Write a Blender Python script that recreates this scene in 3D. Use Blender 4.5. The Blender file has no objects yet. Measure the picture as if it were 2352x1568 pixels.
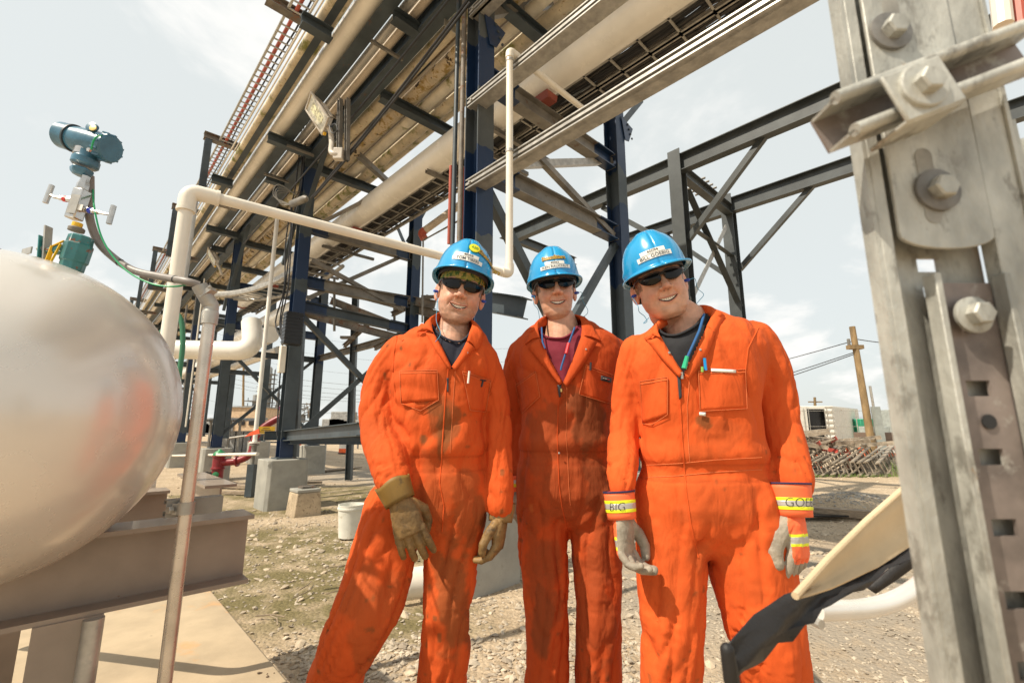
import bpy, bmesh, math, random
import numpy as np
from mathutils import Vector, Matrix, noise
from mathutils.bvhtree import BVHTree
random.seed(7); np.random.seed(7)
R = math.radians
scene = bpy.context.scene
COL = scene.collection

# ---------------------------------------------------------------- camera
CAM_H = 1.24; PITCH = R(10.5)
cam_data = bpy.data.cameras.new("camera")
cam_data.lens = 16.0; cam_data.sensor_width = 36.0
cam_data.clip_start = 0.02; cam_data.clip_end = 3000
cam_data.dof.use_dof = True; cam_data.dof.focus_distance = 1.85; cam_data.dof.aperture_fstop = 7.1
cam = bpy.data.objects.new("camera", cam_data); COL.objects.link(cam)
cam.location = (0, 0, CAM_H); cam.rotation_euler = (math.pi/2 + PITCH, 0, 0)
scene.camera = cam
# ---------------------------------------------------------------- sun and sky
TO_SUN = Vector((-0.82, -0.48, 1.22)).normalized()
SUN_EL = math.asin(TO_SUN.z); SUN_AZ = math.atan2(TO_SUN.x, TO_SUN.y)
sd = bpy.data.lights.new("sun", 'SUN'); sd.energy = 5.0; sd.angle = R(0.6); sd.color = (1.0, 0.90, 0.74)
sun = bpy.data.objects.new("sun", sd); COL.objects.link(sun); sun.location = (0, 0, 30)
sun.rotation_euler = (-TO_SUN).to_track_quat('-Z', 'Y').to_euler()
world = bpy.data.worlds.new("World"); scene.world = world; world.use_nodes = True
wn = world.node_tree.nodes; wl = world.node_tree.links; wn.clear()
wo = wn.new('ShaderNodeOutputWorld'); wb = wn.new('ShaderNodeBackground'); wl.new(wb.outputs[0], wo.inputs[0])
wb.inputs[1].default_value = 0.1
sky = wn.new('ShaderNodeTexSky'); sky.sky_type = 'NISHITA'; sky.sun_disc = False
sky.sun_elevation = SUN_EL; sky.sun_rotation = SUN_AZ; sky.dust_density = 3.0; sky.air_density = 1.0; sky.ozone_density = 1.0
tc = wn.new('ShaderNodeTexCoord'); sep = wn.new('ShaderNodeSeparateXYZ'); wl.new(tc.outputs['Generated'], sep.inputs[0])
# project direction on a cloud layer: xy / (z + k)
ad = wn.new('ShaderNodeMath'); ad.operation = 'ADD'; ad.inputs[1].default_value = 0.35; wl.new(sep.outputs[2], ad.inputs[0])
cx = wn.new('ShaderNodeMath'); cx.operation = 'DIVIDE'; wl.new(sep.outputs[0], cx.inputs[0]); wl.new(ad.outputs[0], cx.inputs[1])
cy = wn.new('ShaderNodeMath'); cy.operation = 'DIVIDE'; wl.new(sep.outputs[1], cy.inputs[0]); wl.new(ad.outputs[0], cy.inputs[1])
cb = wn.new('ShaderNodeCombineXYZ'); wl.new(cx.outputs[0], cb.inputs[0]); wl.new(cy.outputs[0], cb.inputs[1]); cb.inputs[2].default_value = 3.3
nz = wn.new('ShaderNodeTexNoise'); nz.inputs['Scale'].default_value = 2.6; nz.inputs['Detail'].default_value = 7; nz.inputs['Roughness'].default_value = 0.56
nz.inputs['Distortion'].default_value = 0.3
wl.new(cb.outputs[0], nz.inputs['Vector'])
nr = wn.new('ShaderNodeMapRange'); nr.inputs[1].default_value = 0.52; nr.inputs[2].default_value = 0.70; nr.interpolation_type = 'SMOOTHSTEP'
wl.new(nz.outputs[0], nr.inputs[0])
veil = wn.new('ShaderNodeMix'); veil.data_type = 'RGBA'; veil.inputs[0].default_value = 0.80
wl.new(sky.outputs[0], veil.inputs[6]); veil.inputs[7].default_value = (8.1, 8.45, 8.15, 1)
cl = wn.new('ShaderNodeMix'); cl.data_type = 'RGBA'
wl.new(nr.outputs[0], cl.inputs[0]); wl.new(veil.outputs[2], cl.inputs[6]); cl.inputs[7].default_value = (9.2, 9.1, 8.8, 1)
wl.new(cl.outputs[2], wb.inputs[0])
scene.view_settings.view_transform = 'Standard'; scene.view_settings.look = 'None'
scene.view_settings.exposure = 0.2; scene.view_settings.gamma = 1.0
scene.render.engine = 'CYCLES'
scene.render.resolution_x = 1024; scene.render.resolution_y = 682
scene.cycles.max_bounces = 8

# ---------------------------------------------------------------- geometry of the place
FPX = 1045.0; CP, SP = math.cos(PITCH), math.sin(PITCH)
U = Vector((-.689, .725, 0)).normalized(); V = Vector((U.y, -U.x, 0)); Z = Vector((0, 0, 1))
EYE = Vector((0, 0, CAM_H))
def ray(x, y):
    a = x - 1176; b = 784 - y
    return Vector((a, FPX*CP - b*SP, FPX*SP + b*CP))
def pn(x, y, n, d):
    r = ray(x, y); return EYE + r*((d - n.dot(EYE))/n.dot(r))
def pv(x, y, v): return pn(x, y, V, v)
def pu(x, y, u): return pn(x, y, U, u)
def pz(x, y, z=0.0): return pn(x, y, Z, z)
def py(x, y, Y): return pn(x, y, Vector((0, 1, 0)), Y)
def mpp(y, Y): return Y/(FPX*CP - (784-y)*SP)      # metres per picture unit at distance Y
def uvz(u, v, z): return U*u + V*v + Z*z

# ---------------------------------------------------------------- materials
MATS = {}
def mat(name, base, rough=.6, metal=0.0, var=.12, vscale=5.0, spots=(), bump=0.0, bscale=60.0, coat=0.0, attr=None, spec=None, stretch=None, sheen=0.0, waves=None, coord='Object'):
    if name in MATS: return MATS[name]
    m = bpy.data.materials.new(name); m.use_nodes = True; nt = m.node_tree; n = nt.nodes; l = nt.links
    b = n['Principled BSDF']; b.inputs['Roughness'].default_value = rough; b.inputs['Metallic'].default_value = metal
    if coat: b.inputs['Coat Weight'].default_value = coat; b.inputs['Coat Roughness'].default_value = .08
    if spec is not None: b.inputs['Specular IOR Level'].default_value = spec
    if sheen: b.inputs['Sheen Weight'].default_value = sheen
    t = n.new('ShaderNodeTexCoord'); src = t.outputs[coord]
    if stretch:
        mp = n.new('ShaderNodeMapping'); mp.inputs['Scale'].default_value = stretch; l.new(src, mp.inputs[0]); src = mp.outputs[0]
    def nz(scale, detail=5, rgh=.6):
        q = n.new('ShaderNodeTexNoise'); q.inputs['Scale'].default_value = scale; q.inputs['Detail'].default_value = detail
        q.inputs['Roughness'].default_value = rgh; l.new(src, q.inputs['Vector']); return q.outputs[0]
    mix = n.new('ShaderNodeMix'); mix.data_type = 'RGBA'
    c1 = [max(0, c*(1-var*1.6)) for c in base]; c2 = [min(1, c*(1+var)) for c in base]
    mr = n.new('ShaderNodeMapRange'); mr.inputs[1].default_value = .35; mr.inputs[2].default_value = .65; l.new(nz(vscale), mr.inputs[0])
    l.new(mr.outputs[0], mix.inputs[0]); mix.inputs[6].default_value = (*c1, 1); mix.inputs[7].default_value = (*c2, 1)
    cur = mix.outputs[2]
    for (c, sc, th, soft) in spots:
        mm = n.new('ShaderNodeMix'); mm.data_type = 'RGBA'; k = n.new('ShaderNodeMapRange')
        k.inputs[1].default_value = th; k.inputs[2].default_value = th+soft; l.new(nz(sc, 8, .68), k.inputs[0])
        l.new(k.outputs[0], mm.inputs[0]); l.new(cur, mm.inputs[6]); mm.inputs[7].default_value = (*c, 1); cur = mm.outputs[2]
    if attr:
        for an, c in attr:
            a = n.new('ShaderNodeAttribute'); a.attribute_name = an
            mm = n.new('ShaderNodeMix'); mm.data_type = 'RGBA'
            l.new(a.outputs['Fac'], mm.inputs[0]); l.new(cur, mm.inputs[6]); mm.inputs[7].default_value = (*c, 1); cur = mm.outputs[2]
    l.new(cur, b.inputs['Base Color'])
    rr = n.new('ShaderNodeMapRange'); rr.inputs[3].default_value = max(0, rough-.1); rr.inputs[4].default_value = min(1, rough+.1)
    l.new(nz(vscale*3), rr.inputs[0]); l.new(rr.outputs[0], b.inputs['Roughness'])
    if bump:
        bp = n.new('ShaderNodeBump'); bp.inputs['Strength'].default_value = bump; bp.inputs['Distance'].default_value = .01
        l.new(nz(bscale, 6), bp.inputs['Height']); l.new(bp.outputs[0], b.inputs['Normal'])
    MATS[name] = m; return m
def patched(name, base, patch, ranges):
    """steel paint with touch-up bands of another colour along the length (object z)"""
    m = mat(name, base, .45, var=.12, spots=[((.10, .055, .03), 9, .70, .03)], bump=.08, bscale=25)
    n = m.node_tree.nodes; l = m.node_tree.links; b = n['Principled BSDF']
    cur = b.inputs['Base Color'].links[0].from_socket
    t = n.new('ShaderNodeTexCoord'); s = n.new('ShaderNodeSeparateXYZ'); l.new(t.outputs['Object'], s.inputs[0])
    q = n.new('ShaderNodeTexNoise'); q.inputs['Scale'].default_value = 7; l.new(t.outputs['Object'], q.inputs['Vector'])
    a = n.new('ShaderNodeMath'); a.operation = 'MULTIPLY_ADD'; a.inputs[1].default_value = .3; l.new(q.outputs[0], a.inputs[0]); l.new(s.outputs[2], a.inputs[2])
    tot = None
    for z0, z1 in ranges:
        g = n.new('ShaderNodeMath'); g.operation = 'GREATER_THAN'; l.new(a.outputs[0], g.inputs[0]); g.inputs[1].default_value = z0+.15
        h = n.new('ShaderNodeMath'); h.operation = 'LESS_THAN'; l.new(a.outputs[0], h.inputs[0]); h.inputs[1].default_value = z1+.15
        k = n.new('ShaderNodeMath'); k.operation = 'MULTIPLY'; l.new(g.outputs[0], k.inputs[0]); l.new(h.outputs[0], k.inputs[1])
        if tot is None: tot = k.outputs[0]
        else:
            o = n.new('ShaderNodeMath'); o.operation = 'MAXIMUM'; l.new(tot, o.inputs[0]); l.new(k.outputs[0], o.inputs[1]); tot = o.outputs[0]
    mm = n.new('ShaderNodeMix'); mm.data_type = 'RGBA'; l.new(tot, mm.inputs[0]); l.new(cur, mm.inputs[6]); mm.inputs[7].default_value = (*patch, 1)
    l.new(mm.outputs[2], b.inputs['Base Color']); return m
GREY = (.052, .068, .078); NAVY = (.007, .026, .075)
m_steel = mat('steel_paint', GREY, .45, var=.2, vscale=3, spots=[((.13, .065, .035), 8, .63, .04)], bump=.08, bscale=25)
m_navy = mat('navy_paint', NAVY, .35, var=.25, vscale=4, spots=[((.10, .055, .03), 11, .70, .03)])
m_rusty = mat('rusty_steel', (.18, .155, .125), .6, var=.25, vscale=4, spots=[((.16, .07, .03), 6, .56, .05), ((.09, .035, .015), 15, .62, .04)], bump=.15)
m_dull = mat('dull_steel', (.21, .195, .17), .5, metal=.2, var=.2, vscale=4, spots=[((.14, .09, .06), 7, .62, .06)])
m_galv = mat('galvanised_steel', (.42, .40, .36), .42, metal=.45, var=.16, vscale=14, spots=[((.36, .35, .33), 30, .56, .1)], bump=.03, bscale=80)
m_galvold = mat('weathered_galvanised', (.46, .455, .41), .5, metal=.3, var=.22, vscale=22, spots=[((.26, .25, .22), 38, .55, .08), ((.30, .20, .12), 60, .66, .05)], bump=.2, bscale=160, stretch=(1, 1, .5))
m_white = mat('white_pipe_paint', (.82, .785, .71), .25, var=.06, vscale=2, spots=[((.52, .44, .32), 5, .68, .1)], coat=.2)
m_pvc = mat('cream_pipe_paint', (.78, .72, .61), .36, var=.05, vscale=5, spots=[((.55, .45, .32), 16, .70, .05)], coat=.15, bump=.02)
m_moss = mat('mossy_pipe', (.64, .55, .40), .75, var=.15, vscale=4, spots=[((.20, .20, .055), 3.2, .53, .10), ((.32, .20, .09), 9, .60, .05), ((.05, .032, .02), 7, .70, .02)], bump=.25, bscale=30)
m_rustp = mat('flaking_pipe', (.60, .50, .36), .8, var=.2, vscale=6, spots=[((.30, .20, .06), 6, .50, .08), ((.045, .028, .018), 4.5, .58, .02)], bump=.6, bscale=24)
m_redp = mat('red_conduit', (.42, .085, .05), .5, var=.15)
m_black = mat('black_cable', (.018, .018, .02), .5, var=.2)
m_cable = mat('dark_cable', (.05, .045, .04), .5, var=.3, vscale=9)
m_conc = mat('concrete', (.33, .32, .28), .85, var=.10, vscale=4, spots=[((.27, .26, .22), 7, .60, .1)], bump=.15, bscale=70)
m_slab = mat('slab_concrete', (.43, .335, .22), .85, var=.10, vscale=3, spots=[((.55, .30, .12), 2.5, .60, .15), ((.34, .27, .18), 12, .66, .05)], bump=.12, bscale=90)
m_wood = mat('weathered_wood', (.30, .23, .16), .85, var=.25, vscale=12, bump=.2, bscale=50, stretch=(1, 1, 6))

# ---------------------------------------------------------------- mesh builder
def perp(t, up=Z):
    t = t.normalized(); s = t.cross(up)
    if s.length < 1e-4: s = t.cross(Vector((0, 1, 0)))
    s.normalize(); return s, s.cross(t).normalized()
class MB:
    def __init__(s): s.v = []; s.f = []
    def add(s, vs, fs):
        o = len(s.v); s.v += [Vector(p) for p in vs]; s.f += [tuple(i+o for i in f) for f in fs]; return s
    def box(s, c, sx, sy, sz, ax=None):
        c = Vector(c); X, Y, Zz = ax if ax else (Vector((1, 0, 0)), Vector((0, 1, 0)), Z)
        p = [c + X*(i*sx/2) + Y*(j*sy/2) + Zz*(k*sz/2) for k in (-1, 1) for j in (-1, 1) for i in (-1, 1)]
        return s.add(p, [(0, 2, 3, 1), (4, 5, 7, 6), (0, 1, 5, 4), (2, 6, 7, 3), (0, 4, 6, 2), (1, 3, 7, 5)])
    def prism(s, poly, p0, p1, side, up):
        p0 = Vector(p0); p1 = Vector(p1); n = len(poly)
        a = [p0 + side*x + up*y for x, y in poly]; b = [p1 + side*x + up*y for x, y in poly]
        return s.add(a+b, [tuple(range(n))[::-1], tuple(range(n, 2*n))] + [(i, (i+1) % n, (i+1) % n + n, i+n) for i in range(n)])
    def ibeam(s, p0, p1, w, h, t=.012, up=Z):
        p0 = Vector(p0); p1 = Vector(p1); sd, upv = perp(p1-p0, up); w2 = w/2; h2 = h/2; k = t*.35
        P = [(-w2, -h2), (w2, -h2), (w2, -h2+t), (k, -h2+t), (k, h2-t), (w2, h2-t), (w2, h2), (-w2, h2), (-w2, h2-t), (-k, h2-t), (-k, -h2+t), (-w2, -h2+t)]
        return s.prism(P, p0, p1, sd, upv)
    def angle(s, p0, p1, w, t=.008, up=Z, flip=1):
        p0 = Vector(p0); p1 = Vector(p1); sd, upv = perp(p1-p0, up)
        return s.prism([(0, 0), (w*flip, 0), (w*flip, t), (t*flip, t), (t*flip, w), (0, w)], p0, p1, sd, upv)
    def bar(s, p0, p1, w, h, up=Z):
        p0 = Vector(p0); p1 = Vector(p1); sd, upv = perp(p1-p0, up)
        return s.prism([(-w/2, -h/2), (w/2, -h/2), (w/2, h/2), (-w/2, h/2)], p0, p1, sd, upv)
    def strut(s, p0, p1, w, up, t=.0025, lip=.011, inn=.008):
        """slotted channel, open towards +up"""
        p0 = Vector(p0); p1 = Vector(p1); sd, upv = perp(p1-p0, up); a = w/2
        P = [(-a, -a), (a, -a), (a, a), (a-lip, a), (a-lip, a-inn), (a-lip+t, a-inn), (a-lip+t, a-t), (a-t, a-t), (a-t, -a+t), (-a+t, -a+t), (-a+t, a-t), (-a+lip-t, a-t), (-a+lip-t, a-inn), (-a+lip, a-inn), (-a+lip, a), (-a, a)]
        return s.prism(P, p0, p1, sd, upv)
    def tube(s, path, r, seg=14, caps=True, flat=1.0):
        path = [Vector(p) for p in path]; n = len(path); rr = r if isinstance(r, (list, tuple)) else [r]*n
        ts = []
        for i in range(n):
            a = path[max(0, i-1)]; b = path[min(n-1, i+1)]; ts.append((b-a).normalized())
        sd, up = perp(ts[0]); V_ = []; prev = ts[0]
        for i in range(n):
            q = prev.rotation_difference(ts[i]); sd = q @ sd; up = q @ up; prev = ts[i]
            for k in range(seg):
                a = 2*math.pi*k/seg; V_.append(path[i] + sd*(math.cos(a)*rr[i]) + up*(math.sin(a)*rr[i]*flat))
        F = [(i*seg+k, i*seg+(k+1) % seg, (i+1)*seg+(k+1) % seg, (i+1)*seg+k) for i in range(n-1) for k in range(seg)]
        if caps: F += [tuple(range(seg))[::-1], tuple(range((n-1)*seg, n*seg))]
        return s.add(V_, F)
    def lathe(s, p0, axis, prof, seg=24, caps=True):
        """prof: (distance along axis, radius)"""
        p0 = Vector(p0); axis = Vector(axis).normalized(); sd, up = perp(axis)
        V_ = [p0 + axis*h + (sd*math.cos(2*math.pi*k/seg) + up*math.sin(2*math.pi*k/seg))*r for h, r in prof for k in range(seg)]
        n = len(prof); F = [(i*seg+k, i*seg+(k+1) % seg, (i+1)*seg+(k+1) % seg, (i+1)*seg+k) for i in range(n-1) for k in range(seg)]
        if caps: F += [tuple(range(seg))[::-1], tuple(range((n-1)*seg, n*seg))]
        return s.add(V_, F)
    def hexn(s, p0, axis, r, h): return s.lathe(p0, axis, [(0, r), (h*.85, r), (h, r*.86)], 6)
    def ball(s, c, rx, ry=None, rz=None, seg=14, ax=None):
        ry = ry or rx; rz = rz or rx; c = Vector(c); X, Y, Zz = ax if ax else (Vector((1, 0, 0)), Vector((0, 1, 0)), Z)
        V_ = []; n = seg//2+1
        for i in range(n):
            th = math.pi*i/(n-1)
            for k in range(seg):
                a = 2*math.pi*k/seg; st = max(math.sin(th), 1e-3)
                V_.append(c + X*(rx*st*math.cos(a)) + Y*(ry*st*math.sin(a)) + Zz*(-rz*math.cos(th)))
        F = [(i*seg+k, i*seg+(k+1) % seg, (i+1)*seg+(k+1) % seg, (i+1)*seg+k) for i in range(n-1) for k in range(seg)]
        F += [tuple(range(seg))[::-1], tuple(range((n-1)*seg, n*seg))]
        return s.add(V_, F)
    def loft(s, rings, caps=True):
        m = len(rings[0]); V_ = [p for r_ in rings for p in r_]; n = len(rings)
        F = [(i*m+k, i*m+(k+1) % m, (i+1)*m+(k+1) % m, (i+1)*m+k) for i in range(n-1) for k in range(m)]
        if caps: F += [tuple(range(m))[::-1], tuple(range((n-1)*m, n*m))]
        return s.add(V_, F)
    def grid(s, rows):
        m = len(rows[0]); n = len(rows)
        return s.add([p for r_ in rows for p in r_], [(i*m+k, i*m+k+1, (i+1)*m+k+1, (i+1)*m+k) for i in range(n-1) for k in range(m-1)])
    def build(s, name, material, parent=None, smooth=35, bevel=0, solid=0, origin=None, normals=True):
        org = Vector(origin) if origin is not None else None
        if parent is not None: org = parent.matrix_basis.translation.copy() if parent.parent is None else WORLD[parent.name]
        elif org is None:
            xs = [p.x for p in s.v]; ys = [p.y for p in s.v]; zs = [p.z for p in s.v]
            org = Vector(((min(xs)+max(xs))/2, (min(ys)+max(ys))/2, min(zs)))
        me = bpy.data.meshes.new(name); me.from_pydata([p-org for p in s.v], [], s.f)
        if normals:
            bm = bmesh.new(); bm.from_mesh(me); bmesh.ops.recalc_face_normals(bm, faces=bm.faces); bm.to_mesh(me); bm.free()
        if smooth: me.shade_smooth(); me.set_sharp_from_angle(angle=R(smooth))
        mats = material if isinstance(material, (list, tuple)) else [material]
        for q in mats: me.materials.append(q)
        o = bpy.data.objects.new(name, me); COL.objects.link(o)
        if parent is not None: o.parent = parent
        else: o.location = org
        WORLD[o.name] = org
        if bevel:
            b = o.modifiers.new('bevel', 'BEVEL'); b.width = bevel; b.segments = 2; b.limit_method = 'ANGLE'; b.angle_limit = R(40)
        if solid:
            q = o.modifiers.new('solid', 'SOLIDIFY'); q.thickness = solid; q.offset = 0
        return o
WORLD = {}
def tag(o, label=None, cat=None, group=None, kind=None):
    if label: o['label'] = label
    if cat: o['category'] = cat
    if group: o['group'] = group
    if kind: o['kind'] = kind
    return o
def thing(name, loc, label, cat, group=None):
    o = bpy.data.objects.new(name, None); COL.objects.link(o); o.location = loc; o.empty_display_size = .2
    WORLD[o.name] = Vector(loc); return tag(o, label, cat, group)
def fillet(pts, r, n=6):
    pts = [Vector(p) for p in pts]; out = [pts[0]]
    for i in range(1, len(pts)-1):
        a, b, c = pts[i-1], pts[i], pts[i+1]; d1 = (a-b); d2 = (c-b); rr = min(r, d1.length*.49, d2.length*.49)
        p = b + d1.normalized()*rr; q = b + d2.normalized()*rr
        for k in range(n+1):
            t = k/n; out.append(p*(1-t)**2 + b*(2*t*(1-t)) + q*t*t)
    out.append(pts[-1]); return out
def catmull(P, n=6):
    P = [Vector(p) for p in P]; out = []
    for i in range(len(P)-1):
        a = P[max(i-1, 0)]; b = P[i]; c = P[i+1]; d = P[min(i+2, len(P)-1)]
        for k in range(n):
            t = k/n; out.append(.5*((2*b) + (c-a)*t + (2*a-5*b+4*c-d)*t*t + (3*b-a-3*c+d)*t**3))
    out.append(P[-1]); return out
def sag(a, b, s, n=14):
    a = Vector(a); b = Vector(b); return [a.lerp(b, i/n) - Z*(s*4*(i/n)*(1-i/n)) for i in range(n+1)]
# ================================================================ pipe rack
UA, UB, UC, UD, UE, UF_ = 3.15, 8.05, 12.95, 17.85, 22.75, 27.65
VF, VB = 2.55, 4.80
rack = thing('pipe_rack', uvz(UB, VF, .74), 'tall dark grey and navy steel rack carrying all the pipes over the yard', 'pipe rack')
pcolA = patched('column_paint_near', (.070, .080, .082), NAVY, [(1.05, 1.9), (2.22, 3.15), (3.75, 4.35)])
pcolB = patched('column_paint_mid', GREY, NAVY, [(.0, .3), (2.2, 2.75), (3.0, 3.75), (4.6, 5.1)])
pcolD = patched('column_paint_back', GREY, NAVY, [(2.3, 3.4), (3.9, 4.8)])
def column(u, v, z0, z1, m, parent, w=.2):
    o = MB().ibeam(uvz(u, v, z0), uvz(u, v, z1), w, w, .013, up=U)
    base = MB().box(uvz(u, v, z0+.012), w*1.5, w*1.5, .022, (V, U, Z))
    ob = o.build('column', m, parent); base.build('base_plate', m_steel, parent); return ob
cols = [(UA, VF, .70, 8.6, pcolA), (UB, VF, .72, 6.9, pcolB), (UC, VF, .72, 6.4, pcolB), (UD, VF, .72, 6.4, pcolB), (UE, VF, .72, 6.4, m_steel), (UF_, VF, .72, 6.4, m_steel), (UF_+4.9, VF, .72, 6.4, m_steel),
        (UF_+9.8, VF, .72, 6.4, m_steel), (UF_+14.7, VF, .72, 6.4, m_steel), (UF_+4.9, VB, .72, 6.1, m_steel), (UF_+9.8, VB, .72, 6.1, m_steel),
        (UA, VB+.15, .72, 6.1, pcolD), (UB, VB, .72, 6.1, pcolB), (UC, VB, .72, 6.1, pcolB), (UD, VB, .72, 6.1, m_steel), (UE, VB, .72, 6.1, m_steel), (UF_, VB, .72, 6.1, m_steel)]
for (u, v, a, b, m) in cols: column(u, v, a, b, m, rack, .2)
def beam(p0, p1, w=.14, h=.2, m=None, parent=rack, name='beam', up=Z): return MB().ibeam(p0, p1, w, h, .012, up).build(name, m or m_steel, parent)
def ends(p0, p1, L=.42, parent=rack, w=.146, h=.206):
    p0 = Vector(p0); p1 = Vector(p1); d = (p1-p0).normalized()
    for a, b in ((p0+d*.02, p0+d*L), (p1-d*L, p1-d*.02)): MB().ibeam(a, b, w, h, .016).build('painted_joint', m_navy, parent)
for i, u in enumerate([UA, UB, UC, UD, UE, UF_, UF_+4.9, UF_+9.8, UF_+14.7]):
    v0 = VF+.105; v1 = VB-.105 + (.15 if i == 0 else 0)
    tm = m_dull if i < 2 else m_steel
    for z in (3.72, 4.74):
        a = uvz(u, v0, z); b = uvz(u, v1, z); beam(a, b, m=tm)
        if i < 3: ends(a, b, .32 if i else .38)
    for uu, va, vb in ((u+.12, VF+.1, v1+.1), (u+2.42, VF+.1, v1+.1), (u-.30, 1.76, 2.46), (u+1.0+.1, 2.12, 2.46), (u+1.90-.05*i, 1.36, 1.72)): beam(uvz(uu, va, 5.97), uvz(uu, vb, 5.97), .13, .15)
    if i == 1: beam(uvz(u, v0, 3.28), uvz(u, v1, 3.18), .12, .17); ends(uvz(u, v0, 3.28), uvz(u, v1, 3.18), .4)
    if i >= 1: beam(uvz(u, v0, 3.05), uvz(u, v1, 3.05), .12, .15, m=m_steel if i > 1 else m_rusty) if i > 1 else None
# front face mid-bay stub beam seen between the near and second columns
beam(uvz(UA-2.45, VF+.1, 5.97), uvz(UA-2.45, VB+.1, 5.97), .13, .15)
# long beams along the rack
for v, z, h, w in [(VF, 6.14, .30, .19), (2.06, 6.16, .24, .16), (1.66, 6.22, .2, .10)]:
    beam(uvz(-2.5, v, z), uvz(43, v, z), w, h, name='long_beam')
beam(uvz(UA+.11, VB, 6.14), uvz(43, VB, 6.14), .16, .22, name='long_beam')
beam(uvz(UB, VF-.02, 1.08), pv(830, 985, VF-.02), .12, .16, m=m_steel)
MB().ibeam(uvz(UB-.25, VF, .98+.05), uvz(UB+.1, VB, .95), .12, .15).build('beam', m_steel, rack)
MB().ibeam(pv(607, 1000, VF-.1), pv(607, 1000, VF-.1)+V*2.6+U*-.4, .1, .16, .012).build('beam', m_steel, rack)
# back face rails
for z in (3.1,): beam(uvz(UB+.1, VB, z), uvz(UC-.1, VB, z), .12, .15, m=m_dull)
# braces, given by points on the bent planes
def brace(a, b, w=.07, m=None, name='brace', parent=rack, flip=1): return MB().angle(a, b, w, .009, U, flip).build(name, m or m_steel, parent)
brace(pu(715, 600, UB-.03), pu(925, 715, UB-.03), .075, m_dull)
brace(pu(708, 690, UB+.03), pu(920, 595, UB+.03), .075, m_dull)
brace(pu(1222, 345, UA-.03), pu(1412, 545, UA-.03), .07, m_dull)
brace(pu(1165, 385, UA), pu(1410, 375, UA), .08, m_galv)
brace(uvz(UA+.03, VF+.1, 3.55), uvz(UA+.03, VB+.05, .86), .10, m_steel)
brace(uvz(UA-.02, VB+.05, 3.6), uvz(UA-.02, VF+.1, .86), .08, m_steel)
brace(pu(1425, 300, UA), pu(1478, 235, UA), .09, m_steel)
brace(uvz(UB, VF+.05, 3.1), uvz(UB-.02, VB, 1.2), .09)
brace(uvz(UB+.03, VF+.1, .95), uvz(UB+.03, VB, 3.0), .09)
brace(uvz(UB+.1, VF, 5.9), uvz(UB+1.1, VF, 4.3), .07)
brace(uvz(UC+.1, VF, 5.9), uvz(UC+1.1, VF, 4.3), .07)
brace(uvz(UB-1.15, VF-.03, 5.98), uvz(UB-.1, VF-.03, 4.7), .08, flip=-1)
brace(uvz(UC-1.15, VF-.03, 5.98), uvz(UC-.1, VF-.03, 4.7), .08, flip=-1)
brace(uvz(UC, VF+.1, 3.0), uvz(UC, VB-.1, 1.0), .08); brace(uvz(UC+.03, VF+.1, 1.0), uvz(UC+.03, VB-.1, 3.0), .08)
brace(uvz(UA+.1, VF+.15, 5.6), uvz(UA+.1, VF+1.3, 6.6), .09, m_dull)
brace(uvz(UB-1.0, VF+.5, 5.85), uvz(UB-.1, VF+2.1, 5.85), .09, m_dull)
brace(uvz(UB-.1, VF+.3, 4.85), uvz(UB-2.0, VF+1.6, 5.8), .06, m_dull)
brace(uvz(UB, VB+.02, 4.6), uvz(UB+.9, VB+.02, 5.9), .09)
brace(pu(940, 560, UB+.02), pu(985, 475, UB+.02), .09)
# gusset plates with bolts beside the near column
for (x, y) in ((1135, 75), (1440, 300)):
    c = pu(x, y, UA-.12); g = MB().prism([(-.13, .16), (.16, .10), (.04, -.15), (-.05, -.17)], c, c+U*.012, V, Z).build('gusset', m_navy, rack)
    b = MB()
    for k in range(4): b.hexn(c - U*.0 + V*(.02+.03*k) + Z*(.10-.06*k), -U, .016, .014)
    b.build('bolt', m_steel, g)
# short cantilever with post at the tray side
for u, zt in ((5.77, 6.66), (9.66, 6.66), (13.55, 6.66), (17.4, 6.66), (1.9, 6.66), (21.3, 6.66), (25.2, 6.66), (29.1, 6.66), (33, 6.66), (37, 6.66)):
    beam(uvz(u, 1.12, zt), uvz(u, 1.75, zt), .13, .13, m=m_rusty)
    if u > UB: beam(uvz(u, 1.2, 5.35), uvz(u, 1.2, zt-.07), .11, .11, m=m_steel, name='hanger_post', up=U); beam(uvz(u, 1.16, 5.4), uvz(u, 1.8, 5.4), .1, .1, m=m_rusty)
# small flat lugs hanging off the long beams
for i, (u, v, z) in enumerate([(4.7, 2.35, 5.9), (6.4, 2.30, 5.9), (7.6, 2.3, 5.86), (8.9, 2.3, 5.9)]):
    MB().strut(uvz(u, v-.28, z), uvz(u, v+.16, z), .035, Z).build('lug', m_dull, rack)
c = uvz(3.9, 2.6, 5.95); MB().bar(c, c+V*.75-Z*.02, .012, .10).build('tie_plate', m_galv, rack)

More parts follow.
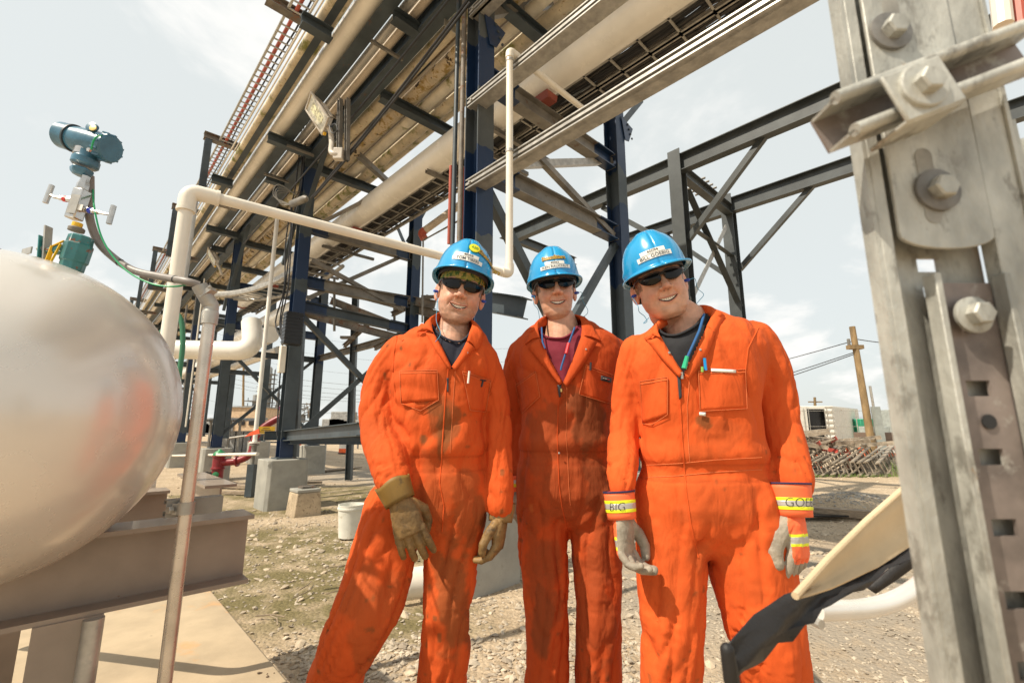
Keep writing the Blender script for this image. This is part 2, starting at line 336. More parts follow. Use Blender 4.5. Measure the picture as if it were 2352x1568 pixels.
# ---------------------------------------------------------------- pedestals
def pedestal(u, v, w, h, lab, m=m_conc, name='concrete_pedestal', group='concrete pedestals under the steelwork', rough=0):
    b = w/2; ch = .05
    P = [(-b+ch, -b), (b-ch, -b), (b, -b+ch), (b, b-ch), (b-ch, b), (-b+ch, b), (-b, b-ch), (-b, -b+ch)]
    o = MB().prism(P, uvz(u, v, -.05), uvz(u, v, h), V, U).build(name, m, bevel=.012)
    return tag(o, lab, 'pedestal', group)
pl_ = [(UA, VF, .60, .70, 'grey concrete pedestal half hidden behind the left worker, under the nearest column'),
       (UB, VF, .62, .72, 'big square grey pedestal under the column with the black box, left of the bucket'),
       (UC, VF, .6, .72, 'concrete pedestal behind the red hydrant'), (UD, VF, .6, .72, 'concrete pedestal farther back than the one behind the hydrant'),
       (UE, VF, .6, .72, 'small distant concrete pedestal in the front row of the rack'), (UF_, VF, .6, .72, 'farthest visible concrete pedestal of the front row'),
       (UB, VB, .7, .72, 'concrete pedestal just behind and right of the big one, left of the striped barrel'), (UC, VB, .6, .72, 'concrete pedestal of the back row behind the upright white pipe'),
       (UA, VB+.15, .6, .72, 'concrete pedestal hidden behind the middle and right workers'), (UD, VB, .6, .72, 'distant concrete pedestal in the back row of the rack')]
for q in pl_: pedestal(*q)

# ---------------------------------------------------------------- pipes on the rack
def pipe(name, v, z, r, m, lab, u0=-2.2, u1=43, cat='pipe', group=None, seg=24):
    n = 14; o = MB().tube([uvz(u0+(u1-u0)*i/n, v, z) for i in range(n+1)], r, seg).build(name, m)
    return tag(o, lab, cat, group)
def piper(name, r_lo, r_hi, z, m, lab, **k):
    a = math.atan(r_lo); b = math.atan(r_hi); c = (a+b)/2; D = (z-CAM_H)/math.sin(c)
    return pipe(name, D*math.cos(c), z, D*math.sin(abs(b-a)/2), m, lab, **k)
big = piper('large_pipe', 1.048, 1.230, 5.17, m_white, 'very large white pipe crossing right above the workers, the thickest on the rack', u0=-2.2, u1=16.2, seg=40)
sh = thing('pipe_flange', uvz(16.2, 3.45, 5.17), 'rust red flange at the open far end of the very large white pipe', 'flange')
MB().lathe(uvz(16.2, 3.45, 5.17), U, [(0, .235), (.05, .235)], 32).build('ring', mat('red_primer', (.25, .06, .04), .6), sh)
piper('white_pipe', 2.40, 2.764, 6.25, m_white, 'thick clean white pipe, leftmost of the thick ones, beside the floodlight', u1=30, seg=32)
for u in (UA, UB, UC): 
    o = MB().prism([(-.07, 0), (.07, 0), (.09, .085), (-.09, .085)], uvz(u-.18, 3.45, 4.843), uvz(u+.18, 3.45, 4.843), V, Z).build('pipe_shoe', mat('red_primer', (.25, .06, .04), .6))
    tag(o, {UA: 'dark red pipe shoe above the near crossbeam', UB: 'dark red pipe shoe on the crossbeam behind the thin slanting cream pipe', UC: 'far dark red pipe shoe on the third crossbeam'}[u], 'pipe shoe')
m_silv = mat('silver_pipe', (.62, .60, .56), .35, metal=.3, var=.1)
piper('insulated_pipe', 2.118, 2.234, 6.17, m_silv, 'silver jacketed pipe between the two long dark beams, nearer the floodlight')
piper('insulated_pipe', 2.006, 2.11, 6.17, mat('tan_jacket', (.58, .50, .40), .6, var=.1), 'tan jacketed pipe right beside the silver one under the dark beam')
piper('thin_pipe', 1.83, 1.86, 6.12, m_pvc, 'thin cream pipe along the right side of the wide dark beam')
G = 'stained old pipes packed side by side under the rack'
piper('mossy_pipe', 1.672, 1.80, 6.15, m_moss, 'pale mossy pipe first to the right of the wide dark beam', group=G)
piper('mossy_pipe', 1.520, 1.63, 6.15, m_rustp, 'flaking pipe with dark rust holes in the middle of the stained pipes', group=G)
piper('mossy_pipe', 1.412, 1.498, 6.15, mat('mossy_pale_pipe', (.74, .68, .56), .7, var=.1, spots=[((.22, .21, .07), 2.3, .60, .08), ((.30, .2, .1), 12, .66, .04)], bump=.15), 'mossy pipe just right of the flaking one', group=G)
piper('mossy_pipe', 1.315, 1.398, 6.15, m_moss, 'mossy pipe closest to the very large white pipe', group=G)
piper('mossy_pipe', 2.98, 3.20, 6.17, m_moss, 'mossy pipe left of the thick clean white pipe, next to the thin pair', group=G)
piper('mossy_pipe', 2.80, 2.93, 6.17, m_moss, 'green stained pipe touching the left of the thick clean white pipe', group=G)
for k, (a, b) in enumerate([(3.225, 3.27), (3.34, 3.39)]): piper('thin_pipe', a, b, 6.10, m_pvc, ['thin cream pipe, right one of the pair by the cable tray', 'thin cream pipe, left one of the pair by the cable tray'][k])
# upper tier seen through the gaps
for k, (v, z, r) in enumerate([(2.75, 7.0, .12), (3.08, 7.02, .13), (3.42, 7.0, .11), (3.72, 7.0, .1), (4.02, 7.0, .13), (4.35, 7.0, .12), (2.30, 6.95, .12), (1.95, 6.95, .1)]):
    pipe('upper_pipe', v, z, r, m_moss if k % 2 else mat('tan_jacket', (.58, .50, .40), .6, var=.1), 'stained tan pipe of the upper tier, seen only through gaps between the lower pipes', group='upper tier pipes')
for k, (v, z) in enumerate([(3.02, 6.42), (3.56, 6.45)]):
    o = MB().bar(uvz(-2, v, z), uvz(28, v, z), .20, .03).build('plank', m_wood); tag(o, 'weathered brown board lying along the rack, glimpsed between the stained pipes', 'plank', 'boards between the pipes')
# thin pieces of clutter: short dark spacers between pipes
for k in range(16):
    u = random.uniform(2, 16); v = random.choice([2.99, 3.24, 3.50])
    o = MB().box(uvz(u, v, 6.30), .07, .32, .10, (V, U, Z)).build('spacer_block', m_steel); tag(o, 'small dark block wedged between the stained pipes', 'spacer', 'dark blocks between the pipes')

# ---------------------------------------------------------------- cable trays
def tray(name, v0, v1, z, u0, u1, step, lab, cables, rail=.05, m=m_galv, nc=10):
    t = thing(name, uvz((u0+u1)/2, (v0+v1)/2, z), lab, 'cable tray')
    for v in (v0, v1): MB().strut(uvz(u0, v, z+.03), uvz(u1, v, z+.03), rail, V if v == v0 else -V, .003, .008, .004).build('side_rail', m, t)
    n = int((u1-u0)/step); r_ = MB()
    for i in range(n): r_.bar(uvz(u0+i*step, v0, z+.012), uvz(u0+i*step, v1, z+.012), .022, .014)
    r = r_.build('rungs', m, t)
    return t
tray('cable_tray', 3.56, 3.81, 4.98, -2.0, 17, .33, 'ladder cable tray next to the very large white pipe, packed with black cables', 1)
tray('cable_tray', 3.83, 4.07, 4.98, -2.0, 17, .33, 'outer ladder cable tray of the right hand pair', 1)
tray('cable_tray', 1.37, 1.60, 6.60, -2.0, 42, .16, 'narrow ladder tray at the left edge of the rack, carrying a red conduit', 0, rail=.03)
def cab(v, z, r, m, lab, cat='cable', u1=17, amp=.02, group=None):
    ph = random.random()*9
    pts = [uvz(-2+(u1+2)*i/60, v+amp*math.sin(i*.9+ph)+amp*.6*math.sin(i*2.1+ph), z+amp*.4*abs(math.sin(i*1.3+ph))) for i in range(61)]
    o = MB().tube(pts, r, 8).build('cable' if cat == 'cable' else 'conduit', m); return tag(o, lab, cat, group)
for k in range(20): cab(random.uniform(3.59, 3.78), 5.02+random.random()*.04, random.uniform(.009, .017), m_black if k % 4 else m_cable, 'black cable lying in the tray next to the very large white pipe', group='black cables in the inner tray')
for k in range(18): cab(random.uniform(3.86, 4.03), 5.02+random.random()*.04, random.uniform(.009, .017), m_black if k % 3 else m_cable, 'dark cable lying in the outer right hand tray', group='dark cables in the outer tray')
cab(1.47, 6.66, .026, m_redp, 'brick red conduit lying in the leftmost ladder tray', 'conduit', u1=42, amp=.0)
cab(1.545, 6.655, .012, m_black, 'twisted black cable beside the brick red conduit in the leftmost tray', u1=42, amp=.014)
# supports under the right hand trays
for k, u in enumerate((3.9, 5.3, 9.2, 11.1, 4.35)):
    o = MB().strut(uvz(u, 3.3, 4.92), uvz(u, 4.45, 4.92), .055, Z).build('tray_support', m_dull); tag(o, 'short steel channel crossing under the paired cable trays', 'channel', 'channels under the trays')

# ---------------------------------------------------------------- galvanised channels from the near column
def dstrut(v, z, lab, d=.125, h=.098):
    t = thing('support_channel', uvz(UA, v, z), lab, 'channel', 'galvanised channels fixed to the near column')
    p0 = uvz(UA+.02, v, z); p1 = uvz(-1.9, v, z)
    # two strut channels one above the other, open side to the front
    for k, zz in enumerate((z+h*.25, z-h*.25)):
        MB().strut(Vector((p0.x, p0.y, zz)), Vector((p1.x, p1.y, zz)), h*.5, -V, .003, .012, .006).build('strut', m_galv, t)
    MB().box(uvz((UA-1.9)/2, v+d*.5, z-h*.5+.003), d, UA+1.9, .006, (V, U, Z)).build('web_plate', m_galv, t)
    MB().box(uvz((UA-1.9)/2, v+d*.5, z+h*.5-.003), d, UA+1.9, .006, (V, U, Z)).build('web_plate', m_galv, t)
    MB().hexn(p0 + V*-.025 + U*-.07 - Z*.0, -V, .014, .014).build('bolt', m_galv, t)
    return t
dstrut(2.43, 3.475, 'lowest galvanised double channel running from the column out over the right worker')
dstrut(2.43, 4.34, 'middle galvanised double channel running from the column towards the upper right')
dstrut(2.43, 5.38, 'topmost galvanised double channel, at the top edge beside the column')

# ---------------------------------------------------------------- steel frame at the right
frame = thing('steel_gantry', uvz(UA, 6.85, 0), 'separate grey two-column steel gantry with knee braces behind the right worker', 'gantry')
m_fr = mat('frame_paint', (.058, .068, .072), .5, var=.2, vscale=2, bump=.05)
def fcol(x, yt, yb, v, w=.21):
    top = pu(x, yt, UA).z; MB().ibeam(uvz(UA, v, .7), uvz(UA, v, top), w, w, .013, up=V).build('column', m_fr, frame); return top
vF = pu(1556, 400, UA).dot(V); vG = pu(1672, 475, UA).dot(V)
zF = fcol(1545, 345, 0, vF); zG = fcol(1668, 450, 0, vG)
zb = (pu(1560, 390, UA).z + pu(1680, 478, UA).z)/2
MB().ibeam(uvz(7.2, vF, zb), uvz(-6.5, vF, zb), .16, .30, .013).build('beam', m_fr, frame)
MB().ibeam(uvz(5.6, vG, zb), uvz(-6.5, vG, zb), .16, .30, .013).build('beam', m_fr, frame)
MB().ibeam(uvz(UA-.05, vF+.1, zb-.12), uvz(UA-.05, vG-.1, zb-.12), .14, .2, .012).build('beam', m_fr, frame)
MB().ibeam(uvz(7.2, vF-.3, zb), uvz(7.2, vG+.2, zb), .14, .2, .012).build('beam', m_fr, frame)
def fbr(a, b, w=.09): MB().angle(a, b, w, .01, V).build('brace', m_fr, frame)
fbr(uvz(UA-.12, vF, zb-1.35), uvz(UA-1.35, vF, zb-.15)); fbr(uvz(UA-.12, vG, zb-1.35), uvz(UA-1.45, vG, zb-.15))
fbr(uvz(UA+.12, vF, zb-1.35), uvz(UA+1.5, vF, zb-.15)); fbr(uvz(UA+.12, vG, zb-1.35), uvz(UA+1.3, vG, zb-.15))
fbr(pu(1572, 440, UA), pu(1692, 705, UA), .11); fbr(pu(1575, 520, UA+.02), pu(1690, 600, UA+.02), .09)
MB().bar(pu(1668, 520, UA-.03), pu(1575, 715, UA-.03), .09, .012, up=U).build('brace', m_galv, frame)
pedestal(UA, vF, .6, .7, 'concrete pedestal under the grey frame column, hidden by the right worker'); pedestal(UA, vG, .6, .7, 'second concrete pedestal under the grey frame, behind the right worker')
for k in range(4):
    o = MB().tube([uvz(UA-.2+.05, vF+.75+.16*k, zb+.02), uvz(UA+.25, vF+.75+.16*k, zb+.02)], .02, 8).build('pipe_stub', m_dull); tag(o, 'short pipe stub lying on the crossbeam of the grey frame', 'pipe stub', 'pipe stubs on the frame')

# ---------------------------------------------------------------- rusty low rack behind (between the second column pair and the far sky)
old = thing('old_gantry', uvz(14, 7.5, 0), 'weathered gantry of rusty beams behind the dark rack, left of the left worker', 'gantry')
def ob_(a, b, w=.12, h=.17, m=m_rusty): MB().ibeam(a, b, w, h, .012).build('beam', m, old)
DY = 10.5
for (x0, y0, x1, y1) in [(740, 655, 1010, 725), (760, 690, 1010, 790), (660, 640, 1000, 700), (700, 720, 1080, 820), (690, 740, 1010, 800)][:4]:
    a = py(x0, y0, DY); b = py(x1, y1, DY-1.6); ob_(a, b)
ob_(py(900, 722, DY-.6), py(985, 682, DY-.9), .1, .1); ob_(py(790, 795, DY), py(850, 740, DY-.4), .08, .08)
ob_(py(860, 800, DY-.6), py(930, 765, DY-.8), .08, .1)
for (x, y0, y1, w) in [(985, 690, 800, .16), (1060, 700, 900, .14)]:
    MB().ibeam(py(x, y0, DY-1.2), Vector((py(x, y1, DY-1.2).x, DY-1.2, 0)), w, w, .012, up=Vector((1, 0, 0))).build('post', m_rusty, old)
for (x, y0, y1) in [(768, 640, 760), (906, 690, 740), (1045, 600, 730)]:
    MB().tube([py(x, y0, DY-.5), py(x, y1, DY-.5)], .03, 8).build('hanger_rod', m_dull, old)
for x in (700, 820): MB().ibeam(Vector((py(x, 800, DY+.5).x, DY+.5, 0)), py(x-2, 655, DY+.5), .14, .14, .012, up=Vector((1, 0, 0))).build('post', m_steel, old)
for (x, y) in ((985, 682), (800, 775)): MB().box(py(x, y, DY-1.2), .3, .12, .05).build('seat_plate', m_rusty, old)
# ================================================================ ground
def mat_ground():
    m = bpy.data.materials.new('dirt_ground'); m.use_nodes = True; n = m.node_tree.nodes; l = m.node_tree.links; b = n['Principled BSDF']
    t = n.new('ShaderNodeTexCoord'); src = t.outputs['Object']
    def nz(s, d=6, r=.6):
        q = n.new('ShaderNodeTexNoise'); q.inputs['Scale'].default_value = s; q.inputs['Detail'].default_value = d; q.inputs['Roughness'].default_value = r; l.new(src, q.inputs['Vector']); return q.outputs[0]
    def mr(v, a, c):
        q = n.new('ShaderNodeMapRange'); q.inputs[1].default_value = a; q.inputs[2].default_value = c; l.new(v, q.inputs[0]); return q.outputs[0]
    def mix(f, a, c):
        q = n.new('ShaderNodeMix'); q.data_type = 'RGBA'; l.new(f, q.inputs[0])
        for s, v in ((6, a), (7, c)):
            if isinstance(v, tuple): q.inputs[s].default_value = (*v, 1)
            else: l.new(v, q.inputs[s])
        return q.outputs[2]
    c = mix(mr(nz(1.3), .38, .62), (.41, .31, .205), (.55, .435, .305))
    c = mix(mr(nz(22, 6, .7), .42, .62), c, (.32, .245, .165))
    c = mix(mr(nz(60, 4, .7), .56, .66), c, (.56, .46, .33))
    a = n.new('ShaderNodeAttribute'); a.attribute_name = 'damp'
    mx = n.new('ShaderNodeMath'); mx.operation = 'MULTIPLY'; l.new(a.outputs['Fac'], mx.inputs[0]); l.new(mr(nz(3.5, 6), .32, .55), mx.inputs[1])
    c = mix(mx.outputs[0], c, (.17, .14, .065))
    a2 = n.new('ShaderNodeAttribute'); a2.attribute_name = 'grey'
    mx2 = n.new('ShaderNodeMath'); mx2.operation = 'MULTIPLY'; l.new(a2.outputs['Fac'], mx2.inputs[0]); l.new(mr(nz(2.5, 6), .3, .5), mx2.inputs[1])
    c = mix(mx2.outputs[0], c, (.32, .27, .21))
    l.new(c, b.inputs['Base Color']); b.inputs['Roughness'].default_value = .93; b.inputs['Specular IOR Level'].default_value = .2
    vo = n.new('ShaderNodeTexVoronoi'); vo.inputs['Scale'].default_value = 38; l.new(src, vo.inputs['Vector'])
    ad = n.new('ShaderNodeMath'); ad.operation = 'MULTIPLY_ADD'; l.new(vo.outputs['Distance'], ad.inputs[0]); ad.inputs[1].default_value = -.7; l.new(nz(14, 8, .7), ad.inputs[2])
    bp = n.new('ShaderNodeBump'); bp.inputs['Strength'].default_value = .8; bp.inputs['Distance'].default_value = .02; l.new(ad.outputs[0], bp.inputs['Height']); l.new(bp.outputs[0], b.inputs['Normal'])
    return m
m_ground = mat_ground()
def gh(x, y):
    d = math.hypot(x, y); k = 1/(1+(d/14)**2)
    return (.035*(noise.noise(Vector((x*.7, y*.7, 0)))) + .012*noise.noise(Vector((x*3.1, y*3.1, 4))))*k - .02
xs = sorted(set([round(s*(.06*i + .00055*i**2.35), 4) for i in range(0, 171) for s in (-1, 1)]))
ys = [-60, -30, -15, -8, -4, -2] + [round(-1 + .06*i + .0005*i**2.4, 4) for i in range(0, 230)]
xs = [-2500, -1500] + xs + [1500, 2500]; ys = [-1500] + ys + [1500, 2800]
b = MB(); b.grid([[Vector((x, y, gh(x, y))) for x in xs] for y in ys])
ground = b.build('ground', m_ground, origin=(0, 0, 0), smooth=60); ground['kind'] = 'structure'
me = ground.data; co = np.empty(len(me.vertices)*3, 'f'); me.vertices.foreach_get('co', co); co = co.reshape(-1, 3)
def blobf(cx_, cy_, rx, ry, soft=.35):
    d = np.sqrt(((co[:, 0]-cx_)/rx)**2 + ((co[:, 1]-cy_)/ry)**2); return np.clip((1-d)/soft+.5, 0, 1)
damp = np.zeros(len(co)); grey = np.zeros(len(co))
for (x, y, rx, ry) in [(650, 1340, 1.0, .9), (690, 1240, 1.6, .8), (600, 1170, 1.4, .5), (880, 1420, .7, .35), (850, 1250, 1.3, .7), (430, 1140, 2.5, .5), (780, 1130, 2.3, 1.1)]:
    p = pz(x, y); damp = np.maximum(damp, blobf(p.x, p.y, rx, ry, .6))
for (x, y, rx, ry) in [(2000, 1400, 1.4, 1.2), (1560, 1350, .8, .8), (2150, 1500, 1.2, .8), (820, 1090, 3, 1.6), (1990, 1290, 2.2, .6)]:  # greyer gravel tone; shade on the right-hand ground is painted into this colour
    p = pz(x, y); grey = np.maximum(grey, blobf(p.x, p.y, rx, ry, .6))
for nme, arr in (('damp', damp), ('grey', grey)):
    a = me.attributes.new(nme, 'FLOAT', 'POINT'); a.data.foreach_set('value', arr.astype('f'))
# ---- gravel: many small stones
def stones(name, mtl, pts, lab):
    base = [(0, 0, 1)] + [(math.cos(a)*.95, math.sin(a)*.95, .25) for a in [k*math.pi/3 for k in range(6)]] + [(math.cos(a)*.8, math.sin(a)*.8, -.5) for a in [(k+.5)*math.pi/3 for k in range(6)]]
    fcs = [(0, 1+k, 1+(k+1) % 6) for k in range(6)] + [(1+k, 7+k, 1+(k+1) % 6) for k in range(6)] + [(7+k, 7+(k+1) % 6, 1+(k+1) % 6) for k in range(6)]
    bv = np.array(base); N = len(pts); vs = np.empty((N, 13, 3)); fs = np.empty((N, 18, 3), int)
    for i, (x, y, z, s) in enumerate(pts):
        a = random.random()*6.28; c, q = math.cos(a), math.sin(a); w = bv*(1+np.random.uniform(-.28, .28, (13, 3)))
        w = w*np.array([s*random.uniform(.8, 1.4), s*random.uniform(.6, 1.0), s*random.uniform(.35, .75)])
        tl = random.uniform(-.4, .4); w[:, 2] += w[:, 0]*tl
        vs[i, :, 0] = x + w[:, 0]*c - w[:, 1]*q; vs[i, :, 1] = y + w[:, 0]*q + w[:, 1]*c; vs[i, :, 2] = z + w[:, 2]
        fs[i] = np.array(fcs) + i*13
    me = bpy.data.meshes.new(name); me.from_pydata(vs.reshape(-1, 3).tolist(), [], fs.reshape(-1, 3).tolist())
    shade = np.repeat(np.random.uniform(0, 1, N), 13).astype('f'); a = me.attributes.new('shade', 'FLOAT', 'POINT'); a.data.foreach_set('value', shade)
    me.materials.append(mtl); o = bpy.data.objects.new(name, me); COL.objects.link(o); tag(o, lab, 'gravel', kind='stuff'); return o
m_stone = mat('limestone_gravel', (.52, .445, .34), .85, var=.15, vscale=8, attr=[('shade', (.27, .22, .165))], bump=.2, bscale=90)
m_stone2 = mat('loose_stone', (.48, .39, .28), .85, var=.2, vscale=8, bump=.2, bscale=90)
pts = []
def okdens(x, y):
    v = noise.noise(Vector((x*1.3, y*1.3, 9)))
    return v
while len(pts) < 21000:
    y = 2.0 + 5.6*random.random()**1.7; x = random.uniform(-.95, 1.35)*y
    base = okdens(x, y); s = x/y
    dens = .2 + 1.1*(1 if y < 3.0 and s > -.42 else .10) * (1 if s > -.45 else .25)
    if s > .35: dens = .75
    if random.random() > dens*(.6+.9*base): continue
    sz = random.uniform(.006, .019)*(1 if random.random() < .9 else 1.6)
    if s > .30: sz *= .62
    pts.append((x, y, gh(x, y)+sz*.15, sz))
stones('gravel', m_stone, pts, 'pale crushed stone gravel spread over the ground around the workers\' feet')
pts = []
for i in range(2600):
    y = 4 + 16*random.random()**1.5; x = random.uniform(-1.05, 1.35)*y
    pts.append((x, y, gh(x, y)+.004, random.uniform(.01, .035)))
for i in range(160):
    y = 2.2+4*random.random(); x = random.uniform(-.8, 1.2)*y; pts.append((x, y, gh(x, y)+.006, random.uniform(.018, .04)))
stones('loose_stones', m_stone2, pts, 'scattered loose stones and clods on the dirt yard')
# low gravel heap at the right
p = pz(1960, 1168); hp = []
for i in range(2600):
    a = random.random()*6.28; r_ = math.sqrt(random.random()); hp.append((p.x+r_*1.0*math.cos(a), p.y+r_*.8*math.sin(a), .26*(1-r_**1.6)+gh(p.x, p.y), random.uniform(.014, .032)))
b = MB(); b.grid([[Vector((p.x+1.05*rr*math.cos(a), p.y+.85*rr*math.sin(a), .26*(1-rr**1.6)-.02)) for a in [2*math.pi*k/28 for k in range(29)]] for rr in [0.01, .2, .4, .6, .8, 1.0, 1.1]])
hb = b.build('gravel_heap', m_ground, smooth=60); tag(hb, 'low heap of grey crushed stone to the right of the right worker', 'gravel heap', kind='stuff')
stones('heap_stones', mat('grey_gravel', (.36, .33, .28), .85, var=.2, attr=[('shade', (.22, .2, .18))]), hp, 'grey stones covering the low heap at the right')
# ================================================================ people
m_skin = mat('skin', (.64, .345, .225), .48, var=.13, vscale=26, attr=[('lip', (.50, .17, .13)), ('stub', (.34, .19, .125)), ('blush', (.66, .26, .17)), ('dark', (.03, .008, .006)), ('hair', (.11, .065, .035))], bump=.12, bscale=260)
m_skin.node_tree.nodes['Principled BSDF'].inputs['Subsurface Weight'].default_value = .12
m_skin.node_tree.nodes['Principled BSDF'].inputs['Subsurface Radius'].default_value = (.012, .004, .002)
def cloth_mat(name, base, stain):
    m = mat(name, base, .85, var=.06, vscale=3, spots=[], attr=[('stain', stain), ('seam', tuple(c*.55 for c in base)), ('pale', (min(1, base[0]*1.05), base[1]*1.9, base[2]*2.4))], bump=.12, bscale=420, spec=.2)
    n = m.node_tree.nodes; l = m.node_tree.links; b = n['Principled BSDF']; old = b.inputs['Normal'].links[0].from_node
    t = n.new('ShaderNodeTexCoord'); w = n.new('ShaderNodeTexNoise'); w.inputs['Scale'].default_value = 7; w.inputs['Detail'].default_value = 3; w.inputs['Distortion'].default_value = .5
    mp = n.new('ShaderNodeMapping'); mp.inputs['Scale'].default_value = (2.0, 2.0, .8); mp.inputs['Rotation'].default_value = (.1, .5, .2); l.new(t.outputs['Object'], mp.inputs[0]); l.new(mp.outputs[0], w.inputs['Vector'])
    a = n.new('ShaderNodeMath'); a.operation = 'SUBTRACT'; a.inputs[1].default_value = .5; l.new(w.outputs[0], a.inputs[0]); c = n.new('ShaderNodeMath'); c.operation = 'ABSOLUTE'; l.new(a.outputs[0], c.inputs[0]); c.operation = 'ADD'; c.inputs[1].default_value = .5
    p = n.new('ShaderNodeMath'); p.operation = 'POWER'; p.inputs[1].default_value = 1.0; l.new(c.outputs[0], p.inputs[0])
    q = n.new('ShaderNodeBump'); q.inputs['Strength'].default_value = .5; q.inputs['Distance'].default_value = .035; l.new(p.outputs[0], q.inputs['Height']); l.new(q.outputs[0], old.inputs['Normal'])
    return m
m_or1 = cloth_mat('orange_cloth', (.60, .090, .017), (.13, .065, .022))
m_or2 = cloth_mat('orange_cloth_worn', (.50, .074, .015), (.13, .048, .018))
m_or3 = cloth_mat('orange_cloth_bright', (.66, .102, .020), (.26, .075, .022))
m_stitch = mat('stitching', (.66, .17, .05), .8)
m_tooth = mat('tooth_enamel', (.80, .72, .60), .3)
m_lens = mat('dark_lens', (.006, .005, .005), .05, spec=.28, var=.02)
m_frame = mat('black_plastic', (.012, .012, .013), .3)
m_blue = mat('blue_hard_shell', (.012, .29, .58), .24, var=.04, vscale=3, coat=.35, spots=[((.30, .50, .62), 60, .72, .02)])
m_dark = mat('helmet_lining', (.03, .03, .035), .7)
m_plug = mat('earplug_blue', (.03, .08, .45), .5)
m_cord = mat('earplug_cord', (.05, .28, .45), .5)
m_paper = mat('label_paper', (.80, .77, .70), .5)
m_ink = mat('black_ink', (.03, .03, .035), .6)
m_brown = mat('brown_leather', (.22, .13, .045), .6, var=.3, vscale=14, spots=[((.075, .05, .025), 16, .56, .10), ((.44, .29, .12), 9, .62, .08)], bump=.2, bscale=90)
m_grey = mat('grey_leather', (.33, .285, .22), .65, var=.2, vscale=14, spots=[((.2, .16, .12), 14, .58, .1)], bump=.2, bscale=90)
m_hv = mat('hivis_orange', (.95, .16, .05), .6, var=.05)
m_hvy = mat('hivis_yellow', (.80, .85, .02), .5, var=.03)
m_refl = mat('reflective_tape', (.50, .48, .46), .35, metal=.3, var=.05)
m_camo = mat('camouflage_cloth', (.30, .30, .07), .8, var=.1, spots=[((.05, .13, .03), 45, .50, .01), ((.45, .33, .12), 38, .56, .01), ((.03, .05, .02), 60, .62, .01)])
m_navycl = mat('navy_tshirt', (.012, .014, .028), .85); m_blackcl = mat('black_tshirt', (.013, .013, .016), .85); m_maroon = mat('maroon_tshirt', (.20, .012, .03), .85)
m_boot = mat('boot_leather', (.10, .06, .03), .6, var=.3, bump=.2)

def capsule(mb, pts, rads, seg=14, flat=1.0, up=None):
    """tapered round-ended chain"""
    pts = [Vector(p) for p in pts]
    d0 = (pts[1]-pts[0]).normalized(); d1 = (pts[-1]-pts[-2]).normalized(); P = []; Rr = []
    for a in (80, 55, 28): P.append(pts[0]-d0*rads[0]*math.sin(R(a))); Rr.append(rads[0]*math.cos(R(a)))
    P += pts; Rr += list(rads)
    for a in (28, 55, 80): P.append(pts[-1]+d1*rads[-1]*math.sin(R(a))); Rr.append(rads[-1]*math.cos(R(a)))
    mb.tube(P, Rr, seg, flat=flat); return mb
def remesh(mb, voxel, smooth=3, fac=.5):
    me = bpy.data.meshes.new('tmp'); me.from_pydata(mb.v, [], mb.f)
    bm = bmesh.new(); bm.from_mesh(me); bmesh.ops.recalc_face_normals(bm, faces=bm.faces); bm.to_mesh(me); bm.free()
    o = bpy.data.objects.new('tmp', me); COL.objects.link(o)
    q = o.modifiers.new('r', 'REMESH'); q.mode = 'VOXEL'; q.voxel_size = voxel
    if smooth: s = o.modifiers.new('s', 'SMOOTH'); s.iterations = smooth; s.factor = fac
    bpy.context.view_layer.update(); dg = bpy.context.evaluated_depsgraph_get()
    nm = bpy.data.meshes.new_from_object(o.evaluated_get(dg)); bpy.data.objects.remove(o); bpy.data.meshes.remove(me)
    return nm
def coords(me):
    c = np.empty(len(me.vertices)*3, 'f'); me.vertices.foreach_get('co', c); return c.reshape(-1, 3).astype('d')
def normals(me):
    c = np.empty(len(me.vertices)*3, 'f'); me.vertices.foreach_get('normal', c); return c.reshape(-1, 3).astype('d')
def setco(me, c): me.vertices.foreach_set('co', c.astype('f').ravel()); me.update()
def setattr_(me, n, arr):
    a = me.attributes.get(n) or me.attributes.new(n, 'FLOAT', 'POINT'); a.data.foreach_set('value', np.clip(arr, 0, 1).astype('f'))
def put(me, name, mtl, parent, smooth=True):
    """mesh in world coordinates -> object under parent"""
    org = np.array(WORLD[parent.name]); setco(me, coords(me)-org)
    if smooth: me.shade_smooth()
    me.name = name; me.materials.clear(); me.materials.append(mtl)
    o = bpy.data.objects.new(name, me); COL.objects.link(o); o.parent = parent; WORLD[o.name] = Vector(org); return o
# ---- smooth value noise in numpy
_T = np.random.RandomState(3).uniform(-1, 1, (32, 32, 32))
def vn(p):
    i = np.floor(p).astype(int); f = p-i; f = f*f*(3-2*f); i &= 31; j = (i+1) & 31
    def g(a, b, c): return _T[a, b, c]
    x0, y0, z0 = i.T; x1, y1, z1 = j.T; fx, fy, fz = f.T
    return ((g(x0, y0, z0)*(1-fx)+g(x1, y0, z0)*fx)*(1-fy)+(g(x0, y1, z0)*(1-fx)+g(x1, y1, z0)*fx)*fy)*(1-fz) + ((g(x0, y0, z1)*(1-fx)+g(x1, y0, z1)*fx)*(1-fy)+(g(x0, y1, z1)*(1-fx)+g(x1, y1, z1)*fx)*fy)*fz
def fbm(p, o=3):
    r = 0; a = 1; 
    for k in range(o): r = r + a*vn(p*(2.03**k)+k*7.3); a *= .5
    return r
def ridge(p):
    return 1-np.abs(vn(p))*2.2

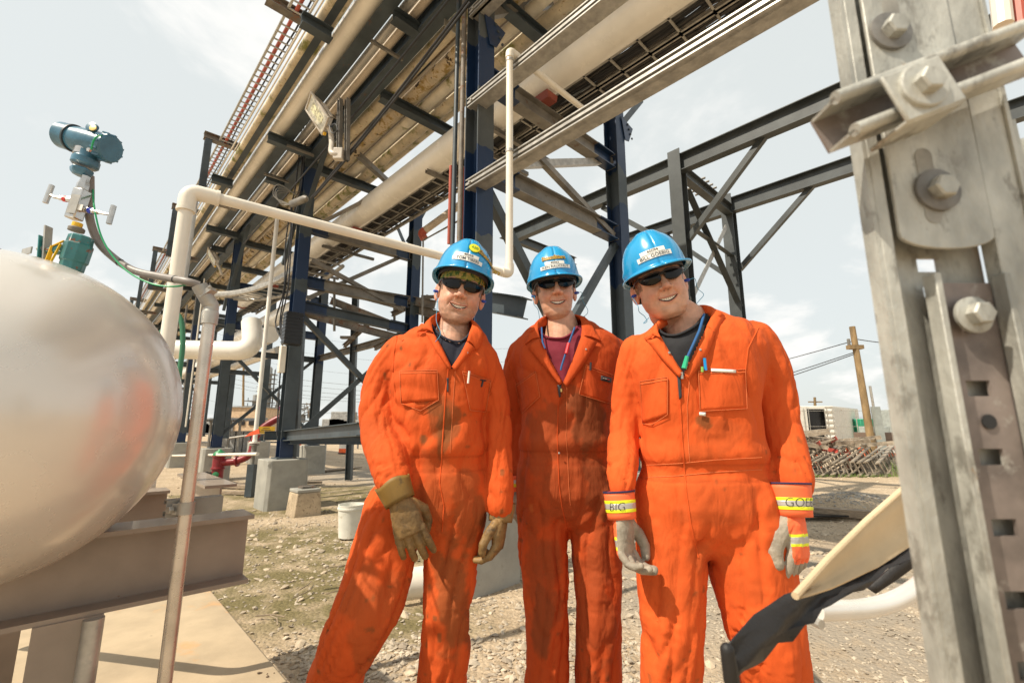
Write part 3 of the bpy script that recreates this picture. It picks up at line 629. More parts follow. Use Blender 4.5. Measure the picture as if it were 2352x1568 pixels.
# ---------------------------------------------------------------- head
def make_head(parent, T, neck_pts, neck_r, seed=0, stub=0.0, hair=(0, 0), wide=1.0, jaw=1.0, mouth=0.0):
    """T: head matrix (local: x image right, -y face front, z up, origin between the eyes' level in the skull centre)"""
    mb = MB()
    mb.ball((0, .008, .030), .078*wide, .100, .100, 28)
    rings = []
    for z, w, f, bk, e in [(.055, .060, -.080, .03, 2.2), (.03, .069, -.089, .03, 2.3), (.012, .0705, -.0925, .03, 2.3), (-.010, .0705, -.089, .03, 2.2), (-.035, .069, -.089, .035, 2.2), (-.060, .0670*jaw, -.0885, .035, 2.2), (-.085, .0615*jaw, -.087, .03, 2.3), (-.105, .053*jaw, -.085, .015, 2.3), (-.122, .040*jaw, -.079, .0, 2.2), (-.133, .024, -.068, -.02, 2)]:
        w *= 1.03; cy = (f+bk)/2; ry = (bk-f)/2; r_ = []
        for k in range(32):
            a = 2*math.pi*k/32; c, s = math.cos(a), math.sin(a)
            r_.append(Vector((math.copysign(abs(c)**(2/e), c)*w*wide, cy + math.copysign(abs(s)**(2/e), s)*ry, z)))
        rings.append(r_)
    mb.loft(rings)
    for s in (-1, 1):   # ears
        n0 = len(mb.v); mb.ball((0, 0, 0), .010, .021, .035, 12)
        M = Matrix.Translation((s*.083*wide, .012, -.020)) @ Matrix.Rotation(s*-.35, 4, 'Z') @ Matrix.Rotation(-.12, 4, 'X')
        for i in range(n0, len(mb.v)): mb.v[i] = M @ mb.v[i]
        mb.ball((s*.075*wide, .006, -.02), .012, .012, .018, 10)
    capsule(mb, [(0, -.086, .008), (0, -.099, -.015), (0, -.111, -.034)], [.0085, .0100, .0122], 12)
    for s in (-1, 1): mb.ball((s*.0145, -.098, -.038), .0095, .011, .0085, 10)
    mb.ball((0, -.088, .018), .055, .010, .012, 16)    # brow
    for i, p in enumerate(mb.v): mb.v[i] = T @ p
    # neck and the hidden upper chest, one continuous body
    k0 = T @ Vector((0, .030, -.05)); k1 = T @ Vector((0, .030, -.118)); P = catmull([k0, k1] + [Vector(p) for p in neck_pts], 5)
    nr = [.054, .055] + list(neck_r); rr = []
    for i in range(len(P)):
        t = i/5; a = min(int(t), len(nr)-2); rr.append(nr[a]+(nr[a+1]-nr[a])*min(1, t-a))
    mb.tube(P, rr, 24)
    me = remesh(mb, .0024, 4, .6); c = coords(me); Ti = np.array(T.inverted()); L = c @ Ti[:3, :3].T + Ti[:3, 3]
    x, y, z = L.T; front = np.clip((-.045-y)/.02, 0, 1)*(z < .06)
    n = normals(me) @ Ti[:3, :3].T; n /= np.linalg.norm(n, axis=1, keepdims=True)+1e-9
    g = lambda cx, cz, sx, sz: np.exp(-((x-cx)/sx)**2-((z-cz)/sz)**2)*front
    # smile opening
    zc = -.0745 + 9.5*x*x + mouth*x; h = .0056*(1-(x/.031)**2); inm = (np.abs(x) < .031) & (front > .3)
    dz = np.abs(z-zc+.0005); op = np.where(inm, np.clip((h+.0008-dz)/.0016, 0, 1), 0)
    lipw = np.where((np.abs(x) < .032) & (front > .3), np.clip(1-np.abs(dz-h-.0028)/.0036, 0, 1), 0)
    d = np.zeros(len(L))
    d += -.013*op + .0030*lipw*(op < .2)
    d += .0075*(g(.040, -.046, .018, .016)+g(-.040, -.046, .018, .016))
    for s in (-1, 1):
        t = np.clip((z+.042)/(-.030), 0, 1); lx = s*(.019+.017*t); on = np.exp(-((x-lx)/.0032)**2)*front*np.clip(1-np.abs(z+.058)/.022, 0, 1); d -= .0050*on
    d += .0055*g(0, -.117, .017, .012) - .0035*g(0, -.094, .020, .006)
    d -= .0022*g(0, -.056, .004, .008)
    d -= .010*(g(.031, -.002, .017, .012)+g(-.031, -.002, .017, .012))
    L2 = L.copy(); L2[:, 1] -= d; L2 += n*(vn(L*60)*.0006)[:, None]
    # ear hollow
    for s in (-1, 1):
        e = np.exp(-((y-.004)/.008)**2-((z+.018)/.016)**2)*(np.abs(x) > .078*wide); L2[:, 0] -= s*e*.007*(np.sign(x) == s)
    Tm = np.array(T); c2 = L2 @ Tm[:3, :3].T + Tm[:3, 3]; setco(me, c2)
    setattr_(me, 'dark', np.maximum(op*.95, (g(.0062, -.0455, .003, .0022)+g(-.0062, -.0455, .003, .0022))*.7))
    setattr_(me, 'lip', lipw*.85)
    setattr_(me, 'blush', .5*(g(.042, -.045, .02, .018)+g(-.042, -.045, .02, .018)+g(0, -.036, .014, .012)) + .5*(np.abs(x) > .080*wide)*(y > -.03)*(z > -.06))
    beard = np.clip((-.045-z)/.02, 0, 1)*np.clip((.02-y)/.02, 0, 1)*(z > -.16)*(1-np.clip(lipw*2, 0, 1))*(1-.6*g(.034, -.05, .02, .02)-.6*g(-.034, -.05, .02, .02))
    setattr_(me, 'stub', stub*beard*(.75+.4*vn(L*160)))
    hr = ((z > -.022)*np.clip((np.abs(x)-.058*wide)/.006, 0, 1)*(y > -.060)*(y < .004)*(z < .1) + (y > .03)*(z > -.07))*(np.abs(x) < .079*wide)
    setattr_(me, 'hair', np.clip(hr*(.8+.5*vn(L*220)), 0, 1)*.85)
    o = put(me, 'body', m_skin, parent)
    tb = MB(); rows = []
    for k in range(3):
        rows.append([T @ Vector((xx, -.0835+5.0*xx*xx, -.0685+9.0*xx*xx+mouth*xx - k*.0044*(1-.55*(xx/.028)**2))) for xx in [(-.027+.054*i/14) for i in range(15)]])
    tb.grid(rows); tb.build('teeth', m_tooth, parent)
    for i in range(-3, 4):
        xx = i*.0068; MB().tube([T @ Vector((xx, -.0840+5.0*xx*xx, -.0685+9.0*xx*xx+mouth*xx)), T @ Vector((xx, -.0840+5.0*xx*xx, -.0765+9.0*xx*xx+mouth*xx))], .00032, 4).build('tooth_gap', m_dark, o)
    return o
def glasses(parent, T, w=1.0, dz=0.0):
    yy = lambda x: -.1035 + 6.0*x*x
    fr = MB(); fr.tube([T @ Vector((x, yy(x)-.001, dz+.0165-.0*abs(x)-2.2*max(0, abs(x)-.045)**1.0*.12 - .006*math.exp(-(x/.009)**2))) for x in [(-.068+.136*i/34) for i in range(35)]], .0030, 8)
    fr.tube([T @ Vector((x, yy(x)-.001, dz+.006)) for x in (-.012, -.006, 0, .006, .012)], .003, 8)
    for s in (-1, 1): fr.tube([T @ Vector(p) for p in [(s*.067, yy(.067)-.001, dz+.014), (s*.077, -.055, dz+.012), (s*.081, -.02, dz+.008), (s*.082, .01, dz+.0)]], [.0042, .0045, .0035, .003], 8)
    f = fr.build('sunglasses', m_frame, parent)
    for s in (-1, 1):
        mb = MB(); rows = []
        for j in range(9):
            v = j/8; r_ = []
            for i in range(17):
                a = i/16; xx = .0065 + .0640*a
                top = .0165 - .0035*a*a - .004*math.exp(-(a/.15)**2); 
                bot = -.0230*(math.sin(math.pi*min(1, (a*.88+.12)))**.55) + .004*a
                zz = bot + (top-bot)*v + .002; r_.append(T @ Vector((s*xx, yy(xx) - .0022*math.sin(math.pi*a)*math.sin(math.pi*v), dz+zz)))
            rows.append(r_)
        mb.grid(rows); mb.build('lens', m_lens, f, solid=.0016)
    return f
# ---------------------------------------------------------------- hard hat
def dome(th, ph, sx=.101, sy=.128, sz=.132):
    """th around, ph 0 rim .. 90 top"""
    c = math.cos(ph)**.70; s = math.sin(ph)
    p = Vector((sx*math.sin(th)*c, -sy*math.cos(th)*c, sz*s))
    ridge_ = max(0, 1-abs(p.x)/.044); t = min(1, ridge_*2.2)
    p.z += .008*t*(1 if ph > R(42) else max(0, (ph-R(30))/R(12)))*(1 if p.y > -.085 else max(0, (p.y+.105)/.02))
    # ear-side slot bosses
    b_ = math.exp(-((p.z-.016)/.011)**2 - ((abs(p.y)-.0)/.022)**2); p.x += math.copysign(.006*b_, p.x) if abs(p.x) > .05 else 0
    return p
def hard_hat(parent, H, texts, logo=None, badge=False):
    mb = MB(); N = 56; rows = []
    def brim(th, k):    # k 0 inner .. 1 outer edge
        f = max(0, math.cos(th)); w = .010 + .030*f**1.6 + .003*max(0, -math.cos(th)); base = dome(th, 0)
        d = Vector((math.sin(th)*.9, -math.cos(th), 0)).normalized()
        return base + d*w*k + Vector((0, 0, -.003 - .012*k*(f**1.5) - .004*k + .0))
    rows.append([H @ (brim(2*math.pi*i/N, 1)+Vector((0, 0, -.0045))) for i in range(N+1)])
    for k in (1, .6, .25, .02): rows.append([H @ brim(2*math.pi*i/N, k) for i in range(N+1)])
    for j in range(0, 25):
        ph = R(90)*j/24; rows.append([H @ dome(2*math.pi*i/N, min(ph, R(89.3))) for i in range(N+1)])
    mb.grid(rows); hat = mb.build('hard_hat', m_blue, parent, solid=.0026, smooth=70)
    lin = MB()
    lin.grid([[H @ Vector((.090*math.sin(a), -.112*math.cos(a), z)) for a in [2*math.pi*i/36 for i in range(37)]] for z in (-.014, .02)])
    lin.build('suspension_band', m_dark, hat, solid=.002)
    tree = None
    def proj(px_, pz_, off):
        """local (x, z) seen from the front -> point on the shell"""
        lo, hi = 0.0, R(89)
        # find th, ph by stepping: shell y for given x,z
        s = max(0, min(.999, pz_/.132)); ph = math.asin(s); c = math.cos(ph)**.70
        q = max(-.98, min(.98, px_/(.101*max(c, .05)))); th = math.asin(q); p = dome(th, ph)
        nrm = Vector((p.x/.101**2, p.y/.128**2, p.z/.132**2)).normalized(); return H @ (Vector((px_, p.y, pz_)) + nrm*(off+.0024))
    def sticker(name, m, x0, x1, z0, z1, off=.0012, nx=10, nz_=4, rot=0, par=hat):
        b = MB(); rows = []
        for j in range(nz_+1):
            rr = []
            for i in range(nx+1):
                X = x0+(x1-x0)*i/nx; Z_ = z0+(z1-z0)*j/nz_; cxm = (x0+x1)/2; czm = (z0+z1)/2
                dx, dz_ = X-cxm, Z_-czm; rr.append(proj(cxm+dx*math.cos(rot)-dz_*math.sin(rot), czm+dx*math.sin(rot)+dz_*math.cos(rot), off))
            rows.append(rr)
        b.grid(rows); return b.build(name, m, par, smooth=80)
    def text(s_, cx_, cz_, size, m, off, rot=0, par=hat, bold=0, width=None, sx=1.0):
        cu = bpy.data.curves.new('lettering', 'FONT'); cu.body = s_; cu.size = size; cu.align_x = 'CENTER'; cu.align_y = 'CENTER'; cu.offset = bold; cu.resolution_u = 3
        to = bpy.data.objects.new('lettering', cu); COL.objects.link(to); bpy.context.view_layer.update()
        me = bpy.data.meshes.new_from_object(to.evaluated_get(bpy.context.evaluated_depsgraph_get())); bpy.data.objects.remove(to)
        bm = bmesh.new(); bm.from_mesh(me); bmesh.ops.triangulate(bm, faces=bm.faces); bmesh.ops.subdivide_edges(bm, edges=[e for e in bm.edges if e.calc_length() > .004], cuts=1); bm.to_mesh(me); bm.free()
        org = WORLD[par.name]
        for v in me.vertices:
            X, Y = v.co.x*sx, v.co.y; v.co = proj(cx_+X*math.cos(rot)-Y*math.sin(rot), cz_+X*math.sin(rot)+Y*math.cos(rot), off) - org
        me.name = 'lettering'; me.materials.clear(); me.materials.append(m); o = bpy.data.objects.new('lettering', me); COL.objects.link(o); o.parent = par; WORLD[o.name] = org
    for (s_, x0, x1, z0, z1, sz_, rot) in texts:
        sticker('name_label', m_paper, x0, x1, z0, z1, .0012, rot=rot); text(s_, (x0+x1)/2, (z0+z1)/2, sz_, m_ink, .0022, rot, bold=.0001)
    if logo:
        s_, cx_, cz_, sz_, rot = logo
        my = mat('logo_yellow', (.85, .50, .03), .5)
        text(s_, cx_, cz_, sz_, m_ink, .0012, rot, bold=.0016, sx=.72); text(s_, cx_, cz_, sz_, my, .0020, rot, bold=.0010, sx=.72); text(s_, cx_, cz_, sz_, m_ink, .0027, rot, bold=-.0003, sx=.72)
    if badge:
        for r_, m, off in ((.0205, mat('badge_green', (.10, .33, .04), .5), .0010), (.0180, mat('badge_yellow', (.85, .72, .03), .5), .0018)):
            b = MB(); cx_, cz_ = .016, .078
            b.grid([[proj(cx_+r_*k/4*math.cos(a), cz_+r_*k/4*math.sin(a), off) for a in [2*math.pi*i/24 for i in range(25)]] for k in (0.01, 1, 2, 3, 4)]); b.build('badge', m, hat, smooth=80)
        text('420', .016, .078, .0165, mat('badge_green', (.10, .33, .04), .5), .0026, -.12, bold=.0003)
    return hat
# ---------------------------------------------------------------- hand
def make_glove(parent, wrist, fdir, pnormal, side, m_palm, curl=(20, 25, 20), spread=4, scale=1.0, thumb_in=0.5, thumb_k=1.0):
    """wrist point, finger direction, palm-facing normal; side +1: thumb on +cross(pnormal, fdir)"""
    X = Vector(fdir).normalized(); N = Vector(pnormal); N = (N-X*N.dot(X)).normalized(); Yv = N.cross(X)*side
    def W(p): return wrist + (X*p[0] + Yv*p[1] + N*p[2])*scale
    mb = MB(); r_ = []
    for x, w, t, yo in [(-.03, .031, .024, 0), (0, .032, .023, 0), (.025, .038, .023, .003), (.055, .043, .021, .002), (.080, .043, .018, 0), (.098, .040, .014, 0)]:
        r_.append([W((x, yo+w*math.cos(a)*(abs(math.cos(a))**-.15 if abs(math.cos(a)) > .01 else 1), t*math.sin(a))) for a in [2*math.pi*k/20 for k in range(20)]])
    mb.loft(r_)
    for i, (yb, Ln, rad) in enumerate([(.034, .082, .0113), (.0115, .090, .0116), (-.0115, .085, .0112), (-.034, .068, .0102)]):
        a = R(6); p = Vector((.088, yb, 0)); P = [W(p)]; s_ = R(spread)*(1.5-i)*.7
        for k, (f, cu) in enumerate(zip((.45, .31, .24), curl)):
            a += R(cu*(1+.10*i)); p = p + Vector((math.cos(a)*math.cos(s_), math.sin(s_), math.sin(a)))*Ln*f; P.append(W(p))
        capsule(mb, P, [rad*1.05*scale, rad*1.02*scale, rad*.97*scale, rad*.85*scale], 12)
    tk = thumb_k; t0 = Vector((.018, .026, .006)); t1 = t0 + Vector((.030, .026, .012+.012*thumb_in)); t2 = t1 + Vector((.034, .010-.012*thumb_in, .010+.014*thumb_in)); t3 = t2 + Vector((.026, -.004-.012*thumb_in, .010*thumb_in))
    capsule(mb, [W(t0), W(t1), W(t2), W(t3)], [.017*scale*tk, .0165*scale*tk, .0145*scale*tk, .0125*scale*tk], 12)
    me = remesh(mb, .0025, 2, .4); c = coords(me); n = normals(me); c += n*(fbm(c*70)*.0011 + np.maximum(0, ridge(c*55)-.75)*.002)[:, None]; setco(me, c)
    g = put(me, 'glove', m_palm, parent)
    return g, X, Yv, N, W
def cuff_tube(parent, p0, p1, r0, r1, m, name='glove_cuff', flat=.8, wob=.0, solid=.003, up=None):
    mb = MB(); p0 = Vector(p0); p1 = Vector(p1); sd, upv = perp(p1-p0, up or Vector((0, 1, 0))); rows = []
    for j in range(7):
        t = j/6; c = p0.lerp(p1, t); r_ = r0+(r1-r0)*t
        rows.append([c + sd*(r_*math.cos(a)) + upv*(r_*flat*math.sin(a)) + (p1-p0).normalized()*(wob*math.sin(3*a+1)*t) for a in [2*math.pi*k/32 for k in range(33)]])
    mb.grid(rows); return mb.build(name, m, parent, solid=solid, smooth=70)
# ---------------------------------------------------------------- coverall
def ringpts(cx_, cy_, cz_, a, b, e=2.4, n=36, yaw=0, tilt=0):
    out = []
    for k in range(n):
        t = 2*math.pi*k/n; c, s = math.cos(t), math.sin(t); x = math.copysign(abs(c)**(2/e), c)*a; y = math.copysign(abs(s)**(2/e), s)*b
        out.append(Vector((cx_ + x*math.cos(yaw)-y*math.sin(yaw), cy_ + x*math.sin(yaw)+y*math.cos(yaw), cz_ + x*tilt)))
    return out
def coverall(parent, Y, torso, legs, arms, m, stains=(), seed=0, voxel=.0068, pale=(), yaw=0, waist=None, vee=None):
    mb = MB(); rings = []
    for (yy, xl, xr, dep, dy) in torso:
        a = py(xl, yy, Y+dy); b = py(xr, yy, Y+dy); c = (a+b)/2; rings.append(ringpts(c.x, c.y, c.z, (b.x-a.x)/2, dep, 2.5, yaw=yaw))
    mb.loft(rings); bones = []
    for kind, L_ in [('leg', q) for q in legs] + [('arm', q) for q in arms]:
        P = []; Rr = []
        for (x, yy, rp, dy) in L_: P.append(py(x, yy, Y+dy)); Rr.append(rp*mpp(yy, Y+dy))
        PP = catmull(P, 4); RR = []
        for i in range(len(PP)):
            t = i/4; a = min(int(t), len(Rr)-2); RR.append(Rr[a]+(Rr[a+1]-Rr[a])*(t-a))
        capsule(mb, PP, RR, 26)
        bones.append((kind, PP, RR))
    me = remesh(mb, voxel, 14, .6); c = coords(me); n = normals(me)
    disp = np.zeros(len(c)); best = np.full(len(c), 1e9); wl_ = np.zeros(len(c)); off = seed*13.7
    for bi, (kind, PP, RR) in enumerate(bones):
        A = np.array([list(p) for p in PP]); rr = np.array(RR); d = np.full(len(c), 1e9); s_at = np.zeros(len(c)); ph = np.zeros(len(c)); acc = 0
        for i in range(len(A)-1):
            ab = A[i+1]-A[i]; L2 = (ab**2).sum(); Ln = math.sqrt(L2); t = np.clip(((c-A[i])@ab)/L2, 0, 1); q = A[i]+t[:, None]*ab; dd = np.linalg.norm(c-q, axis=1)/(rr[i]+(rr[i+1]-rr[i])*t)
            w = dd < d; d = np.where(w, dd, d); s_at = np.where(w, acc+t*Ln, s_at); rel = c-q; ph = np.where(w, np.arctan2(rel[:, 1], rel[:, 0]), ph); acc += Ln
        w = np.clip((1.25-d)/.15, 0, 1)
        u_ = s_at/acc; cp_, sp_ = np.cos(ph), np.sin(ph)
        wob = vn(np.stack([s_at*5+off, cp_*1.2+bi*3, sp_*1.2], 1)); wob2 = vn(np.stack([s_at*9+off+5, cp_*1.6+bi*7, sp_*1.6], 1))
        g1 = np.abs(np.sin(math.pi*(s_at/.115 + .75*cp_ + .9*wob)))**.55; g2 = np.abs(np.sin(math.pi*(s_at/.065 - .6*cp_ + .5*sp_ + .8*wob2)))**.55
        g3 = np.abs(np.sin(math.pi*(s_at*2.2 + 1.6*cp_ + .8*wob)))**.55
        if kind == 'arm': a1 = .010*np.exp(-((u_-.50)/.18)**2) + .001; a2 = .011*np.exp(-((u_-.92)/.10)**2); a3 = .006
        else: a1 = .017*np.exp(-((u_-.03)/.10)**2) + .014*np.exp(-((u_-.42)/.14)**2); a2 = .014*np.exp(-((u_-.93)/.14)**2) + .003; a3 = .017
        mod = .35+.65*np.clip(.5+1.4*vn(np.stack([s_at*6+off+20, cp_*2+bi, sp_*2], 1)), 0, 1)
        dsp = mod*(a1*(g1-.72) + a2*(g2-.72) + a3*(g3-.7)); disp += w*dsp*(1-wl_); wl_ = np.maximum(wl_, w)
    # torso drape
    tw = 1-wl_; wz = vn(c*4+off); wz2 = vn(c*7+off+3); sdir = np.sign(c[:, 0]-c[:, 0].mean())
    t1 = np.abs(np.sin(math.pi*(c[:, 0]*8.5 + c[:, 2]*2.6*sdir + 1.1*wz)))**.8; t2 = np.abs(np.sin(math.pi*(c[:, 0]*5 - c[:, 2]*4.0*sdir + 1.3*wz2)))**.8
    disp += tw*(.011*(t1-.7)*np.clip(.5+1.5*wz2, 0, 1) + .008*(t2-.7)*np.clip(.5-1.5*wz, 0, 1) + .004*wz2)
    if waist is not None:
        d = np.abs(c[:, 2]-waist); cin = np.exp(-((c[:, 2]-waist)/.028)**2)*(1-.8*wl_)
        pl_ = np.exp(-((c[:, 2]-waist)/.09)**2)*(1-wl_); q = np.stack([c[:, 0]*42+off, c[:, 1]*20, c[:, 2]*5], 1); disp += pl_*.0035*vn(q) - cin*.006 + np.exp(-((c[:, 2]-waist-.055)/.03)**2)*(1-wl_)*.008
        seam = np.maximum(np.exp(-((c[:, 2]-waist-.022)/.0035)**2), np.exp(-((c[:, 2]-waist+.022)/.0035)**2))*(1-wl_)
        disp -= seam*.002
    else: seam = np.zeros(len(c))
    disp += .0012*vn(c*60+off)
    c2 = c + n*disp[:, None]; setco(me, c2)
    st = np.zeros(len(c)); nzv = fbm(c2*17+off, 4); nz2 = fbm(c2*6+off, 3)
    for (x, yy, rx, ry, k) in stains:
        p = py(x, yy, Y-.12); s_ = mpp(yy, Y-.12); d = np.sqrt(((c2[:, 0]-p.x)/(rx*s_))**2+((c2[:, 2]-p.z)/(ry*s_))**2)
        st = np.maximum(st, k*np.clip((1.0-d+.45*nzv)/.28, 0, 1)*(c2[:, 1] < Y+.02))
    st = np.maximum(st, .22*np.clip(nz2-.1, 0, 1)); st = np.maximum(st, .7*np.clip((vn(c2*48+off)-.62)*5, 0, 1)*(vn(c2*7)>.1))
    pa = np.zeros(len(c))
    for (x, yy, rx, ry, k) in pale:
        p = py(x, yy, Y-.12); s_ = mpp(yy, Y-.12); d = np.sqrt(((c2[:, 0]-p.x)/(rx*s_))**2+((c2[:, 2]-p.z)/(ry*s_))**2)
        pa = np.maximum(pa, k*np.clip((.6-d+.8*nzv)/.4, 0, 1)*(c2[:, 1] < Y))
    setattr_(me, 'stain', st); setattr_(me, 'seam', seam*.55); setattr_(me, 'pale', pa)
    tree = BVHTree.FromPolygons([Vector(v) for v in c2], [tuple(p.vertices) for p in me.polygons])
    if vee is not None:
        vp, neckline, m_shirt = vee
        rel = c2 - np.array(EYE); f_ = rel[:, 1]*CP + rel[:, 2]*SP; up_ = -rel[:, 1]*SP + rel[:, 2]*CP; sx_ = 1176 + FPX*rel[:, 0]/f_; sy_ = 784 - FPX*up_/f_
        def inside(px, py_, poly):
            r_ = np.zeros(len(px), bool); n_ = len(poly)
            for i in range(n_):
                x1, y1 = poly[i]; x2, y2 = poly[(i+1) % n_]; cnd = ((y1 > py_) != (y2 > py_)) & (px < (x2-x1)*(py_-y1)/((y2-y1) or 1e-9)+x1); r_ ^= cnd
            return r_
        nx_ = np.array([q_[0] for q_ in neckline]); ny_ = np.array([q_[1] for q_ in neckline])
        fc = [tuple(p.vertices) for p in me.polygons]; cen = np.array([[sx_[list(q_)].mean(), sy_[list(q_)].mean(), c2[list(q_), 1].mean()] for q_ in fc])
        inv = inside(cen[:, 0], cen[:, 1], vp) & (cen[:, 2] < Y+.04); ab = cen[:, 1] < np.interp(cen[:, 0], nx_, ny_)
        grow = inside(cen[:, 0], cen[:, 1], [((x_-vp[0][0])*1.25+vp[0][0], (y_-vp[0][1])*1.0+vp[0][1]+9) for x_, y_ in vp]) & (cen[:, 2] < Y+.04) & ~ab
        c3 = c2 + n*(-.010); sh = MB(); sh.v = [Vector(v) for v in c3]; sh.f = [q_ for q_, g_ in zip(fc, grow) if g_]
        used = sorted({i for q_ in sh.f for i in q_}); mp_ = {i: k for k, i in enumerate(used)}; sh.v = [sh.v[i] for i in used]; sh.f = [tuple(mp_[i] for i in q_) for q_ in sh.f]
        if sh.f: sh.build('t_shirt', m_shirt, parent, smooth=80, solid=.002)
        bm = bmesh.new(); bm.from_mesh(me); bm.faces.ensure_lookup_table(); bmesh.ops.delete(bm, geom=[bm.faces[i] for i in np.where(inv)[0]], context='FACES'); bm.to_mesh(me); bm.free()
    o = put(me, 'coverall', m, parent)
    def hit(x, yy, off_=.003):
        d = ray(x, yy).normalized(); h = tree.ray_cast(EYE, d, 6)
        if h[0] is None:
            h = tree.find_nearest(py(x, yy, Y-.1)); return h[0] + (EYE-h[0]).normalized()*off_
        return h[0] - d*off_
    return o, hit
def lerp2(a, b, t): return (a[0]+(b[0]-a[0])*t, a[1]+(b[1]-a[1])*t)
def patch(hit, parent, name, quad, m, off=.004, nx=10, ny=10, solid=.0016, stitch=None):
    """quad picture corners tl, tr, br, bl laid on the cloth"""
    rows = []
    for j in range(ny+1):
        l_ = lerp2(quad[0], quad[3], j/ny); r_ = lerp2(quad[1], quad[2], j/ny)
        rows.append([hit(*lerp2(l_, r_, i/nx), off) for i in range(nx+1)])
    # soften folds below
    b = MB(); b.grid(rows); o = b.build(name, m, parent, solid=solid, smooth=80)
    if stitch: line(hit, o, 'stitching', [quad[0], quad[1], quad[2], quad[3], quad[0]], stitch, .0009, off+.0015)
    return o
def line(hit, parent, name, pts, m, r=.001, off=.003, n=10):
    P = []
    for i in range(len(pts)-1):
        for k in range(n): P.append(hit(*lerp2(pts[i], pts[i+1], k/n), off))
    P.append(hit(*pts[-1], off)); return MB().tube(P, r, 5).build(name, m, parent)
def pocket(hit, parent, pts, m, tip=None):
    """five or four sided pocket: outline given clockwise from top-left"""
    tl, tr, br, bl = pts; o = patch(hit, parent, 'pocket', pts, m, .0045, solid=.002)
    P = [tl, tr, br] + ([tip] if tip else []) + [bl, tl]
    if tip:
        b = MB(); c = [hit(*q, .0045) for q in (bl, br)]; b.add([c[0], c[1], hit(*tip, .0045)], [(0, 1, 2)]); b.build('pocket_tip', m, o, solid=.002)
    line(hit, o, 'stitching', P, m_stitch, .0009, .0068); top2 = [lerp2(tl, bl, .07), lerp2(tr, br, .07)]; line(hit, o, 'stitching', top2, m_stitch, .0008, .0068)
    return o
def strip(parent, name, inner, outer, m, solid=.0035, smooth=80):
    b = MB(); b.grid([[Vector(i).lerp(Vector(o), t) for i, o in zip(inner, outer)] for t in (0, .33, .66, 1)]); return b.build(name, m, parent, solid=solid, smooth=smooth)
def collar(parent, hit, m, vpt, innerL, innerR, flapL, flapR, backc, backr, backz, drop=.035):
    """vpt: bottom of the V; inner L/R: picture points up the V edges; flap: outer lapel edge; back: centre, radii and height of the stand"""
    def side(inn, out, s):
        I = [hit(*q, .008) for q in inn]; O = [hit(*q, .017) for q in out]
        return I, O
    IL, OL = side(innerL, flapL, -1); IR, OR = side(innerR, flapR, 1)
    IL = catmull(IL, 4); OL = catmull(OL, 4); IR = catmull(IR, 4); OR = catmull(OR, 4)
    # back of the neck arc from IL end to IR end
    a0 = IL[-1]; a1 = IR[-1]; arcI = []; arcO = []
    o0 = OL[-1]; o1 = OR[-1]
    for k in range(1, 14):
        t = k/14; ang = math.pi*t; base = a0.lerp(a1, t); ob = o0.lerp(o1, t); s = math.sin(ang)
        arcI.append(base + Vector((0, backr*s, backz*s))); arcO.append(ob + Vector((0, (backr+.03)*s, (backz-drop)*s)))
    I = IL + arcI + IR[::-1]; O = OL + arcO + OR[::-1]
    o = strip(parent, 'collar', I, O, m, .004)
    return o
def tee(parent, hit, m, quad_rows, off=.006):
    """t-shirt seen in the V: rows of picture points"""
    b = MB(); n = 12; rows = []
    for (l_, r_) in quad_rows: rows.append([hit(*lerp2(l_, r_, i/n), off) for i in range(n+1)])
    b.grid(rows); return b.build('t_shirt', m, parent, solid=.002, smooth=80)
def neckring(parent, c, r, m, tilt=(0, 0), h=.016, name='t_shirt_neckband', ry=None, drop=.02):
    b = MB(); rows = []
    for j, (dr, dz) in enumerate([(0, h), (.004, h), (.007, 0), (.016, -.02), (.03, -.034)]):
        rows.append([Vector((c.x+(r+dr)*math.cos(a), c.y+((ry or r)+dr)*math.sin(a), c.z+dz + tilt[0]*math.cos(a) - drop*max(0, -math.sin(a)))) for a in [2*math.pi*k/32 for k in range(33)]])
    b.grid(rows); return b.build(name, m, parent, solid=.002, smooth=80)
def boots(parent, feet):
    for (p, yaw) in feet:
        b = MB(); r_ = []
        for t, w, h, zc in [(-.10, .035, .05, .05), (-.07, .045, .075, .075), (0, .048, .075, .075), (.06, .050, .05, .05), (.13, .054, .038, .038), (.18, .045, .03, .03), (.20, .02, .018, .02)]:
            d = Vector((math.sin(yaw), -math.cos(yaw), 0)); sd = Vector((math.cos(yaw), math.sin(yaw), 0))
            r_.append([Vector((p.x, p.y, 0)) + d*t + sd*(w*math.cos(a)) + Z*(zc+h*math.sin(a)) for a in [2*math.pi*k/16 for k in range(16)]])
        b.loft(r_); b.build('boot', m_boot, parent)
def headmat(x, yy, Y, yaw, pitch, roll, s=1.0):
    """picture point between the eyes on the glasses; roll clockwise positive"""
    Rm = Matrix.Rotation(roll, 4, 'Y') @ Matrix.Rotation(pitch, 4, 'X') @ Matrix.Rotation(yaw, 4, 'Z') @ Matrix.Scale(s, 4)
    p = py(x, yy, Y); return Matrix.Translation(p) @ Rm @ Matrix.Translation((0, .098, 0))
def hatmat(T, dz=.048, tilt=0.0, dy=.004, rollx=0): return T @ Matrix.Translation((0, dy, dz)) @ Matrix.Rotation(tilt, 4, 'X') @ Matrix.Rotation(rollx, 4, 'Y')
def earplugs(parent, T, cords, wide=1.0):
    for s, cpts in zip((-1, 1), cords):
        p = T @ Vector((s*.084*wide, -.004, -.022)); d = (T.to_3x3() @ Vector((s*1, -.45, -.1))).normalized()
        e = MB().lathe(p, d, [(-.004, .005), (.004, .0062), (.010, .0055), (.014, .0035)], 10).build('earplug', m_plug, parent)
        if cpts: MB().tube(catmull([p+d*.013]+cpts, 6), .0011, 6).build('cord', m_cord, e)

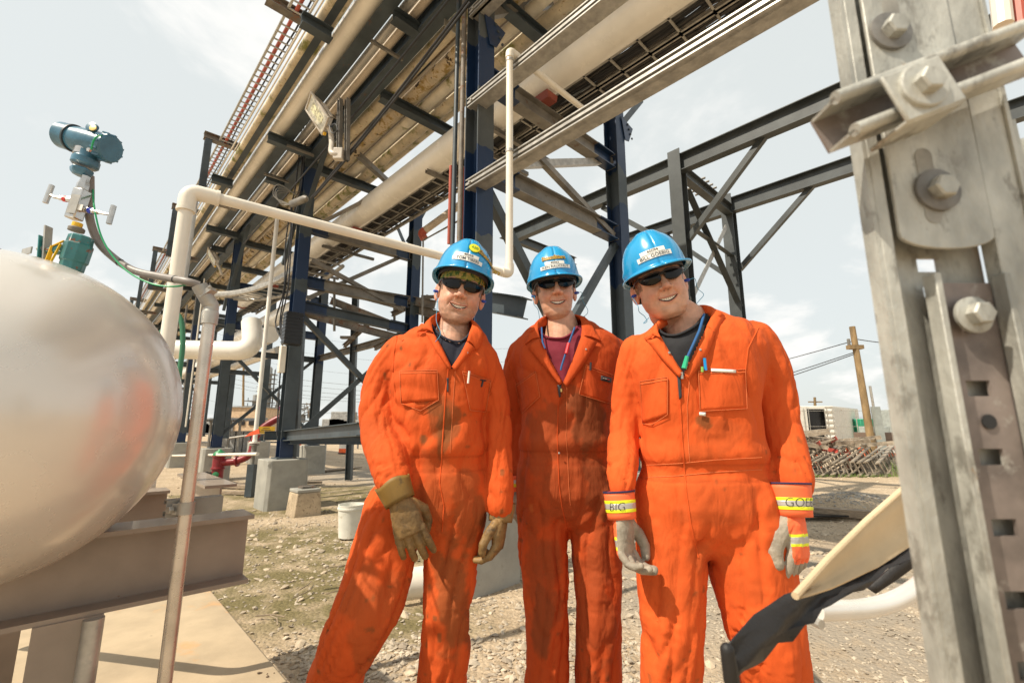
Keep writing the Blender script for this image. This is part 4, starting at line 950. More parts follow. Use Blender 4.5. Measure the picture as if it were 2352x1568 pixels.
def neckband(parent, hit, pts, m, r=.005):
    P = catmull([hit(x, y, -.004) for x, y in pts], 5); return MB().tube(P, r, 8, flat=.7).build('t_shirt_neckband', m, parent)
def collar2(parent, hit, m, Y, L, Rr, back, Vb, lap):
    """L, Rr: (inner x, y, depth), (outer x, y) pairs from the front bottom up; back: (inner x, y, d), (outer x, y, d)"""
    I = [py(x, y, Y+d) for (x, y, d), o in L]; O = [hit(x, y, .010) for i, (x, y) in L]
    I2 = [py(x, y, Y+d) for (x, y, d), o in Rr][::-1]; O2 = [hit(x, y, .010) for i, (x, y) in Rr][::-1]
    (bi, bo) = back; I = catmull(I+[py(bi[0], bi[1], Y+bi[2])]+I2, 6); O = catmull(O+[py(bo[0], bo[1], Y+bo[2])]+O2, 6)
    b = MB(); b.grid([[i.lerp(o, t) + Z*(.010*math.sin(math.pi*t)) for i, o in zip(I, O)] for t in (0, .25, .5, .75, 1)]); c = b.build('collar', m, parent, solid=.005, smooth=80)
    for side in lap:
        a = catmull([hit(*p[0], .006) for p in side], 5); d = catmull([hit(*p[1], .012) for p in side], 5)
        b = MB(); b.grid([[i.lerp(o, t) + (EYE-i).normalized()*(.006*math.sin(math.pi*t)) for i, o in zip(a, d)] for t in (0, .33, .66, 1)]); b.build('lapel', m, parent, solid=.004, smooth=80)
    return c
# ================================================================ worker on the left
Y1 = 1.66
w1 = thing('person', py(1020, 1568, Y1)*1, 'worker in orange coveralls on the left, blue hard hat over a camouflage headband, brown gloves', 'person', 'workers in orange coveralls')
w1.location.z = 0; WORLD[w1.name] = Vector((w1.location.x, w1.location.y, 0))
torso1 = [(738, 992, 1080, .070, .03), (756, 958, 1102, .085, .03), (775, 925, 1118, .105, .02), (800, 902, 1130, .118, .01), (850, 900, 1128, .130, 0), (920, 906, 1114, .132, 0), (980, 912, 1110, .128, 0), (1035, 922, 1110, .122, 0), (1062, 928, 1110, .118, 0), (1110, 908, 1117, .128, 0), (1170, 875, 1119, .128, 0), (1215, 866, 1113, .100, 0), (1245, 890, 1100, .06, 0)]
legs1 = [[(905, 1165, 66, -.01), (888, 1240, 72, -.04), (872, 1310, 74, -.07), (846, 1390, 74, -.10), (812, 1455, 70, -.10), (786, 1515, 62, -.08), (768, 1570, 62, -.05), (748, 1680, 58, 0), (735, 1850, 50, .05)],
         [(1048, 1165, 66, 0), (1041, 1250, 66, 0), (1034, 1330, 60, -.02), (1027, 1390, 54, -.04), (1024, 1440, 52, -.04), (1021, 1500, 55, -.03), (1013, 1568, 56, -.02), (1011, 1700, 52, 0), (1010, 1850, 46, .03)]]
arms1 = [[(918, 806, 37, .0), (882, 862, 38, .01), (869, 930, 43, .0), (874, 1000, 43, -.05), (892, 1058, 44, -.12), (908, 1108, 40, -.17), (912, 1122, 36, -.18)],
         [(1108, 822, 36, .0), (1134, 892, 33, .02), (1141, 970, 32, .02), (1146, 1050, 31, -.01), (1149, 1120, 32, -.04), (1149, 1162, 31, -.05)]]
st1 = [(1015, 960, 40, 60, .5), (1018, 1010, 16, 60, .7), (1070, 1160, 30, 80, .45), (1010, 1100, 60, 120, .32), (870, 1400, 60, 120, .3), (1040, 1380, 42, 150, .6), (985, 900, 90, 60, .18), (1060, 1120, 40, 60, .4), (850, 1480, 30, 60, .35), (1005, 940, 26, 20, .7), (1022, 975, 20, 40, .8), (1050, 950, 16, 25, .6), (975, 1012, 13, 15, .8), (1012, 1035, 10, 32, .75), (1042, 985, 24, 22, .6), (1072, 1025, 10, 8, .6), (1095, 1170, 14, 34, .6), (1080, 1240, 12, 30, .5), (1035, 1330, 40, 60, .5), (1055, 1400, 26, 60, .5), (1000, 1290, 20, 24, .55), (850, 1360, 60, 70, .32), (1110, 1205, 9, 18, .7)]
cov1, hit1 = coverall(w1, Y1, torso1, legs1, arms1, m_or1, st1, 1, waist=py(1020, 1060, Y1).z,
    vee=([(1037, 846), (1012, 808), (996, 772), (984, 740), (984, 690), (1092, 690), (1086, 750), (1074, 784), (1058, 814)], [(980, 735), (994, 748), (1012, 769), (1034, 781), (1056, 784), (1074, 774), (1090, 755)], m_navycl))
T1 = headmat(1062, 655, Y1-.085, .17, R(4), R(10.5), 1.05)
make_head(w1, T1, [py(1044, 745, Y1+.025), py(1035, 800, Y1+.02)], [.058, .080], 1, stub=.85, mouth=-.05, jaw=1.04)
glasses(w1, T1)
hard_hat(w1, hatmat(T1, .043, R(-8), .0), [('40058', -.034, .036, .034, .0475, .0125, -.06), ('TOM TIBERI', -.050, .050, .018, .0325, .0145, -.06)], logo=('Steamfitters', .078, .056, .027, -.35), badge=True)
hb = MB(); hb.grid([[T1 @ Vector((.0815*math.sin(a), .008-.108*math.cos(a), z)) for a in [2*math.pi*i/40 for i in range(41)]] for z in (.020, .032, .045, .058)]); hb.build('headband', m_camo, w1, solid=.003)
hb = MB(); hb.grid([[T1 @ Vector((.078*math.sin(a), .008-.106*math.cos(a), z)) for a in [-1.1+2.2*i/20 for i in range(21)]] for z in (.040, .062)]); hb.build('sweatband', mat('tan_foam', (.55, .38, .22), .8), w1, solid=.004)
q = [py(1005, 690, Y1-.02), py(1002, 735, Y1-.05), py(1012, 765, Y1-.09), py(1000, 785, Y1-.12)]
earplugs(w1, T1, (q, None))
neckband(w1, hit1, [(990, 742), (996, 752), (1012, 770), (1036, 782), (1056, 784), (1072, 774), (1082, 760)], m_navycl)
collar2(w1, hit1, m_or1, Y1, [((998, 768, -.105), (976, 760)), ((992, 748, -.085), (960, 746)), ((996, 724, -.03), (972, 728))], [((1072, 784, -.105), (1094, 804)), ((1078, 764, -.085), (1106, 786)), ((1082, 738, -.02), (1104, 758))], ((1040, 712, .07), (1040, 735, .10)), None,
        [[((998, 768), (978, 764)), ((1016, 800), (1002, 806)), ((1036, 843), (1032, 848))], [((1072, 784), (1092, 800)), ((1058, 812), (1074, 818)), ((1038, 843), (1046, 850))]])
pocket(hit1, w1, [(918, 852), (1004, 850), (1008, 918), (921, 926)], m_or1, tip=(966, 943))
pocket(hit1, w1, [(1062, 852), (1128, 874), (1116, 946), (1080, 942)], m_or1)
line(hit1, w1, 'placket_seam', [(1030, 846), (1024, 900), (1020, 960), (1016, 1020), (1014, 1060), (1010, 1110), (1020, 1160), (1015, 1220)], m_or1, .0022, .0005)
line(hit1, w1, 'stitching', [(1046, 850), (1042, 900), (1038, 970), (1034, 1040)], m_stitch, .0009, .001)
patch(hit1, w1, 'zipper', [(1026, 868), (1031, 868), (1030, 900), (1027, 900)], m_ink, .004, 3, 8)
MB().tube([hit1(1078, 852, .012), hit1(1075, 880, .010)], .0035, 8).build('pen', m_paper, w1); MB().tube([hit1(1110, 873, .012), hit1(1106, 888, .010)], .003, 8).build('pen_clip', m_ink, w1)
MB().tube([hit1(1104, 872, .012), hit1(1116, 874, .012)], .0025, 8).build('pen_clip', m_ink, w1)
MB().hexn(hit1(1073, 810, .014), Vector((0, -1, .1)), .004, .002).build('snap', m_galv, w1)
# right-hand glove on the thigh, back of the hand to the camera
wr = py(918, 1148, Y1-.215)
g, X, Yv, N, W = make_glove(w1, wr, Vector((.42, -.10, -1)), Vector((-.15, 1, -.1)), -1, m_brown, curl=(8, 14, 14), scale=1.08, spread=5, thumb_in=.9)
A_ = Vector((.46, -.12, -.88)).normalized(); cuff_tube(g, wr+A_*.006, wr-A_*.060, .045, .055, mat('yellow_brown_cuff', (.20, .115, .022), .6, var=.3, spots=[((.07, .045, .02), 16, .56, .1)]), flat=.80, wob=.005)
# left-hand glove hanging, thumb forward
wr = py(1150, 1188, Y1-.05)
g, X, Yv, N, W = make_glove(w1, wr, Vector((-.10, -.12, -1)), Vector((-.95, .25, .05)), 1, m_brown, curl=(22, 32, 25), scale=1.0, thumb_in=.2, spread=2)
cuff_tube(g, wr+X*.012, wr-X*.050, .038, .044, m_brown, flat=.8, wob=.004)
boots(w1, [(py(735, 1850, Y1+.05), -.5), (py(1010, 1850, Y1+.03), .1)])
# ================================================================ worker in the middle
Y2 = 1.84
w2 = thing('person', Vector((py(1290, 1568, Y2).x, Y2, 0)), 'worker standing in the middle in stained orange coveralls over a maroon t-shirt, blue hard hat', 'person', 'workers in orange coveralls')
torso2 = [(728, 1240, 1338, .070, .03), (744, 1228, 1358, .085, .03), (758, 1208, 1388, .105, .02), (782, 1185, 1420, .118, .01), (815, 1178, 1432, .125, 0), (850, 1186, 1424, .132, 0), (900, 1194, 1412, .135, 0), (950, 1200, 1406, .132, 0), (1000, 1196, 1402, .126, 0), (1040, 1194, 1400, .122, 0), (1080, 1190, 1402, .126, 0), (1130, 1187, 1412, .130, 0), (1175, 1188, 1422, .105, 0), (1205, 1198, 1414, .06, 0)]
legs2 = [[(1248, 1150, 57, 0), (1248, 1264, 57, -.01), (1252, 1330, 53, -.02), (1254, 1400, 49, -.04), (1257, 1470, 48, -.03), (1255, 1568, 51, -.01), (1255, 1700, 48, .01), (1256, 1800, 44, .03)],
         [(1366, 1150, 58, 0), (1370, 1264, 58, -.01), (1373, 1330, 54, -.02), (1374, 1404, 51, -.04), (1375, 1470, 51, -.03), (1373, 1568, 53, -.01), (1373, 1700, 49, .01), (1373, 1800, 45, .03)]]
arms2 = [[(1198, 812, 33, .02), (1183, 870, 30, .05), (1184, 945, 28, .08), (1188, 1020, 26, .08), (1190, 1090, 24, .05)],
         [(1410, 808, 34, .02), (1428, 870, 32, .06), (1432, 950, 30, .09), (1428, 1030, 28, .09), (1420, 1100, 26, .05)]]
st2 = [(1300, 1000, 110, 90, .45), (1300, 1120, 110, 100, .42), (1250, 1330, 50, 160, .4), (1370, 1380, 45, 160, .35), (1305, 900, 30, 20, .5), (1345, 960, 46, 70, .75), (1290, 960, 34, 50, .45), (1370, 1120, 34, 60, .65), (1300, 1110, 26, 60, .4), (1260, 1300, 34, 50, .5), (1225, 1230, 26, 60, .35), (1245, 1420, 30, 90, .6), (1372, 1300, 30, 90, .45), (1395, 1170, 16, 30, .7), (1340, 1060, 50, 18, .45), (1240, 1060, 40, 18, .35), (1270, 1010, 60, 60, .3), (1400, 1450, 20, 80, .4), (1240, 1160, 60, 100, .25), (1350, 1200, 60, 70, .3)]
cov2, hit2 = coverall(w2, Y2, torso2, legs2, arms2, m_or2, st2, 2, waist=py(1300, 1047, Y2).z,
    vee=([(1293, 882), (1264, 826), (1240, 778), (1232, 745), (1232, 690), (1342, 690), (1342, 740), (1336, 775), (1318, 824)], [(1228, 735), (1243, 764), (1260, 774), (1290, 775), (1310, 765), (1330, 742)], m_maroon), pale=[(1218, 1105, 8, 30, .9), (1238, 1135, 12, 26, .8), (1222, 1165, 14, 22, .7), (1252, 800, 24, 14, .3)])
T2 = headmat(1278, 650, Y2-.085, -.02, R(2), R(-4.5), 1.04)
make_head(w2, T2, [py(1290, 738, Y2+.02), py(1292, 800, Y2+.02)], [.062, .084], 2, stub=.22, wide=.97, jaw=.96)
glasses(w2, T2)
hard_hat(w2, hatmat(T2, .030, R(-2), .0), [('40062', -.038, .034, .032, .0455, .0125, .03), ('KEN RAUCHUT', -.055, .055, .016, .0305, .0140, .03)], logo=('Steamfitters', -.003, .062, .025, .03))
q1 = [py(1228, 682, Y2-.03), py(1226, 698, Y2-.03), py(1236, 712, Y2-.02), py(1240, 740, Y2+.0)]; q2 = [py(1336, 672, Y2-.03), py(1338, 690, Y2), py(1350, 712, Y2+.02), py(1345, 724, Y2+.04), py(1330, 730, Y2+.05)]
earplugs(w2, T2, (q1, q2))
neckband(w2, hit2, [(1236, 748), (1244, 766), (1262, 775), (1290, 776), (1308, 768), (1326, 750)], m_maroon)
collar2(w2, hit2, m_or2, Y2, [((1240, 776, -.105), (1206, 792)), ((1236, 752, -.085), (1214, 768)), ((1244, 730, -.02), (1228, 742))], [((1334, 774, -.105), (1380, 784)), ((1336, 750, -.085), (1366, 758)), ((1328, 728, -.02), (1346, 736))], ((1288, 722, .07), (1288, 738, .10)), None,
        [[((1240, 774), (1212, 796)), ((1262, 824), (1244, 834)), ((1292, 878), (1286, 884))], [((1336, 770), (1372, 786)), ((1318, 820), (1342, 834)), ((1294, 878), (1302, 888))]])
pocket(hit2, w2, [(1184, 884), (1230, 852), (1240, 910), (1198, 950)], m_or2)
pocket(hit2, w2, [(1346, 838), (1410, 862), (1404, 928), (1330, 905)], m_or2)
line(hit2, w2, 'placket_seam', [(1292, 880), (1282, 930), (1280, 1000), (1282, 1060), (1284, 1110), (1290, 1160), (1302, 1215)], m_or2, .0024, .0005)
line(hit2, w2, 'stitching', [(1302, 884), (1302, 940), (1300, 1000), (1304, 1060), (1306, 1110), (1310, 1160)], m_stitch, .0009, .001)
zp = patch(hit2, w2, 'zipper', [(1280, 884), (1290, 882), (1287, 912), (1284, 912)], m_ink, .005, 3, 8)
MB().box(hit2(1289, 896, .01), .006, .004, .012).build('zip_pull', mat('brass', (.6, .42, .15), .3, metal=.8), zp)
patch(hit2, w2, 'cloth_label', [(1381, 862), (1405, 868), (1404, 879), (1380, 873)], m_ink, .009, 4, 3)
lb = MB(); lb.tube([hit2(1385, 868, .0115), hit2(1394, 870, .0115)], .0008, 5); lb.build('label_mark', m_paper, w2); lb = MB(); lb.tube([hit2(1395, 871, .0115), hit2(1400, 872, .0115)], .0012, 5); lb.build('label_mark', mat('red_plastic', (.7, .03, .04), .4), w2)
MB().tube([hit2(1357, 832, .014), hit2(1356, 850, .010)], .004, 8).build('pen', m_ink, w2)
for (x, yy) in ((1346, 802), (1312, 849), (1271, 850), (1284, 1040)): MB().hexn(hit2(x, yy, .012), Vector((0, -1, .1)), .0036, .002).build('snap', m_galv, w2)
ln = MB().tube([hit2(1244, 752, .022), hit2(1246, 785, .018), hit2(1252, 800, .016)], .0032, 8); ln.tube([hit2(1320, 752, .022), hit2(1306, 790, .018), hit2(1290, 840, .016), hit2(1288, 850, .016)], .0038, 8); lo = ln.build('lanyard', mat('blue_ribbon', (.015, .10, .28), .7), w2)
MB().tube([hit2(1306, 788, .02), hit2(1300, 812, .019)], .006, 8).build('clasp', mat('red_plastic', (.7, .03, .04), .4), lo)
for wx, wy, dy in ((1183, 1128, .03), (1422, 1120, .03)):
    wr = py(wx, wy, Y2+dy); s = 1 if wx < 1300 else -1
    g, X, Yv, N, W = make_glove(w2, wr, Vector((.02, -.08, -1)), Vector((s*1, .15, 0)), -s, m_grey, curl=(22, 30, 25), spread=2, thumb_in=.4)
    cuff_tube(g, wr+X*.005, wr-X*.06, .038, .043, m_hv, flat=.8); cuff_tube(g, wr-X*.018, wr-X*.030, .0415, .0420, m_hvy, 'reflective_stripe', flat=.8); cuff_tube(g, wr-X*.030, wr-X*.044, .0425, .0430, m_refl, 'reflective_stripe', flat=.8)
boots(w2, [(py(1256, 1800, Y2+.03), -.15), (py(1373, 1800, Y2+.03), .15)])
# ================================================================ worker on the right
Y3 = 1.52
w3 = thing('person', Vector((py(1660, 1568, Y3).x, Y3, 0)), 'tallest worker on the right, head tilted, orange coveralls over black t-shirt, grey and hi-vis gloves', 'person', 'workers in orange coveralls')
torso3 = [(714, 1516, 1634, .075, .03), (730, 1515, 1668, .09, .04), (746, 1500, 1712, .11, .03), (768, 1474, 1738, .125, .01), (800, 1454, 1752, .135, 0), (840, 1446, 1750, .14, 0), (885, 1452, 1742, .145, 0), (930, 1464, 1732, .145, 0), (980, 1474, 1740, .14, 0), (1030, 1477, 1748, .135, 0), (1075, 1474, 1756, .13, 0), (1110, 1464, 1768, .138, 0), (1160, 1458, 1780, .140, 0), (1210, 1458, 1792, .122, 0), (1255, 1468, 1796, .085, 0), (1278, 1500, 1770, .05, 0)]
legs3 = [[(1545, 1190, 82, 0), (1541, 1300, 78, -.01), (1542, 1380, 73, -.02), (1543, 1440, 70, -.03), (1541, 1534, 67, -.02), (1540, 1650, 62, 0), (1540, 1790, 54, .03)],
         [(1712, 1190, 90, 0), (1722, 1290, 94, -.01), (1738, 1360, 88, -.02), (1752, 1430, 84, -.03), (1768, 1505, 80, -.03), (1782, 1580, 74, -.01), (1795, 1680, 66, .0), (1808, 1800, 56, .03)]]
arms3 = [[(1462, 806, 38, .01), (1444, 868, 33, .03), (1436, 940, 31, .04), (1431, 1010, 33, .02), (1431, 1060, 37, -.03), (1428, 1098, 34, -.06), (1427, 1122, 30, -.07)],
         [(1728, 785, 50, .01), (1758, 845, 52, .02), (1775, 915, 51, .03), (1790, 985, 47, .02), (1808, 1045, 45, -.02), (1820, 1092, 44, -.05), (1824, 1112, 41, -.06)]]
st3 = [(1608, 965, 18, 18, 1.0), (1618, 978, 12, 10, .9), (1640, 1000, 70, 45, .25), (1600, 1040, 60, 30, .25), (1640, 1150, 90, 60, .22), (1620, 1290, 40, 40, .25), (1690, 1340, 60, 60, .2)]
cov3, hit3 = coverall(w3, Y3, torso3, legs3, arms3, m_or3, st3, 3, waist=py(1610, 1078, Y3).z,
    vee=([(1570, 862), (1542, 818), (1516, 776), (1506, 748), (1506, 680), (1640, 680), (1634, 730), (1620, 760), (1598, 806)], [(1500, 740), (1514, 758), (1532, 768), (1560, 766), (1596, 746), (1622, 716)], m_blackcl))
T3 = headmat(1521, 634, Y3-.095, -.20, R(3), R(-15.5), 1.03)
make_head(w3, T3, [py(1572, 732, Y3+.02), py(1590, 800, Y3+.02)], [.068, .088], 3, stub=0.0, wide=1.02, jaw=1.08)
glasses(w3, T3)
hard_hat(w3, hatmat(T3, .034, R(-3), .0), [('40094', -.046, .028, .034, .048, .0135, .0), ('BILL GOEBIG', -.058, .044, .017, .0325, .0155, .0)])
dr = MB(); dr.grid([[T3 @ Vector((.0835*math.sin(a), .008-.109*math.cos(a), z)) for a in [2*math.pi*i/40 for i in range(41)]] for z in (.028, .04, .055)]); 
dr.grid([[T3 @ Vector(((.080+.006*k/3)*math.sin(a), .012-.105*math.cos(a), .03-.075*k/3)) for a in [1.75+2.8*i/20 for i in range(21)]] for k in range(4)]); dr.build('skull_cap', mat('dark_olive_cloth', (.028, .026, .018), .85), w3, solid=.003)
q1 = [py(1465, 702, Y3-.05), py(1468, 716, Y3-.04), py(1480, 726, Y3-.03), py(1486, 738, Y3-.03), py(1478, 742, Y3-.03), py(1490, 730, Y3)]; q2 = [py(1596, 640, Y3-.0), py(1602, 662, Y3+.02), py(1616, 676, Y3+.03), py(1606, 690, Y3+.02), py(1598, 702, Y3+.0), py(1612, 708, Y3)]
earplugs(w3, T3, (q1, q2), 1.02)
neckband(w3, hit3, [(1510, 748), (1516, 760), (1534, 769), (1560, 767), (1596, 748), (1618, 722)], m_blackcl)
collar2(w3, hit3, m_or3, Y3, [((1518, 776, -.115), (1480, 778)), ((1510, 754, -.09), (1478, 762)), ((1518, 734, -.02), (1498, 742))], [((1622, 752, -.11), (1640, 768)), ((1634, 722, -.085), (1664, 726)), ((1622, 702, -.01), (1650, 706))], ((1572, 708, .08), (1574, 724, .11)), None,
        [[((1518, 774), (1486, 782)), ((1542, 816), (1524, 828)), ((1568, 856), (1560, 866))], [((1624, 750), (1642, 764)), ((1600, 800), (1624, 812)), ((1572, 858), (1582, 872))]])
pocket(hit3, w3, [(1470, 876), (1533, 866), (1533, 952), (1475, 972)], m_or3, tip=(1497, 975))
pocket(hit3, w3, [(1604, 852), (1712, 848), (1716, 938), (1608, 944)], m_or3)
line(hit3, w3, 'placket_seam', [(1568, 880), (1562, 930), (1566, 1000), (1572, 1080), (1576, 1130), (1586, 1200), (1604, 1280)], m_or3, .0026, .0005)
line(hit3, w3, 'stitching', [(1584, 870), (1578, 930), (1580, 1000), (1584, 1060)], m_stitch, .001, .001)
for yy in (1062, 1090): line(hit3, w3, 'stitching', [(1482, yy+6), (1560, yy+2), (1640, yy-6), (1750, yy-12)], m_stitch, .0010, .0012)
patch(hit3, w3, 'zipper', [(1554, 850), (1562, 850), (1566, 912), (1560, 918)], m_ink, .006, 3, 10)
MB().box(hit3(1566, 862, .012), .007, .004, .02).build('zip_pull', m_galv, w3)
lan = MB().tube([hit3(1617, 722, .03), hit3(1606, 760, .024), hit3(1588, 800, .02), hit3(1578, 822, .02)], .0042, 8).build('lanyard', mat('blue_ribbon', (.015, .10, .28), .7), w3)
MB().tube([hit3(1578, 818, .022), hit3(1571, 846, .02)], [.006, .008], 8).build('clasp', mat('green_plastic', (.02, .40, .20), .4), lan)
MB().tube([hit3(1618, 822, .016), hit3(1621, 850, .012)], .0045, 8).build('pen', mat('blue_plastic', (.01, .30, .75), .3), w3); MB().tube([hit3(1613, 842, .014), hit3(1613, 854, .012)], .004, 8).build('pen', mat('green_pen', (.25, .5, .1), .3), w3)
patch(hit3, w3, 'note_pad', [(1633, 846), (1690, 849), (1690, 856), (1633, 853)], m_paper, .009, 6, 2)
patch(hit3, w3, 'tag', [(1606, 946), (1621, 947), (1620, 955), (1606, 953)], m_paper, .008, 3, 2)
for (x, yy) in ((1537, 810), (1608, 803)): MB().hexn(hit3(x, yy, .014), Vector((0, -1, .1)), .0042, .002).build('snap', m_galv, w3)
def hv_cuff(g, wr, X, r0, r1, L=.068, rim=None):
    c = cuff_tube(g, wr+X*.006, wr-X*L, r0, r1, m_hv, flat=.85)
    f = lambda t: r0+(r1-r0)*(.006+t)/(.006+L)+.0022
    for a, b, m in ((.014, .023, m_hvy), (.023, .039, m_refl), (.039, .048, m_hvy)): cuff_tube(c, wr-X*a, wr-X*b, f(a), f(b), m, 'reflective_stripe', flat=.86, solid=.001)
    cuff_tube(c, wr-X*(L-.003), wr-X*(L+.002), f(L-.003), f(L), mat('navy_binding', (.02, .02, .07), .7), 'binding', flat=.86, solid=.002); return c, f
def scrawl(c, s_, wr, X, ang, t, r, size):
    cu = bpy.data.curves.new('handwriting', 'FONT'); cu.body = s_; cu.size = size; cu.align_x = 'CENTER'; cu.align_y = 'CENTER'; cu.shear = .15; cu.offset = -.0007
    to = bpy.data.objects.new('handwriting', cu); COL.objects.link(to); bpy.context.view_layer.update()
    me = bpy.data.meshes.new_from_object(to.evaluated_get(bpy.context.evaluated_depsgraph_get())); bpy.data.objects.remove(to)
    sd, upv = perp(X, Vector((0, 1, 0)));
    if sd.x < 0: sd = -sd
    if upv.y > 0: upv = -upv
    for v in me.vertices:
        a = v.co.x/r + ang; v.co = wr - X*(t+v.co.y) + sd*(r*math.sin(a)) + upv*(.87*r*math.cos(a)) - WORLD[c.name]
    me.name = 'handwriting'; me.materials.clear(); me.materials.append(m_ink); o = bpy.data.objects.new('handwriting', me); COL.objects.link(o); o.parent = c; WORLD[o.name] = WORLD[c.name]
# gloves: palm leather grey, backs hi-vis orange with stripes
def two_tone(glove, X, Yv, N, wr, thr=-.004):
    me = glove.data; me.materials.clear(); me.materials.append(m_grey); me.materials.append(m_hv); me.materials.append(m_hvy); me.materials.append(m_refl)
    org = WORLD[glove.name]
    for p in me.polygons:
        c = Vector(p.center)+org-wr; x, yv_, nn = c.dot(X), c.dot(Yv), c.dot(N)
        if nn < thr - .25*max(0, yv_-.012) and x < .135:
            p.material_index = 2 if (.052 < x < .060 or .078 < x < .086) else 3 if .060 <= x <= .078 else 1
wr = py(1428, 1186, Y3-.09)
g, X, Yv, N, W = make_glove(w3, wr, Vector((.06, -.10, -1)), Vector((.80, -.60, 0)), 1, m_grey, curl=(22, 30, 25), scale=1.08, thumb_in=.1, spread=3); two_tone(g, X, Yv, N, wr)
c, f = hv_cuff(g, wr, X, .041, .045, .072); scrawl(c, 'BIG', wr, X, -.45, .030, f(.03)+.0015, .034)
wr = py(1820, 1180, Y3-.09)
g, X, Yv, N, W = make_glove(w3, wr, Vector((-.02, -.12, -1)), Vector((-.55, .80, 0)), 1, m_grey, curl=(14, 20, 18), scale=1.22, thumb_in=-.1, spread=4, thumb_k=1.35); two_tone(g, X, Yv, N, wr, .002)
c, f = hv_cuff(g, wr, X, .053, .062, .088); scrawl(c, 'GOEB', wr, X, .02, .034, f(.034)+.0015, .036)
boots(w3, [(py(1540, 1790, Y3+.03), -.2), (py(1808, 1800, Y3+.03), .3)])

for w_, hit_, m_, segs in ((w1, hit1, m_or1, ([(916, 756), (905, 810), (903, 860), (910, 922)], [(1143, 822), (1139, 862), (1122, 915), (1108, 965)])), (w2, hit2, m_or2, ([(1164, 824), (1186, 880), (1198, 945)], [(1432, 800), (1412, 857), (1404, 940)])), (w3, hit3, m_or3, ([(1430, 826), (1448, 860), (1466, 922)], [(1742, 752), (1718, 800), (1712, 850), (1720, 912)]))):
    for sg in segs: line(hit_, w_, 'armhole_seam', sg, m_, .0022, .0008)
# ================================================================ tank on its skid, close at the left
m_tank = mat('silver_tank_paint', (.70, .65, .58), .26, metal=.3, var=.04, vscale=2, coat=.3, spots=[((.42, .35, .27), 60, .745, .02)], bump=.015, bscale=5)
UT = 1.60; RT = .2377*UT; zT = CAM_H + .016*UT; v_c = -.100*UT
prof = []
for k in range(0, 25):
    a = R(90)*k/24; prof.append((math.sin(a)*RT, max(.002, RT*math.cos(a))))
tank = thing('pressure_tank', uvz(UT, v_c, zT-RT), 'big pale metallic tank with a rounded end filling the lower left', 'tank')
MB().lathe(uvz(UT, v_c, zT), V, [(-2.6, RT), (-1.8, RT), (-.9, RT), (-.45, RT)] + prof, 72).build('shell', m_tank, tank, smooth=60)
MB().lathe(uvz(UT, v_c-.02, zT), V, [(-.012, RT+.0012), (-.006, RT+.003), (.006, RT+.003), (.012, RT+.0012)], 72, caps=False).build('weld_seam', m_tank, tank, smooth=60)
m_skid = mat('skid_paint', (.27, .215, .17), .42, metal=.0, var=.14, vscale=3, spots=[((.38, .27, .19), 2.2, .58, .1), ((.20, .12, .07), 16, .66, .03)], coat=.2, bump=.05)
UBm = 1.55; zbt = .985; zbb = .800; VE = .42
skid = thing('tank_skid', uvz(UBm, 0, .1), 'brown-grey steel beam skid with legs that carries the pale tank', 'skid')
MB().ibeam(uvz(UBm+.05, -2.6, (zbt+zbb)/2), uvz(UBm+.05, VE, (zbt+zbb)/2), .13, zbt-zbb, .011).build('beam', m_skid, skid)
MB().ibeam(uvz(UBm+.85, -2.6, (zbt+zbb)/2), uvz(UBm+.85, VE-.1, (zbt+zbb)/2), .13, zbt-zbb, .011).build('beam', m_skid, skid)
for v in (-.55,): MB().box(uvz(UBm+.05, v, (zbt+zT-RT)/2+.03), .02, .5, .26, (V, U, Z)).build('saddle', m_skid, skid)
for v in (pu(150, 1480, UBm).dot(V), ): MB().ibeam(uvz(UBm+.05, v, .1), uvz(UBm+.05, v, zbb), .12, .14, .010, up=U).build('leg', m_skid, skid)
MB().ibeam(uvz(UBm+.85, -.1, .1), uvz(UBm+.85, -.1, zbb), .12, .12, .010, up=U).build('leg', m_skid, skid)
MB().box(uvz(UBm-.02, -.62, .45), .38, .04, .69, (V, U, Z)).build('side_plate', m_skid, skid)
vq = pu(207, 1480, UBm-.02).dot(V); p = MB().tube([uvz(UBm-.02, vq, .1), uvz(UBm-.02, vq, zbb-.005)], .020, 18).build('vertical_pipe', m_galv); tag(p, 'upright galvanised pipe just left of the thin conduit, under the tank beam', 'pipe')
ob2 = MB().ibeam(uvz(2.35, .50, .82), uvz(3.06, .50, .82), .12, .34, .012).build('steel_beam_end', m_skid); tag(ob2, 'end of another brown steel beam behind the tip of the tank', 'beam')
# concrete slab under the skid: a strip along the rack direction
vS = pz(575, 1460, .12).dot(V)
slab = MB().box(uvz(1.55, vS-1.6, .03), 3.2, 4.9, .18, (V, U, Z)).build('concrete_slab', m_slab, bevel=.01); tag(slab, 'tan concrete slab under the tank skid at the lower left', 'slab')
sp = []
for i in range(240):
    u, v = random.uniform(.6, 2.6), vS-random.uniform(.02, 1.2); q = uvz(u, v, .12); sp.append((q.x, q.y, .122, random.uniform(.002, .006)*(2 if random.random() < .06 else 1)))
stones('slab_grit', mat('dark_grit', (.16, .11, .07), .9, var=.3), sp, 'small pebbles and grit lying on the tan slab')
